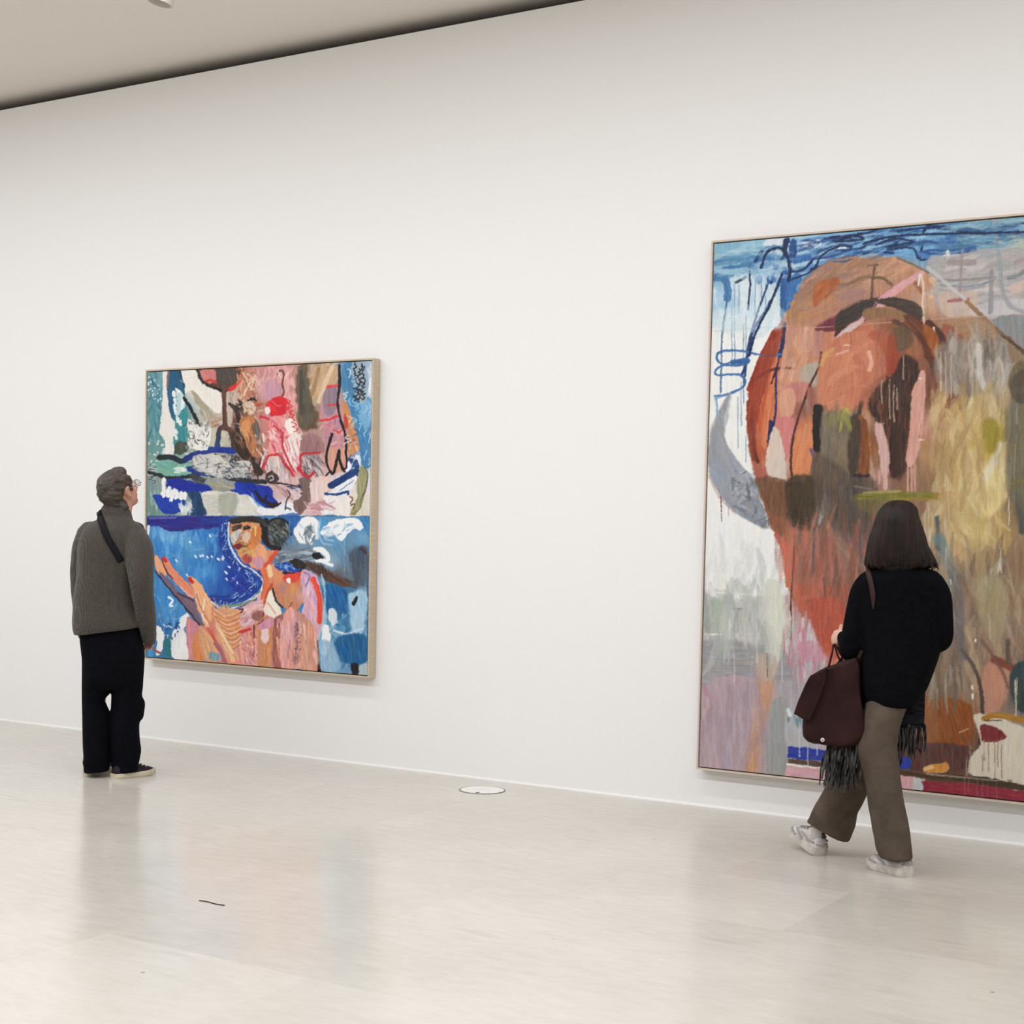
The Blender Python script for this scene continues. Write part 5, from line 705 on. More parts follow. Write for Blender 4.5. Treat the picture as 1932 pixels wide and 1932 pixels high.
# ---------------------------------------------------------------- room
def wall_paint(nt,b):
    L=nt.links.new; tc=nd(nt,'ShaderNodeTexCoord'); n=nd(nt,'ShaderNodeTexNoise'); n.inputs['Scale'].default_value=180; n.inputs['Detail'].default_value=3
    bp=nd(nt,'ShaderNodeBump'); bp.inputs['Strength'].default_value=.06; bp.inputs['Distance'].default_value=.002
    L(tc.outputs['Object'],n.inputs['Vector']); L(n.outputs['Fac'],bp.inputs['Height']); L(bp.outputs['Normal'],b.inputs['Normal'])
M_wall=mat('white_wall_paint',(233,232,230),.75,.2,wall_paint)
M_ceil=mat('white_ceiling_paint',(228,222,214),.85,.15,wall_paint)
M_dark=mat('recess_shade_black',(30,27,27),.95,.05)  # near-black colour deepens the shade in the gap under the ceiling
def floor_stone(nt,b):
    L=nt.links.new
    tc=nd(nt,'ShaderNodeTexCoord'); sx=nd(nt,'ShaderNodeSeparateXYZ'); L(tc.outputs['Object'],sx.inputs[0])
    def mth(op,a,c=None,d=None):
        n=nd(nt,'ShaderNodeMath',operation=op)
        for i,v in enumerate((a,c,d)):
            if v is None: continue
            if isinstance(v,(int,float)): n.inputs[i].default_value=v
            else: L(v,n.inputs[i])
        return n.outputs[0]
    row=mth('FLOOR',mth('DIVIDE',mth('SUBTRACT',sx.outputs['Y'],4.69),.767))
    off=mth('MULTIPLY',mth('FRACT',mth('MULTIPLY',mth('ADD',row,-2.),.37)),.95)
    colm=mth('FLOOR',mth('DIVIDE',mth('ADD',mth('SUBTRACT',sx.outputs['X'],off),1.8),.95))
    cv=nd(nt,'ShaderNodeCombineXYZ'); L(row,cv.inputs[0]); L(colm,cv.inputs[1]); wn=nd(nt,'ShaderNodeTexWhiteNoise',noise_dimensions='3D'); L(cv.outputs[0],wn.inputs['Vector'])
    # stone colour: soft clouds, fine veins, per-slab tone
    n1=nd(nt,'ShaderNodeTexNoise'); n1.inputs['Scale'].default_value=1.3; n1.inputs['Detail'].default_value=5
    n2=nd(nt,'ShaderNodeTexNoise'); n2.inputs['Scale'].default_value=14; n2.inputs['Detail'].default_value=7; n2.inputs['Roughness'].default_value=.65
    mp=nd(nt,'ShaderNodeMapping'); mp.inputs['Scale'].default_value=(.55,1.5,1); mp.inputs['Rotation'].default_value=(0,0,.5); L(tc.outputs['Object'],mp.inputs[0])
    L(tc.outputs['Object'],n1.inputs['Vector']); L(mp.outputs[0],n2.inputs['Vector'])
    fac=mth('ADD',mth('MULTIPLY',n1.outputs['Fac'],.55),mth('ADD',mth('MULTIPLY',n2.outputs['Fac'],.5),mth('MULTIPLY',wn.outputs['Value'],.11)))
    r=nd(nt,'ShaderNodeValToRGB'); e=r.color_ramp.elements; e[0].position=.3; e[0].color=(*lin((180,174,163)),1); e[1].position=.8; e[1].color=(*lin((202,197,187)),1); L(fac,r.inputs['Fac'])
    # scattered scuffs: short flat streaks and a few dark specks
    mp2=nd(nt,'ShaderNodeMapping'); mp2.inputs['Scale'].default_value=(1.6,9,1); mp2.inputs['Rotation'].default_value=(0,0,-.5); L(tc.outputs['Object'],mp2.inputs[0])
    v2=nd(nt,'ShaderNodeTexVoronoi'); v2.inputs['Scale'].default_value=1; L(mp2.outputs[0],v2.inputs['Vector'])
    s1=nd(nt,'ShaderNodeMapRange'); s1.inputs['From Min'].default_value=.20; s1.inputs['From Max'].default_value=.02; s1.inputs['To Max'].default_value=.9; L(v2.outputs['Distance'],s1.inputs['Value'])
    w2=nd(nt,'ShaderNodeTexWhiteNoise'); L(v2.outputs['Color'],w2.inputs['Vector'])
    sk=mth('MULTIPLY',mth('MULTIPLY',s1.outputs[0],mth('GREATER_THAN',w2.outputs['Value'],.6)),n2.outputs['Fac'])
    mp3=nd(nt,'ShaderNodeMapping'); mp3.inputs['Scale'].default_value=(4,4,1); L(tc.outputs['Object'],mp3.inputs[0])
    vo=nd(nt,'ShaderNodeTexVoronoi'); vo.inputs['Scale'].default_value=1; vo.inputs['Randomness'].default_value=1; L(mp3.outputs[0],vo.inputs['Vector'])
    s2=nd(nt,'ShaderNodeMapRange'); s2.inputs['From Min'].default_value=.040; s2.inputs['From Max'].default_value=.018; L(vo.outputs['Distance'],s2.inputs['Value'])
    wv=nd(nt,'ShaderNodeTexWhiteNoise'); L(vo.outputs['Color'],wv.inputs['Vector']); keep=mth('GREATER_THAN',wv.outputs['Value'],.45)
    dk=mth('MULTIPLY',s2.outputs[0],mth('MULTIPLY',keep,mth('MULTIPLY',n2.outputs['Fac'],1.2)))
    m1=nd(nt,'ShaderNodeMix',data_type='RGBA'); L(mth('MULTIPLY',sk,1.0),m1.inputs[0]); L(r.outputs['Color'],m1.inputs[6]); m1.inputs[7].default_value=(*lin((166,160,148)),1)
    m2=nd(nt,'ShaderNodeMix',data_type='RGBA'); L(dk,m2.inputs[0]); L(m1.outputs[2],m2.inputs[6]); m2.inputs[7].default_value=(*lin((92,82,72)),1)
    L(m2.outputs[2],b.inputs['Base Color'])
    L(mth('MULTIPLY_ADD',wn.outputs['Value'],.06,mth('MULTIPLY_ADD',n2.outputs['Fac'],.03,.165)),b.inputs['Roughness'])
    # every slab is laid a hair out of true, which breaks the reflections at the joints
    va=nd(nt,'ShaderNodeVectorMath',operation='SUBTRACT'); va.inputs[1].default_value=(.5,.5,.5); L(wn.outputs['Color'],va.inputs[0])
    vb=nd(nt,'ShaderNodeVectorMath',operation='MULTIPLY'); vb.inputs[1].default_value=(.03,.03,0); L(va.outputs[0],vb.inputs[0])
    ge=nd(nt,'ShaderNodeNewGeometry'); vc=nd(nt,'ShaderNodeVectorMath',operation='ADD'); L(vb.outputs[0],vc.inputs[0]); L(ge.outputs['Normal'],vc.inputs[1])
    vd=nd(nt,'ShaderNodeVectorMath',operation='NORMALIZE'); L(vc.outputs[0],vd.inputs[0]); L(vd.outputs[0],b.inputs['Normal'])
M_floor=mat('polished_limestone',(210,204,190),.25,.42,floor_stone)
def struct(name,V,F,m): return tag(obj(name,mesh(name,V,F),m),kind='structure')
XL,XR,YB=-14.,3.,-6.; GAP=.082
struct('floor',*boxes([(XL,YB,-.1,XR,WALL+.02,0)]),M_floor)
struct('wall_back',*boxes([(XL,WALL,0,XR,WALL+.12,TOP)]),M_wall)
struct('ceiling',*boxes([(XL-.1,YB-.1,TOP+GAP,XR+.1,WALL+.72,TOP+GAP+.1)]),M_ceil)
struct('recess_shade_box_1',*boxes([(XL-.1,WALL+.6,TOP-.6,XR+.1,WALL+.72,TOP+GAP),(XL-.1,WALL+.12,TOP-.7,XR+.1,WALL+.72,TOP-.6)]),M_dark)  # unseen box closing the slot behind the wall, added to keep the gap dark
struct('bright_strip_back',*boxes([(XL,WALL-.004,0,XR,WALL+.001,.010)]),mat('bright_strip_white',(246,245,242),.5,.3))  # thin whiter strip added for the bright line where wall meets floor
struct('wall_left',*boxes([(XL-.1,YB,0,XL,WALL+.12,TOP+GAP)]),M_wall)
struct('wall_right',*boxes([(XR,YB,0,XR+.1,WALL+.12,TOP+GAP)]),M_wall)
struct('wall_front',*boxes([(XL,YB-.1,0,XR,YB,TOP+GAP)]),M_wall)
# ---------------------------------------------------------------- lamps: long light slots in the ceiling, parallel to the wall
def strip(y,w,power,x0=-12.5,x1=1.8,col=(.955,.985,1.05)):
    l=bpy.data.lights.new('ceiling_light_strip','AREA'); l.shape='RECTANGLE'; l.size=x1-x0; l.size_y=w; l.energy=power; l.color=col
    o=bpy.data.objects.new('ceiling_light_strip',l); COL.objects.link(o); o.location=((x0+x1)/2,y,TOP+GAP-.004); return o
strip(WALL-2.1,.22,150); strip(WALL-4.9,.22,400); strip(WALL-8.6,.3,200)
w=bpy.data.worlds.new('world'); SC.world=w; w.use_nodes=True; w.node_tree.nodes['Background'].inputs[0].default_value=(0,0,0,1)
vs=SC.view_settings; vs.view_transform='Standard'; vs.look='None'; vs.gamma=1; vs.exposure=-.085; vs.use_curve_mapping=False
SC.cycles.max_bounces=10; SC.cycles.diffuse_bounces=6
# ---------------------------------------------------------------- framed canvases
T=.0692; LIP=.0095; SLOT=.0065
def wood(c1,c2):
    return mottled(c1,c2,6,4,.15,(2,2,40),60)
M_slot=mat('black_slot',(16,14,14),.8,.1)
M_edge=mat('canvas_edge',(206,200,190),.8,.1)
def painting(x0,x1,z0,z1,cv,step,label,fm,gain,group='large framed canvases on the white wall'):
    y=WALL-T; root=empty('framed_painting',((x0+x1)/2,WALL-.002,z0),0,label,'painting',group); ox,oy,oz=root.location
    a,b=x0-ox,x1-ox; h=z1-z0; yf=-T; yb=-.004
    obj('frame',mesh('frame',*boxes([(a,yf,0,a+LIP,yb,h),(b-LIP,yf,0,b,yb,h),(a+LIP,yf,0,b-LIP,yb,LIP),(a+LIP,yf,h-LIP,b-LIP,yb,h)])),fm,root)
    obj('backing_board',mesh('backing_board',*boxes([(a+LIP,yf+.03,LIP,b-LIP,yf+.04,h-LIP)])),M_slot,root)
    s=LIP+SLOT; cx0,cx1,cz0,cz1=a+s,b-s,s,h-s; nx=int((cx1-cx0)/step)+1; nz=int((cz1-cz0)/step)+1
    X,Z=np.meshgrid(np.linspace(cx0,cx1,nx),np.linspace(cz0,cz1,nz)); n=nx*nz; yc=yf+.006
    V=np.stack([X.ravel(),np.full(n,yc),Z.ravel()],1)
    pp=proj(V+np.array([ox,oy,oz])); px=np.clip((pp[:,0]-cv.x0)*cv.S-.5,0,cv.W-1.01); py=np.clip((pp[:,1]-cv.y0)*cv.S-.5,0,cv.H-1.01)
    i=px.astype(int); j=py.astype(int); fx=(px-i)[:,None]; fy=(py-j)[:,None]; A=cv.a
    c=(A[j,i]*(1-fx)+A[j,i+1]*fx)*(1-fy)+(A[j+1,i]*(1-fx)+A[j+1,i+1]*fx)*fy
    me=bpy.data.meshes.new('canvas'); idx=np.arange(n).reshape(nz,nx)
    Q=np.stack([idx[:-1,:-1],idx[:-1,1:],idx[1:,1:],idx[1:,:-1]],-1).reshape(-1,4)
    me.vertices.add(n); me.vertices.foreach_set('co',V.ravel()); me.loops.add(Q.size); me.loops.foreach_set('vertex_index',Q.ravel().astype(np.int32)); me.polygons.add(len(Q)); me.polygons.foreach_set('loop_start',np.arange(0,Q.size,4).astype(np.int32)); me.update(calc_edges=True)
    at=me.color_attributes.new('paint','FLOAT_COLOR','POINT'); at.data.foreach_set('color',np.concatenate([np.clip(lin(c)/gain,0,.9),np.ones((n,1))],1).astype(np.float32).ravel())
    obj('canvas',me,mat('oil_paint',(200,200,200),.5,.3,vcol(1)),root)
    obj('stretcher',mesh('stretcher',*boxes([(cx0,yc+.0005,cz0,cx1,yf+.03,cz1)])),M_edge,root)
    return root
M_oak=mat('pale_oak',(196,178,152),.55,.3,wood((186,166,140),(204,188,164)))
M_maple=mat('pale_maple',(204,188,172),.55,.3,wood((196,178,160),(212,198,184)))
painting(-7.7519,-5.8022,.5638,2.549,paint_couple(),.0042,'square framed painting, red-brown upper half and blue lower half, beside the person in grey',M_oak,1.05)
painting(-3.5437,-1.52,.2152,3.08,paint_beast(),.0047,'tall framed painting of a huge rounded orange-brown form, behind the person in black',M_maple,1.05)
print('paintings',round(time.time()-_T0,1))
# ---------------------------------------------------------------- floor outlet and ceiling fixture
def disc(r0,r1,z0,z1,n=64,cx=0,cy=0):
    R=[]
    for r,z in ((r0,z0),(r1,z0),(r1,z1),(r0,z1)): R.append([(cx+r*math.cos(2*math.pi*j/n),cy+r*math.sin(2*math.pi*j/n),z) for j in range(n)])
    V,F=ring_loft(R,False); n4=[(3*n+j,3*n+(j+1)%n,(j+1)%n,j) for j in range(n)]; return V,F+n4
fo=empty('floor_outlet',(-4.775,7.394,0),0,'round pale metal outlet cover set in the floor near the wall, between the two paintings','floor outlet')
Vd=[(.126*math.cos(2*math.pi*j/64),.126*math.sin(2*math.pi*j/64),z) for z in(.0005,.003) for j in range(64)]
obj('cover',mesh('cover',Vd,[tuple(range(63,-1,-1)),tuple(range(64,128))]+[(j,(j+1)%64,64+(j+1)%64,64+j) for j in range(64)]),mat('pale_metal',(226,222,216),.4,.5,mottled((220,215,208),(232,228,224),12,3)),fo)
obj('rim',mesh('rim',*disc(.126,.1337,.0004,.0028)),mat('grey_rim',(112,108,102),.5),fo)
hx,hy=on(901,1496.3,2,0)[:2]; sx_,sy_=on(905,1491,2,0)[:2]
obj('finger_hole',mesh('finger_hole',*ell((hx+4.775,hy-7.394,.003),((.011,0,0),(0,.014,0),(0,0,.0012)))),M_slot,fo)
obj('slot',mesh('slot',*boxes([(sx_+4.775-.026,sy_-7.394-.004,.003,sx_+4.775+.026,sy_-7.394+.004,.0038)])),mat('grey_slot',(196,190,184),.5),fo)
# small marks of dirt lying on the floor
M_bit=mat('dark_grit',(66,58,52),.9,.1)
def twig(P,r,label):
    Q=[on(x,y,2,0)+np.array([0,0,r]) for x,y in P]; o=Q[0].copy(); o[2]=0
    t=obj('twig',mesh('twig',*tube([q-o for q in Q],r,8)),M_bit,None,True); t.location=tuple(o); tag(t,label,'debris'); return t
twig([(376,1700),(390,1702),(407,1706.5),(423,1709)],.0022,'thin dark sliver lying on the pale floor in front of the person in grey')
fc=on(312,-8,2,TOP-.16); fx=empty('ceiling_spotlight',(fc[0],fc[1],TOP+GAP),0,'small white ceiling spotlight cut off by the top edge above the person in grey','ceiling light')
M_fix=mat('white_enamel',(206,200,190),.45,.4)
obj('mount',mesh('mount',*disc(.001,.05,-.02,0,32)),M_fix,fx)
obj('stem',mesh('stem',*tube([(0,0,-.01),(0,0,-.12)],.012,12)),M_fix,fx,True)
def can(c0,c1,r,n=32):
    a=np.array(c1,float)-c0; a/=np.linalg.norm(a); e=np.cross(a,(0,1,0)); e/=np.linalg.norm(e); g=np.cross(a,e); R=[]
    for t,k in ((0,.2),(0,.85),(.04,1),(1,1),(1,.88),(.8,.84),(.8,.02)): R.append([np.array(c0)+(np.array(c1)-c0)*t+(e*math.cos(2*math.pi*j/n)+g*math.sin(2*math.pi*j/n))*r*k for j in range(n)])
    return ring_loft(R)
obj('lamp_head',mesh('lamp_head',*can((.012,0,-.11),(-.022,-.02,-.285),.072)),M_fix,fx,False)
# ---------------------------------------------------------------- figures
class Fig:
    # local frame of a figure: x to the right, y away from the viewer, z up; the origin is on the floor
    def __init__(s,px,py,label):
        s.o=on(px,py,2,0); d=s.o-EYE; d[2]=0; s.a=d/np.linalg.norm(d); s.r=np.array([s.a[1],-s.a[0],0]); s.rz=math.atan2(s.r[1],s.r[0])
        s.e=empty('person',s.o,s.rz,label,'person'); s.eye=s.loc(EYE); s.k=np.linalg.norm(d)/FOC
    def loc(s,w): v=np.asarray(w,float)-s.o; return np.array([v@s.r,v@s.a,v[2]])
    def wld(s,l): return s.o+s.r*l[0]+s.a*l[1]+np.array([0,0,l[2]])
    def P(s,x,y,d=0.):
        v=ray(x,y); v=np.array([v@s.r,v@s.a,v[2]]); t=(d-s.eye[1])/v[1]; return s.eye+v*t
    def rows(s,L,n=36,p=2.3,cap=True):
        # horizontal sections: (xl,yl,xr,yr,depth of centre,half depth)
        L=[np.array(q,float) for q in L]; Q=spline(L,4); R=[]
        for xl,yl,xr,yr,dc,dh in Q:
            A=s.P(xl,yl,dc);B=s.P(xr,yr,dc); c=(A+B)/2; e=(B-A)/2; r=[]
            for j in range(n):
                t=2*math.pi*j/n; ct,st=math.cos(t),math.sin(t)
                r.append(c+e*math.copysign(abs(ct)**(2/p),ct)+np.array([0,dh,0])*math.copysign(abs(st)**(2/p),st))
            R.append(r)
        return ring_loft(R,cap)
    def limb(s,L,flat=1.,n=18): # (x,y,d,r in pixels)
        return tube([s.P(*q[:3]) for q in L],[q[3]*s.k for q in L],n,flat)
    def ribbon(s,bv,L,w,th=.004,lift=.003):
        # strap laid on a surface: the points are dropped on it along the line of sight
        pts=[]
        for x,y in L:
            v=ray(x,y); v=np.array([v@s.r,v@s.a,v[2]]); v/=np.linalg.norm(v); h=bv.ray_cast(Vector(s.eye),Vector(v))
            if h[0] is None: continue
            pts.append((np.array(h[0]),np.array(h[1])))
        return pts
    def strap(s,pts,w,th=.005,lift=.002,tp=0):
        R=[]; n=len(pts); w0=w
        for i,(p,nr) in enumerate(pts):
            t=pts[min(i+1,n-1)][0]-pts[max(i-1,0)][0]; t/=np.linalg.norm(t)+1e-9; e=np.cross(t,nr); e/=np.linalg.norm(e)+1e-9; q=p+nr*lift; w=w0*(1-.9*max(0,(i-n*(1-tp))/(n*tp))) if tp else w0
            R.append([q-e*w/2,q+e*w/2,q+e*w/2+nr*th,q-e*w/2+nr*th])
        return ring_loft(R)
def axes(yaw,pitch):
    f=np.array([math.sin(yaw)*math.cos(pitch),math.cos(yaw)*math.cos(pitch),math.sin(pitch)]); r=np.array([math.cos(yaw),-math.sin(yaw),0]); u=np.cross(r,f); return r,f,u
def head(c,yaw,pitch,s,neck):
    r,f,u=axes(yaw,pitch); c=np.array(c)
    L=lambda x,y,z:c+(r*x+f*y+u*z)*s
    E=lambda q,a,n=20:ell(L(*q),(r*a[0]*s,f*a[1]*s,u*a[2]*s),n)
    K=[E((0,-.015,.035),(.074,.096,.086),28),E((0,.028,-.035),(.058,.062,.078),24),E((0,.058,-.088),(.030,.028,.024)),E((0,.072,.022),(.050,.018,.013)),
       E((.036,.062,-.022),(.022,.020,.020)),E((-.036,.062,-.022),(.022,.020,.020)),E((0,.03,-.075),(.048,.045,.03)),
       tube([L(0,.084,.012),L(0,.098,-.012),L(0,.108,-.032)],[.008*s,.010*s,.013*s],12),E((.011,.094,-.036),(.008,.009,.007)),E((-.011,.094,-.036),(.008,.009,.007)),
       E((0,.087,-.056),(.023,.009,.0055)),E((0,.086,-.066),(.020,.009,.0065))]
    for k in(1,-1):
        ea=math.radians(18)*k; er=r*math.cos(ea)-f*math.sin(ea); ef=f*math.cos(ea)+r*math.sin(ea)
        K.append(ell(L(k*.076,-.012,-.008),(er*.006*s,ef*.017*s,u*.031*s))) ; K.append(tube([L(k*.074,.004,.008),L(k*.086,-.004,.026),L(k*.092,-.022,.022),L(k*.089,-.026,-.004),L(k*.082,-.012,-.026),L(k*.076,.002,-.034)],[.006*s]*4+[.007*s,.007*s],10))
    K.append(tube([L(0,-.022,-.02),L(0,-.02,-.085),neck],[.054*s,.052*s,.06*s],20))
    return K,L,(r,f,u)
def hand(w,f,nrm,side,s=1.,curl=.6,grip=0):
    # palm, four fingers and a thumb from the wrist w; f points along the palm, nrm out of its back
    w=np.array(w,float); f=np.array(f,float); f/=np.linalg.norm(f); nrm=np.array(nrm,float); nrm-=f*(nrm@f); nrm/=np.linalg.norm(nrm); e=np.cross(f,nrm)*side
    K=[ell(w+f*.045*s,(e*.039*s,f*.056*s,nrm*.015*s)),tube([w-f*.05*s,w+f*.02*s],[.026*s,.027*s],14,.75,nrm)]
    for i,(o,l,r) in enumerate(((.029,.068,.0085),(.0095,.076,.0088),(-.010,.071,.0084),(-.029,.056,.0075))):
        p=w+f*.083*s+e*o*s-f*abs(o)*.18*s; P=[p-f*.03*s,p]; a=0; 
        for k,q in enumerate((.44,.32,.24)):
            a+=curl*(1.0,1.1,.7)[k]; d=f*math.cos(a)-nrm*math.sin(a)+e*o*.8*(1-grip); p=p+d*l*q*s; P.append(p)
        K.append(tube(P,[r*s*1.05,r*s,r*s*.97,r*s*.9,r*s*.72],10,sub=3))
    p=w+f*.022*s+e*.030*s; d1=f*.55+e*.75-nrm*.25; d2=f*.85+e*.25-nrm*.45*(.4+curl)
    K.append(tube([p,p+d1/np.linalg.norm(d1)*.036*s,p+d1/np.linalg.norm(d1)*.036*s+d2/np.linalg.norm(d2)*.03*s,p+d1/np.linalg.norm(d1)*.036*s+d2/np.linalg.norm(d2)*.056*s],[.014*s,.0115*s,.010*s,.0078*s],10,sub=3))
    return K
def skin(nt,b):
    mottled((186,132,112),(206,156,134),18,3)(nt,b)
def shoe(parent,heel,toe,w,sole_h,up_pts,m_up,m_sole,m_lace,fat=1.,thick_heel=1.,roll=None,tab=None):
    # heel, toe: points under the sole; up_pts: (t along, height, half width) sections of the upper
    heel=np.array(heel,float); toe=np.array(toe,float); f=toe-heel; Ln=np.linalg.norm(f); f/=Ln; e=np.cross(f,(0,0,1)); e/=np.linalg.norm(e); u=np.cross(e,f)
    prof=[(0,.35),(.02,.62),(.08,.80),(.2,.86),(.35,.80),(.5,.84),(.65,.98),(.78,1.0),(.88,.9),(.95,.68),(.99,.38),(1,.12)]
    out=[(t,k) for t,k in prof]; ring=lambda z,g:[heel+f*Ln*t+e*w/2*k*g+u*(z*(1+(thick_heel-1)*max(0,1-t/.5))+.012*max(0,t-.75)/.25) for t,k in out]+[heel+f*Ln*t-e*w/2*k*g+u*(z*(1+(thick_heel-1)*max(0,1-t/.5))+.012*max(0,t-.75)/.25) for t,k in reversed(out)]
    o=obj('shoe',blend('shoe',[ring_loft([[heel+f*Ln*t+(e*math.cos(a)*hw+u*(sole_h*.6+math.sin(a)*max(h-sole_h*.6,.01)*(1 if math.sin(a)>0 else .25))) for a in np.linspace(0,2*math.pi,25)[:-1]] for t,h,hw in spline(up_pts,4)])],.0042,6,None,None).data,m_up,parent,True)
    bpy.data.objects.remove([q for q in bpy.data.objects if q.name.startswith('shoe') and q.data==o.data and q is not o][0]); o.name='shoe'
    obj('sole',mesh('sole',*ring_loft([ring(0,.93),ring(.003,.98),ring(sole_h*.5,1.02),ring(sole_h,1.0),ring(sole_h+.002,.94)])),m_sole,o,False)
    K=[]
    for i in range(4):
        t=.48+.09*i; hgt=np.interp(t,[q[0] for q in up_pts],[q[1] for q in up_pts]); c=heel+f*Ln*t+u*(hgt+.0005); hw=.022
        K.append(tube([c-e*hw-u*.006,c+f*.006,c+e*hw-u*.006],.0035,8))
    obj('laces',mesh('laces',*merge(K)),m_lace,o,True)
    return o,(heel,f,e,u,Ln)
def strands(P0,P1,n,r,seed,sag=.01,spread=.01):
    R=np.random.RandomState(seed); K=[]
    for i in range(n):
        t=(i+.5)/n; a=np.array(P0[0])*(1-t)+np.array(P0[1])*t; b=np.array(P1[0])*(1-t)+np.array(P1[1])*t
        b=b+R.randn(3)*spread; a=a+R.randn(3)*.003; m=(a+b)/2+R.randn(3)*sag
        K.append(tube([a,m,b],[r,r*1.1,r*.5],7,sub=3))
    return K
M_skin=mat('skin_tone',(190,138,116),.5,.35,skin); M_eye=mat('eye_white',(216,210,204),.25,.5); M_iris=mat('eye_iris',(50,40,34),.2,.5)
def eyes(L,ax,s,parent):
    r,f,u=ax
    for k in(1,-1):
        c=L(k*.031,.074,.002); o=obj('eye',mesh('eye',*ell(c,(r*.0125*s,f*.0125*s,u*.0115*s))),M_eye,parent,True)
        obj('iris',mesh('iris',*ell(c+f*.0108*s,(r*.0055*s,f*.0026*s,u*.0055*s),14,8)),M_iris,o,True)

# ---- man in the ribbed sweater, looking up at the square painting
A=Fig(225,1464,'person in grey ribbed high-neck sweater and dark trousers looking up beside the square painting'); e=A.e
HC=A.P(226,926,.02); hk,HL,hx_=head(HC,math.radians(50),math.radians(27),1.08,A.P(219,985,.0))
wr=A.P(279,1203,.01)
body=hk+[A.rows([(196,972,242,972,0,.06),(176,1000,252,1000,0,.09),(160,1030,262,1030,0,.11),(158,1110,254,1110,0,.11),(160,1180,256,1180,0,.11),(164,1235,262,1235,0,.12)]),
  A.limb([(252,1012,-.04,13),(265,1085,-.155,12),(271,1128,-.133,11),(280,1203,.005,8)]),A.limb([(166,1012,.04,14),(158,1092,.10,13),(160,1200,.16,9)]),
  A.limb([(183,1230,.02,24),(181,1330,.03,17),(182,1440,.0,12)]),A.limb([(238,1230,.0,24),(238,1330,.01,17),(236,1440,-.02,12)])]
body+=hand(wr,A.P(285,1215,.13)-wr,(.75,.1,.65),-1,1,.75)
wl=A.P(160,1200,.16); body+=hand(wl,(.25,.5,-.8),(-.85,.3,.2),1,1,.5)
bo=blend('body',body,.0045,3,M_skin,e)
eyes(HL,hx_,1.08,e)
M_hairA=mat('greying_brown_hair',(74,66,58),.5,.35,mottled((38,33,28),(88,79,69),7,6,.5,(3,3,9),30))
r_,f_,u_=hx_; s_=1.08
hp=[ell(HL(0,-.026,.044),(r_*.086,f_*.104,u_*.091),30,18),ell(HL(0,-.06,.015),(r_*.080,f_*.075,u_*.082),26,14),ell(HL(0,-.068,-.03),(r_*.066,f_*.052,u_*.066),22,12),ell(HL(0,.014,.093),(r_*.064,f_*.060,u_*.034),22,12),ell(HL(0,.042,.094),(r_*.052,f_*.036,u_*.026),20,10),ell(HL(.040,-.050,-.066),(r_*.036,f_*.036,u_*.046),20,10),ell(HL(-.040,-.050,-.066),(r_*.036,f_*.036,u_*.046),20,10),ell(HL(0,-.066,-.075),(r_*.052,f_*.030,u_*.05),20,10),
    ell(HL(.066,.012,.048),(r_*.018,f_*.036,u_*.044)),ell(HL(-.066,.012,.048),(r_*.018,f_*.036,u_*.044)),ell(HL(.07,.026,.010),(r_*.011,f_*.011,u_*.026)),ell(HL(-.07,.026,.010),(r_*.011,f_*.011,u_*.026))]
def strandsA(co,no):
    q=co-HC; a=q@r_; b=q@f_; c=q@u_
    t=np.stack([a*1.0,b*.25,c*.8],1)   # combed back: long along f_
    return .006*vnoise(t,(75,75,75),3)+.003*vnoise(t,(160,160,160),4)+.006*vnoise(np.stack([a,b,c],1),(16,16,16),6)
blend('hair',hp,.0045,3,M_hairA,e,strandsA)
# glasses with thin wire rims
M_wire=mat('thin_metal_wire',(120,116,108),.3,.6)
M_lens=mat('spectacle_lens',(235,238,238),.05,.5,lambda nt,b:(setattr(b.inputs['Transmission Weight'],'default_value',.92),setattr(b.inputs['IOR'],'default_value',1.1)))
K=[]; KL=[]
for k in(1,-1):
    c0=HL(k*.034,.106,.0); K.append(tube([c0+r_*.025*math.cos(t)+u_*.021*math.sin(t) for t in np.linspace(0,2*math.pi,17)],.0016,6,sub=2)); K.append(tube([c0+r_*k*.025,HL(k*.078,.092,.008),HL(k*.082,0,.012),HL(k*.08,-.02,.0)],.0015,6,sub=3)); KL.append(ell(c0,(r_*.024,u_*.020,f_*.0014),20,8))
K.append(tube([HL(.011,.106,.004),HL(0,.110,.008),HL(-.011,.106,.004)],.0016,6))
g=obj('glasses',mesh('glasses',*merge(K)),M_wire,e,True); tag(g,'thin wire-rimmed glasses'); obj('lens',mesh('lens',*KL[0]),M_lens,g,True); obj('lens',mesh('lens',*KL[1]),M_lens,g,True)
# sweater
M_knit=mat('grey_ribbed_knit',(82,76,69),.9,.1,knit((60,55,50),(84,78,71)),.15)
def foldA(co,no): return .006*vnoise(co,(9,9,4),1)+.005*vnoise(co,(5,5,12),2)
sw=blend('sweater',[A.rows([(196,972,243,974,.0,.065),(180,982,254,984,0,.09),(165,991,265,992,0,.11),(153,1006,276,1008,0,.135),(147,1035,268,1035,0,.14),(145,1083,258,1083,0,.14),(139,1121,256,1118,0,.142),(135,1162,260,1156,0,.15),(136,1186,266,1174,0,.155),(139,1199,265,1182,0,.148)]),
  A.limb([(250,1008,-.03,25),(262,1036,-.10,27),(266,1085,-.155,23),(270,1125,-.135,20),(277,1170,-.07,17.5),(281,1205,.0,13.5)]),
  A.limb([(172,1008,.03,24),(162,1040,.07,24),(157,1095,.11,22),(158,1150,.14,18),(160,1195,.16,14)]),
  A.rows([(189,972,252,986,.01,.082),(188,963,250,979,.015,.080),(192,955,247,966,.02,.076),(197,950,243,957,.02,.066)],32,2.1)],.0055,3,M_knit,e,foldA)
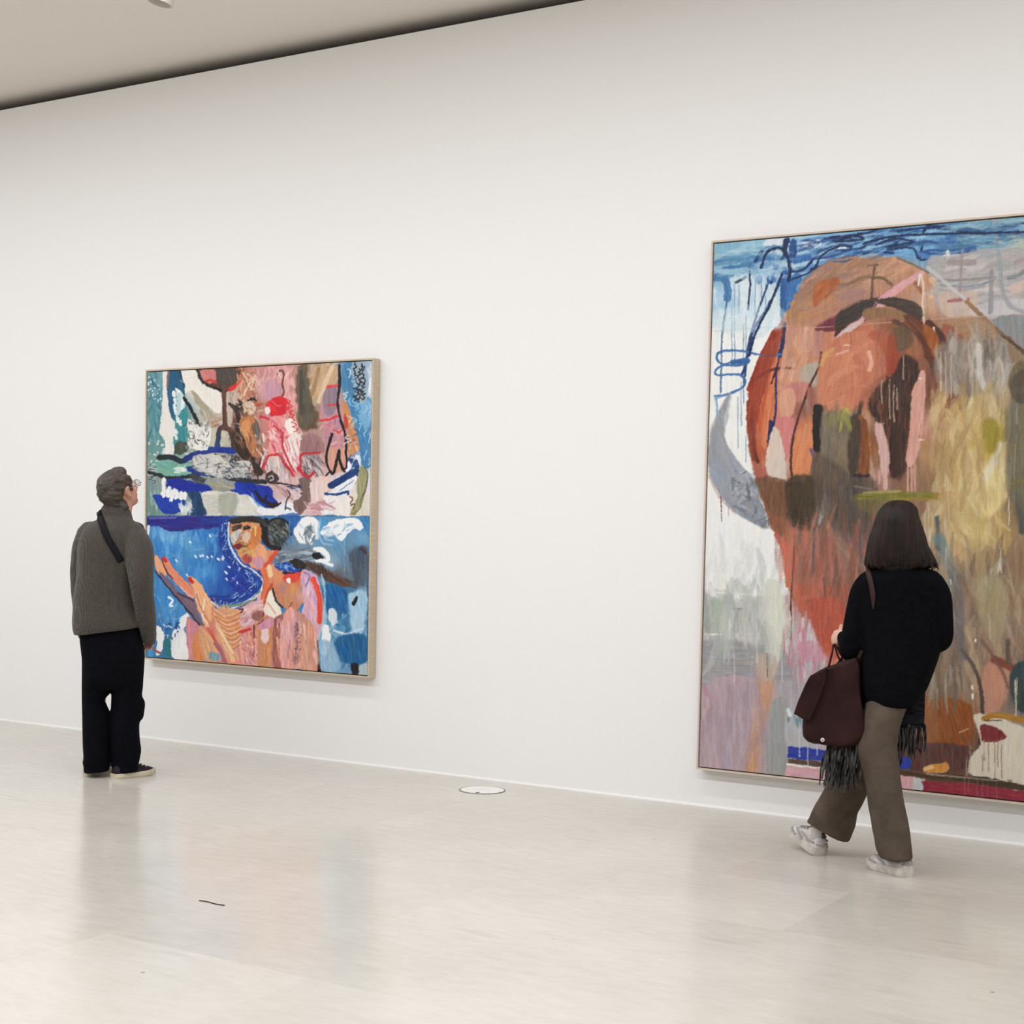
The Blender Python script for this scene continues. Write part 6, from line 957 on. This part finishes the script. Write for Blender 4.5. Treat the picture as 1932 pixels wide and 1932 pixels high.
# trousers
M_navy=mat('black_navy_cotton',(7,8,13),.9,.08,mottled((5,6,10),(9,10,16),20,4,.2))
def foldT(co,no): return .005*vnoise(co,(9,9,6),11)+.007*np.clip(1-np.abs(co[:,2]-.09)/.09,0,1)*vnoise(co,(6,6,30),12)
blend('trousers',[A.rows([(152,1168,262,1168,0,.115),(149,1200,266,1198,0,.125),(151,1226,273,1226,0,.13),(154,1252,273,1252,0,.135),(155,1285,270,1285,0,.12),(158,1300,266,1300,0,.09)]),
  A.rows([(153,1240,212,1240,.02,.11),(154,1290,210,1290,.025,.10),(154.5,1306,208,1306,.03,.095),(154.5,1319,198,1319,.03,.09),(154.5,1332,202,1332,.03,.09),(154.5,1348,207.5,1348,.03,.092),(155,1400,207.5,1400,.02,.092),(156,1425,207,1425,.015,.092),(157.5,1448,207,1446,.01,.088),(159,1457.5,206,1453,.0,.085)],28,2.2),
  A.rows([(209,1240,273,1240,0,.11),(210,1290,270,1290,0,.10),(210,1312,268,1312,0,.095),(209.5,1325,273.5,1325,0,.095),(208.5,1343,272.5,1343,0,.095),(208,1355,270,1355,0,.094),(208,1365,263.5,1365,-.005,.092),(208.5,1394,264,1394,-.01,.092),(209,1418,267.5,1418,-.015,.092),(210,1440,263.5,1437,-.02,.088),(211.5,1457.5,261.5,1453,-.03,.082)],28,2.2)],.0055,3,M_navy,e,foldT)
M_canvas=mat('dark_maroon_suede',(36,26,34),.8,.2); M_gum=mat('cream_rubber_sole',(196,184,160),.6,.3,mottled((186,174,150),(206,196,174),30,3)); M_lace=mat('cream_laces',(190,180,164),.8,.1)
up=[(.02,.055,.030),(.12,.085,.036),(.25,.095,.036),(.42,.092,.037),(.58,.078,.040),(.72,.062,.044),(.86,.052,.040),(.95,.042,.026),(.985,.036,.012)]
fl=lambda x,y:A.loc(on(x,y,2,0))
shoe(e,fl(212,1469),fl(291,1460),.104,.027,up,M_canvas,M_gum,M_lace)
shoe(e,fl(163,1463),fl(216,1451),.102,.027,up,M_canvas,M_gum,M_lace)
# sling bag: strap across the back, small pouch at the chest
bv=BVHTree.FromPolygons([v.co[:] for v in sw.data.vertices],[p.vertices[:] for p in sw.data.polygons])
pts=A.ribbon(bv,spline([(191,968),(188,972),(192,985),(197,1000),(205,1018),(213,1032),(222,1048),(230,1062)],4),.03)
pts[-1]=(pts[-1][0]-pts[-1][1]*.012,pts[-1][1]); pts.append((pts[-1][0]-pts[-1][1]*.03+np.array([.012,0,-.02]),pts[-1][1]))
p0=pts[0][0]; n0=np.array([-.3,.3,.9]); n0/=np.linalg.norm(n0)
pts=[(A.P(190,974,.15),np.array([-.5,.6,.6])),(A.P(189,968,.08),n0)]+pts
sb=A.wld(np.zeros(3)); M_web=mat('black_webbing',(15,16,22),.75,.2,mottled((11,12,17),(22,23,30),80,2,.2))
bag=empty('sling_bag',A.o,A.rz,'black sling bag strap running across the back of the person in grey sweater','bag')
obj('strap',mesh('strap',*A.strap(pts,.040,.005,.002,.12)),M_web,bag,True)
obj('pouch',blend('pouch',[ell(A.P(244,1015,.118),((.060,-.012,0),(.006,.026,0),(0,0,.075)))],.008,2,None,None).data,M_web,bag,True)
bpy.data.objects.remove([q for q in bpy.data.objects if q.type=='MESH' and q.name.startswith('pouch') and q.parent is None][0])
obj('buckle',mesh('buckle',*tube([A.P(258,988,.10),A.P(266,994,.10),A.P(270,1003,.09)],[.012,.016,.012],12)),M_web,bag,True)

# ---- woman in black walking left past the tall painting
Bf=Fig(1690,1648,'person in black sweater and taupe trousers striding past the tall painting with a maroon bag'); e=Bf.e; P=Bf.P
HB=P(1697,1003,.0); hk,HLb,hb=head(HB,math.radians(-32),math.radians(-4),.91,P(1697,1085,-.0))
wL=P(1590,1199,.15); wR=P(1752,1214,.20)
body=hk+[Bf.rows([(1675,1074,1720,1074,0,.06),(1640,1095,1755,1095,0,.085),(1632,1130,1764,1130,0,.095),(1640,1200,1758,1200,0,.09),(1644,1280,1742,1280,0,.085),(1648,1350,1694,1355,0,.07)]),
  Bf.limb([(1635,1100,0,14),(1612,1216,-.01,12),(1590,1199,.15,8)]),Bf.limb([(1762,1104,0,14),(1776,1206,.0,12),(1752,1214,.20,8)]),
  Bf.limb([(1656,1350,.02,17),(1602,1475,.17,15),(1567,1552,.28,11)]),Bf.limb([(1668,1350,-.01,17),(1668,1480,-.01,15),(1692,1610,-.01,12)])]
body+=hand(wL,P(1573,1203,.21)-wL,(-.75,-.45,.25),1,.94,.85,1)+hand(wR,P(1738,1214,.33)-wR,(.4,.2,.8),-1,.94,.6)
blend('body',body,.0045,3,mat('skin_tone_fair',(206,164,142),.5,.35,mottled((198,152,130),(216,174,152),18,3)),e)
eyes(HLb,hb,.91,e)
M_hairB=mat('dark_brown_hair',(22,14,12),.5,.25,mottled((12,8,8),(40,23,18),6,6,.5,(6,6,1.2),40))
hr=[Bf.rows([(1688,944.5,1706,944.5,0,.02),(1674,949,1719,949,0,.07),(1662,959,1730,959,0,.105),(1653,975,1734,975,0,.122),(1647,995,1741,995,0,.128),(1641,1012,1746,1012,-.005,.125),(1637,1030,1751,1030,-.01,.12),(1634,1045,1757,1047,-.012,.115),(1632,1058,1762,1060,-.012,.105),(1634,1068,1762,1067,-.015,.09),(1655,1075,1750,1072,-.02,.075)],48,2.15)]
def strandsB(co,no):
    a=np.arctan2(co[:,1]-HB[1],co[:,0]-HB[0]); q=np.stack([np.cos(a),np.sin(a),co[:,2]*.35],1); low=np.clip((HB[2]+.05-co[:,2])/.2,0,1)
    return (.004+.006*low)*vnoise(q,(15,15,6),21)+(.002+.004*low)*vnoise(q,(36,36,10),22)+.004*low*vnoise(q,(70,70,12),23)
hairo=blend('hair',hr,.0045,2,M_hairB,e,strandsB)
# part the hair round the face
r_,f_,u_=hb; n_=len(hairo.data.vertices); co=np.empty(n_*3); hairo.data.vertices.foreach_get('co',co); co=co.reshape(-1,3); q=co-HB; X_=q@r_; Y_=q@f_; Z_=q@u_
w_=np.clip((.074-np.abs(X_))/.02,0,1)*np.clip((.066-Z_)/.03,0,1); Yn=np.where(Y_>.012,Y_+w_*(np.minimum(Y_,.012)-Y_),Y_); co=co+f_*(Yn-Y_)[:,None]; hairo.data.vertices.foreach_set('co',co.ravel()); hairo.data.update()
lk=[]; R=np.random.RandomState(8)
for i in range(64):
    a=math.radians(-160+i*5.0); x=1697+62*math.cos(a)*1.02; d=.108*math.sin(a); yb=1066+R.randn()*3+(2 if math.cos(a)>0 else 0); k=R.rand()*.01
    if ((P(x,yb,d*.8)-HB)@hb[1])>.03 and abs((P(x,yb,d*.8)-HB)@hb[0])<.085: continue
    lk.append(tube([P(1697+(x-1697)*.66,1014,d*.72-.008),P(1697+(x-1697)*.93,1046,d*.97-.012),P(x+R.randn()*2+(6 if x>1740 else 1),yb+R.randn()*2,d*.80-.016)],[.006,.011,.0025],8,sub=3))
obj('hair_ends',mesh('hair_ends',*merge(lk)),M_hairB,hairo,True)
M_blk=mat('black_wool',(9,10,13),.95,.06,mottled((7,8,10),(12,13,16),40,3,.15))
def foldB(co,no): return .006*vnoise(co,(8,8,5),31)
swb=blend('sweater',[Bf.rows([(1672,1066,1722,1066,-.0,.07),(1652,1072,1745,1071,0,.085),(1634,1079,1764,1078,0,.10),(1620,1093,1778,1092,0,.115),(1616,1120,1786,1120,0,.12),(1617,1160,1785,1160,0,.12),(1620,1200,1780,1205,0,.12),(1622,1240,1772,1243,0,.125),(1624,1284,1756,1286,0,.13),(1628,1308,1743,1312,0,.13),(1632,1325,1728,1336,0,.12)],36,2.2),
  Bf.limb([(1640,1094,0,20),(1627,1118,-.01,22),(1617,1160,-.02,22),(1609,1205,-.02,22),(1606,1228,.0,20.5),(1599,1216,.08,17),(1592,1203,.13,13)]),
  Bf.limb([(1758,1096,0,20),(1770,1124,-.01,23),(1774,1165,-.02,22.5),(1776,1203,-.01,21),(1768,1214,.08,18),(1755,1214,.19,13)])],.006,5,M_blk,e,foldB)
M_taupe=mat('taupe_twill',(97,84,73),.85,.15,mottled((76,66,57),(94,82,71),14,5,.25,(1,1,1),180))
def foldP(co,no): return .009*vnoise(co,(8,8,4),41)+.007*vnoise(co,(18,18,6),42)+.006*vnoise(np.stack([co[:,0]+.8*co[:,2],co[:,1],co[:,2]-.8*co[:,0]],1),(14,10,5),44)+.004*np.clip(1-np.abs(co[:,2]-.1)/.14,0,1)*vnoise(co,(8,8,30),43)
blend('trousers',[Bf.rows([(1634,1296,1722,1300,.0,.11),(1632,1326,1712,1334,.0,.115),(1630,1350,1703,1354,.0,.12),(1624,1378,1694,1382,.01,.12),(1618,1400,1692,1402,.02,.11)]),
  Bf.rows([(1628,1370,1690,1376,-.01,.105),(1616,1404,1691,1408,-.012,.1),(1622,1436,1695.5,1438,-.015,.097),(1636,1485,1701,1485,-.015,.094),(1642,1528,1708,1528,-.015,.092),(1648,1570,1717,1572,-.012,.092),(1654,1598,1719,1602,-.012,.094),(1660,1615,1720,1619,-.012,.094)],30,2.2),
  Bf.rows([(1612,1372,1684,1392,.03,.105),(1586,1418,1668,1430,.09,.1),(1566,1458,1650,1466,.15,.098),(1552,1487,1637,1494,.195,.096),(1541,1512,1624,1528,.235,.094),(1530,1536,1612,1558,.27,.094),(1522,1551,1601,1588,.29,.094)],30,2.2)],.0055,4,M_taupe,e,foldP)
# chunky white trainers
M_tr=mat('white_trainer_mesh',(206,200,194),.6,.3,mottled((176,170,166),(224,220,215),22,5,.3)); M_ts=mat('off_white_foam_sole',(196,188,178),.6,.3,mottled((172,164,154),(212,206,198),20,4)); M_tl=mat('grey_laces',(150,146,144),.7,.2); M_tab=mat('dark_heel_tab',(44,42,44),.7)
ut=[(.01,.060,.030),(.08,.092,.038),(.2,.100,.041),(.38,.104,.042),(.55,.088,.045),(.70,.070,.048),(.85,.060,.043),(.95,.050,.028),(.985,.044,.013)]
fl=lambda x,y:Bf.loc(on(x,y,2,0))
h0=fl(1714,1655); t0=h0+np.array([-.168,.175,0]); so,(hh,ff,ee,uu,LL)=shoe(e,h0,t0,.112,.034,ut,M_tr,M_ts,M_tl,thick_heel=1.25); obj('heel_tab',mesh('heel_tab',*tube([hh+ff*.02+uu*.088,hh-ff*.004+uu*.100,hh+ff*.03+uu*.108],.006,8)),M_tab,so,True)
M_ov=mat('silver_grey_overlay',(150,148,148),.45,.4); M_sk=mat('white_sock',(188,182,176),.9,.1)
def dress(so,hh,ff,ee,uu,LL,ank):
    K=[]
    for k in(1,-1):
        K.append(tube([hh+ff*LL*.10+ee*k*.040+uu*.062,hh+ff*LL*.3+ee*k*.046+uu*.060,hh+ff*LL*.5+ee*k*.046+uu*.075],.0045,8,.6)); K.append(tube([hh+ff*LL*.45+ee*k*.050+uu*.045,hh+ff*LL*.62+ee*k*.049+uu*.066,hh+ff*LL*.72+ee*k*.04+uu*.072],.0045,8,.6)); K.append(tube([hh+ff*LL*.66+ee*k*.053+uu*.040,hh+ff*LL*.82+ee*k*.047+uu*.046,hh+ff*LL*.95+ee*k*.026+uu*.044],.004,8,.6))
    K.append(tube([hh+ff*LL*.04+ee*.030+uu*.055,hh+ff*LL*-.012+uu*.058,hh+ff*LL*.04-ee*.030+uu*.055],.005,8,.6))
    obj('overlay',mesh('overlay',*merge(K)),M_ov,so,True)
    obj('sock',mesh('sock',*tube([hh+ff*LL*.22+uu*.07,hh+ff*LL*.22+uu*.12,ank],[.036,.034,.036],18)),M_sk,so.parent,True)
dress(so,hh,ff,ee,uu,LL,hh+ff*LL*.24+np.array([0,0,.15])); h1=fl(1549,1615); t1=h1+np.array([-.142,.185,.062]); so,(hh,ff,ee,uu,LL)=shoe(e,h1,t1,.112,.034,ut,M_tr,M_ts,M_tl,thick_heel=1.25); obj('heel_tab',mesh('heel_tab',*tube([hh+ff*.02+uu*.088,hh-ff*.004+uu*.100,hh+ff*.03+uu*.108],.006,8)),M_tab,so,True)
dress(so,hh,ff,ee,uu,LL,hh+ff*LL*.2+np.array([.05,-.03,.17]))
# long scarf hanging down the front, fringed ends showing on both sides
M_sc=mat('black_plaid_wool',(20,20,24),.95,.08,mottled((8,8,10),(44,44,50),26,2,.3,(1,1,4))); M_fr=mat('black_and_grey_fringe',(18,18,20),.95,.08,mottled((5,5,7),(86,84,82),26,1,0,(4,4,.4)))
def panel(L,th,w0=0):
    R=[]
    for a,b in L:
        R.append([a,b,b+np.array([0,th,0]),a+np.array([0,th,0])])
    return ring_loft(R)
sc=obj('scarf',blend('scarf_body',[panel([(P(1702,1150,.122),P(1748,1150,.118)),(P(1700,1215,.128),P(1748,1210,.124)),(P(1697,1290,.135),P(1746,1285,.132)),(P(1698,1345,.135),P(1745,1338,.135)),(P(1690,1378,.132),P(1744,1374,.132))],.022),
  panel([(P(1648,1150,.122),P(1690,1150,.125)),(P(1630,1230,.130),P(1676,1230,.13)),(P(1606,1330,.130),P(1650,1330,.13)),(P(1580,1398,.10),P(1622,1402,.10))],.022),
  tube([P(1738,1080,.02),P(1740,1092,.085),P(1730,1120,.118),P(1724,1160,.130)],[.032,.034,.034,.03],14),tube([P(1656,1080,.02),P(1654,1092,.085),P(1662,1120,.118),P(1670,1160,.130)],[.032,.034,.034,.03],14),tube([P(1738,1080,.02),P(1720,1072,-.055),P(1697,1070,-.07),P(1674,1072,-.055),P(1656,1080,.02)],[.03]*5,14)],.007,3,None,None).data,M_sc,e,True)
bpy.data.objects.remove([q for q in bpy.data.objects if q.name.startswith('scarf_body')][0]); sc.data.name='scarf'
fr=strands((P(1690,1372,.14),P(1745,1366,.14)),(P(1692,1415,.13),P(1747,1424,.13)),22,.0042,5,.008,.012)+strands((P(1694,1376,.13),P(1710,1376,.13)),(P(1696,1436,.11),P(1702,1443,.11)),6,.006,6,.006,.006)+strands((P(1712,1370,.13),P(1722,1370,.13)),(P(1715,1424,.12),P(1722,1428,.12)),6,.006,9,.005,.006)
obj('fringe',mesh('fringe',*merge(fr)),M_fr,sc,True)
fr=[]
for sd,(xa,xb,ya,yb,u0,u1,v0,v1,dd,n) in enumerate(((1562,1622,1396,1400,1552,1618,1462,1492,-.045,40),(1566,1604,1398,1400,1549,1590,1474,1496,-.055,26),(1575,1618,1398,1398,1570,1612,1440,1470,-.06,20))):
    fr+=strands((P(xa,ya,dd+.02),P(xb,yb,dd+.02)),(P(u0,v0,dd),P(u1,v1,dd)),n,.0046,20+sd,.010,.012)
obj('fringe',mesh('fringe',*merge(fr)),M_fr,sc,True)
# ---- her shoulder bag
M_bag=mat('maroon_corduroy',(54,31,31),.85,.15,mottled((34,18,18),(52,30,29),9,5,.35,(1,1,.6),50)); M_str=mat('brown_strap',(54,35,33),.7,.2)
bag=empty('shoulder_bag',Bf.wld(np.array([P(1575,1400,0)[0],.02,0])),Bf.rz,'large dark maroon bag hanging at the left side of the person in black sweater','bag')
bo_=np.array([P(1575,1400,0)[0],.02,0]); Q=lambda x,y,d=0.:P(x,y,d)-bo_
def prism(L,d0,d1,taper=.0):
    c=np.mean(np.array(L),0); f=[Q(c[0]+(x-c[0])*(1-taper),c[1]+(y-c[1])*(1-taper),d0) for x,y in L]; g=[Q(c[0]+(x-c[0])*(1-taper),c[1]+(y-c[1])*(1-taper),d1) for x,y in L]; m0=[Q(x,y,d0+.02) for x,y in L]; m1=[Q(x,y,d1-.02) for x,y in L]
    return ring_loft([f,m0,m1,g])
def foldG(co,no):
    q=np.stack([co[:,0]-.45*(co[:,2]-.6),co[:,1],co[:,2]*.35],1); return .010*vnoise(q,(16,14,10),51)+.005*vnoise(q,(34,30,14),52)
out=[(1527,1276),(1545,1266),(1562,1258),(1590,1249),(1617,1238),(1624,1256),(1625,1296),(1629,1345),(1635,1380),(1628,1396),(1606,1408),(1585,1412),(1555,1406),(1524,1398),(1516,1388),(1514,1366),(1518,1330)]
obj('bag_body',blend('bag_body',[prism(out,-.085,.09,.06)],.008,7,None,None,foldG).data,M_bag,bag,True)
flp=[(1527,1273),(1545,1264),(1563,1256),(1561,1285),(1548,1320),(1528,1363),(1510,1356),(1497,1347),(1505,1322),(1518,1290)]
obj('flap',blend('flap',[prism(flp,-.115,-.06,.04)],.006,4,None,None,foldG).data,M_bag,bag,True)
for q in [q for q in bpy.data.objects if q.type=='MESH' and q.parent is None and q.name.split('.')[0] in('bag_body','flap')]: bpy.data.objects.remove(q)
bt=Q(1552,1396,-.098); obj('button',mesh('button',*ell(bt,((.0095,0,0),(0,0,.0095),(0,.005,0)),20,10)),mat('pearl_button',(206,198,190),.3,.5),bag,True); obj('button_eye',mesh('button_eye',*ell(bt+np.array([0,-.0045,0]),((.0035,0,0),(0,0,.0035),(0,.0015,0)),12,8)),mat('grey_button_eye',(126,120,114),.4),bag.children[-1],True)
gp=P(1573,1210,.24)-bo_
for x0,x1,d in((1562,1574,-.04),(1600,1581,.05)): obj('handle',mesh('handle',*tube([Q(x0,1264 if x0<1590 else 1250,d),Q((x0+1573)/2-1,1246,d+.06),Q(1571 if x0<1590 else 1577,1226,.19),gp+np.array([0,.0,.005]),gp+np.array([.008,.035,-.02]),Q(1590,1238,.16),Q(x0+14,1258,d+.04)],[.009,.009,.008,.008,.008,.009,.009],10,.5,(1,0,0))),M_bag,bag,True)
bv=BVHTree.FromPolygons([v.co[:] for v in swb.data.vertices],[p.vertices[:] for p in swb.data.polygons])
pts=Bf.ribbon(bv,spline([(1641,1074),(1639,1080),(1643,1095),(1646,1110),(1648,1128),(1647,1150)],4),.02)
pts=[(P(1640,1090,.13),np.array([0,.9,.3])),(P(1639,1072,.06),np.array([-.2,.3,.9]))]+[(q-n*.010*max(0,(i-len(pts)*.6)/(len(pts)*.4))**2,n) for i,(q,n) in enumerate(pts)]
pts=[(p-bo_,n/np.linalg.norm(n)) for p,n in pts]
obj('strap',mesh('strap',*Bf.strap(pts,.024,.004,.003,.3)),M_str,bag,True)
obj('strap',mesh('strap',*tube([Q(1617,1250,-.02),Q(1621,1240,-.05),Q(1626,1228,-.075)],[.011,.010,.006],10,.4)),M_str,bag,True)
print('done',round(time.time()-_T0,1))
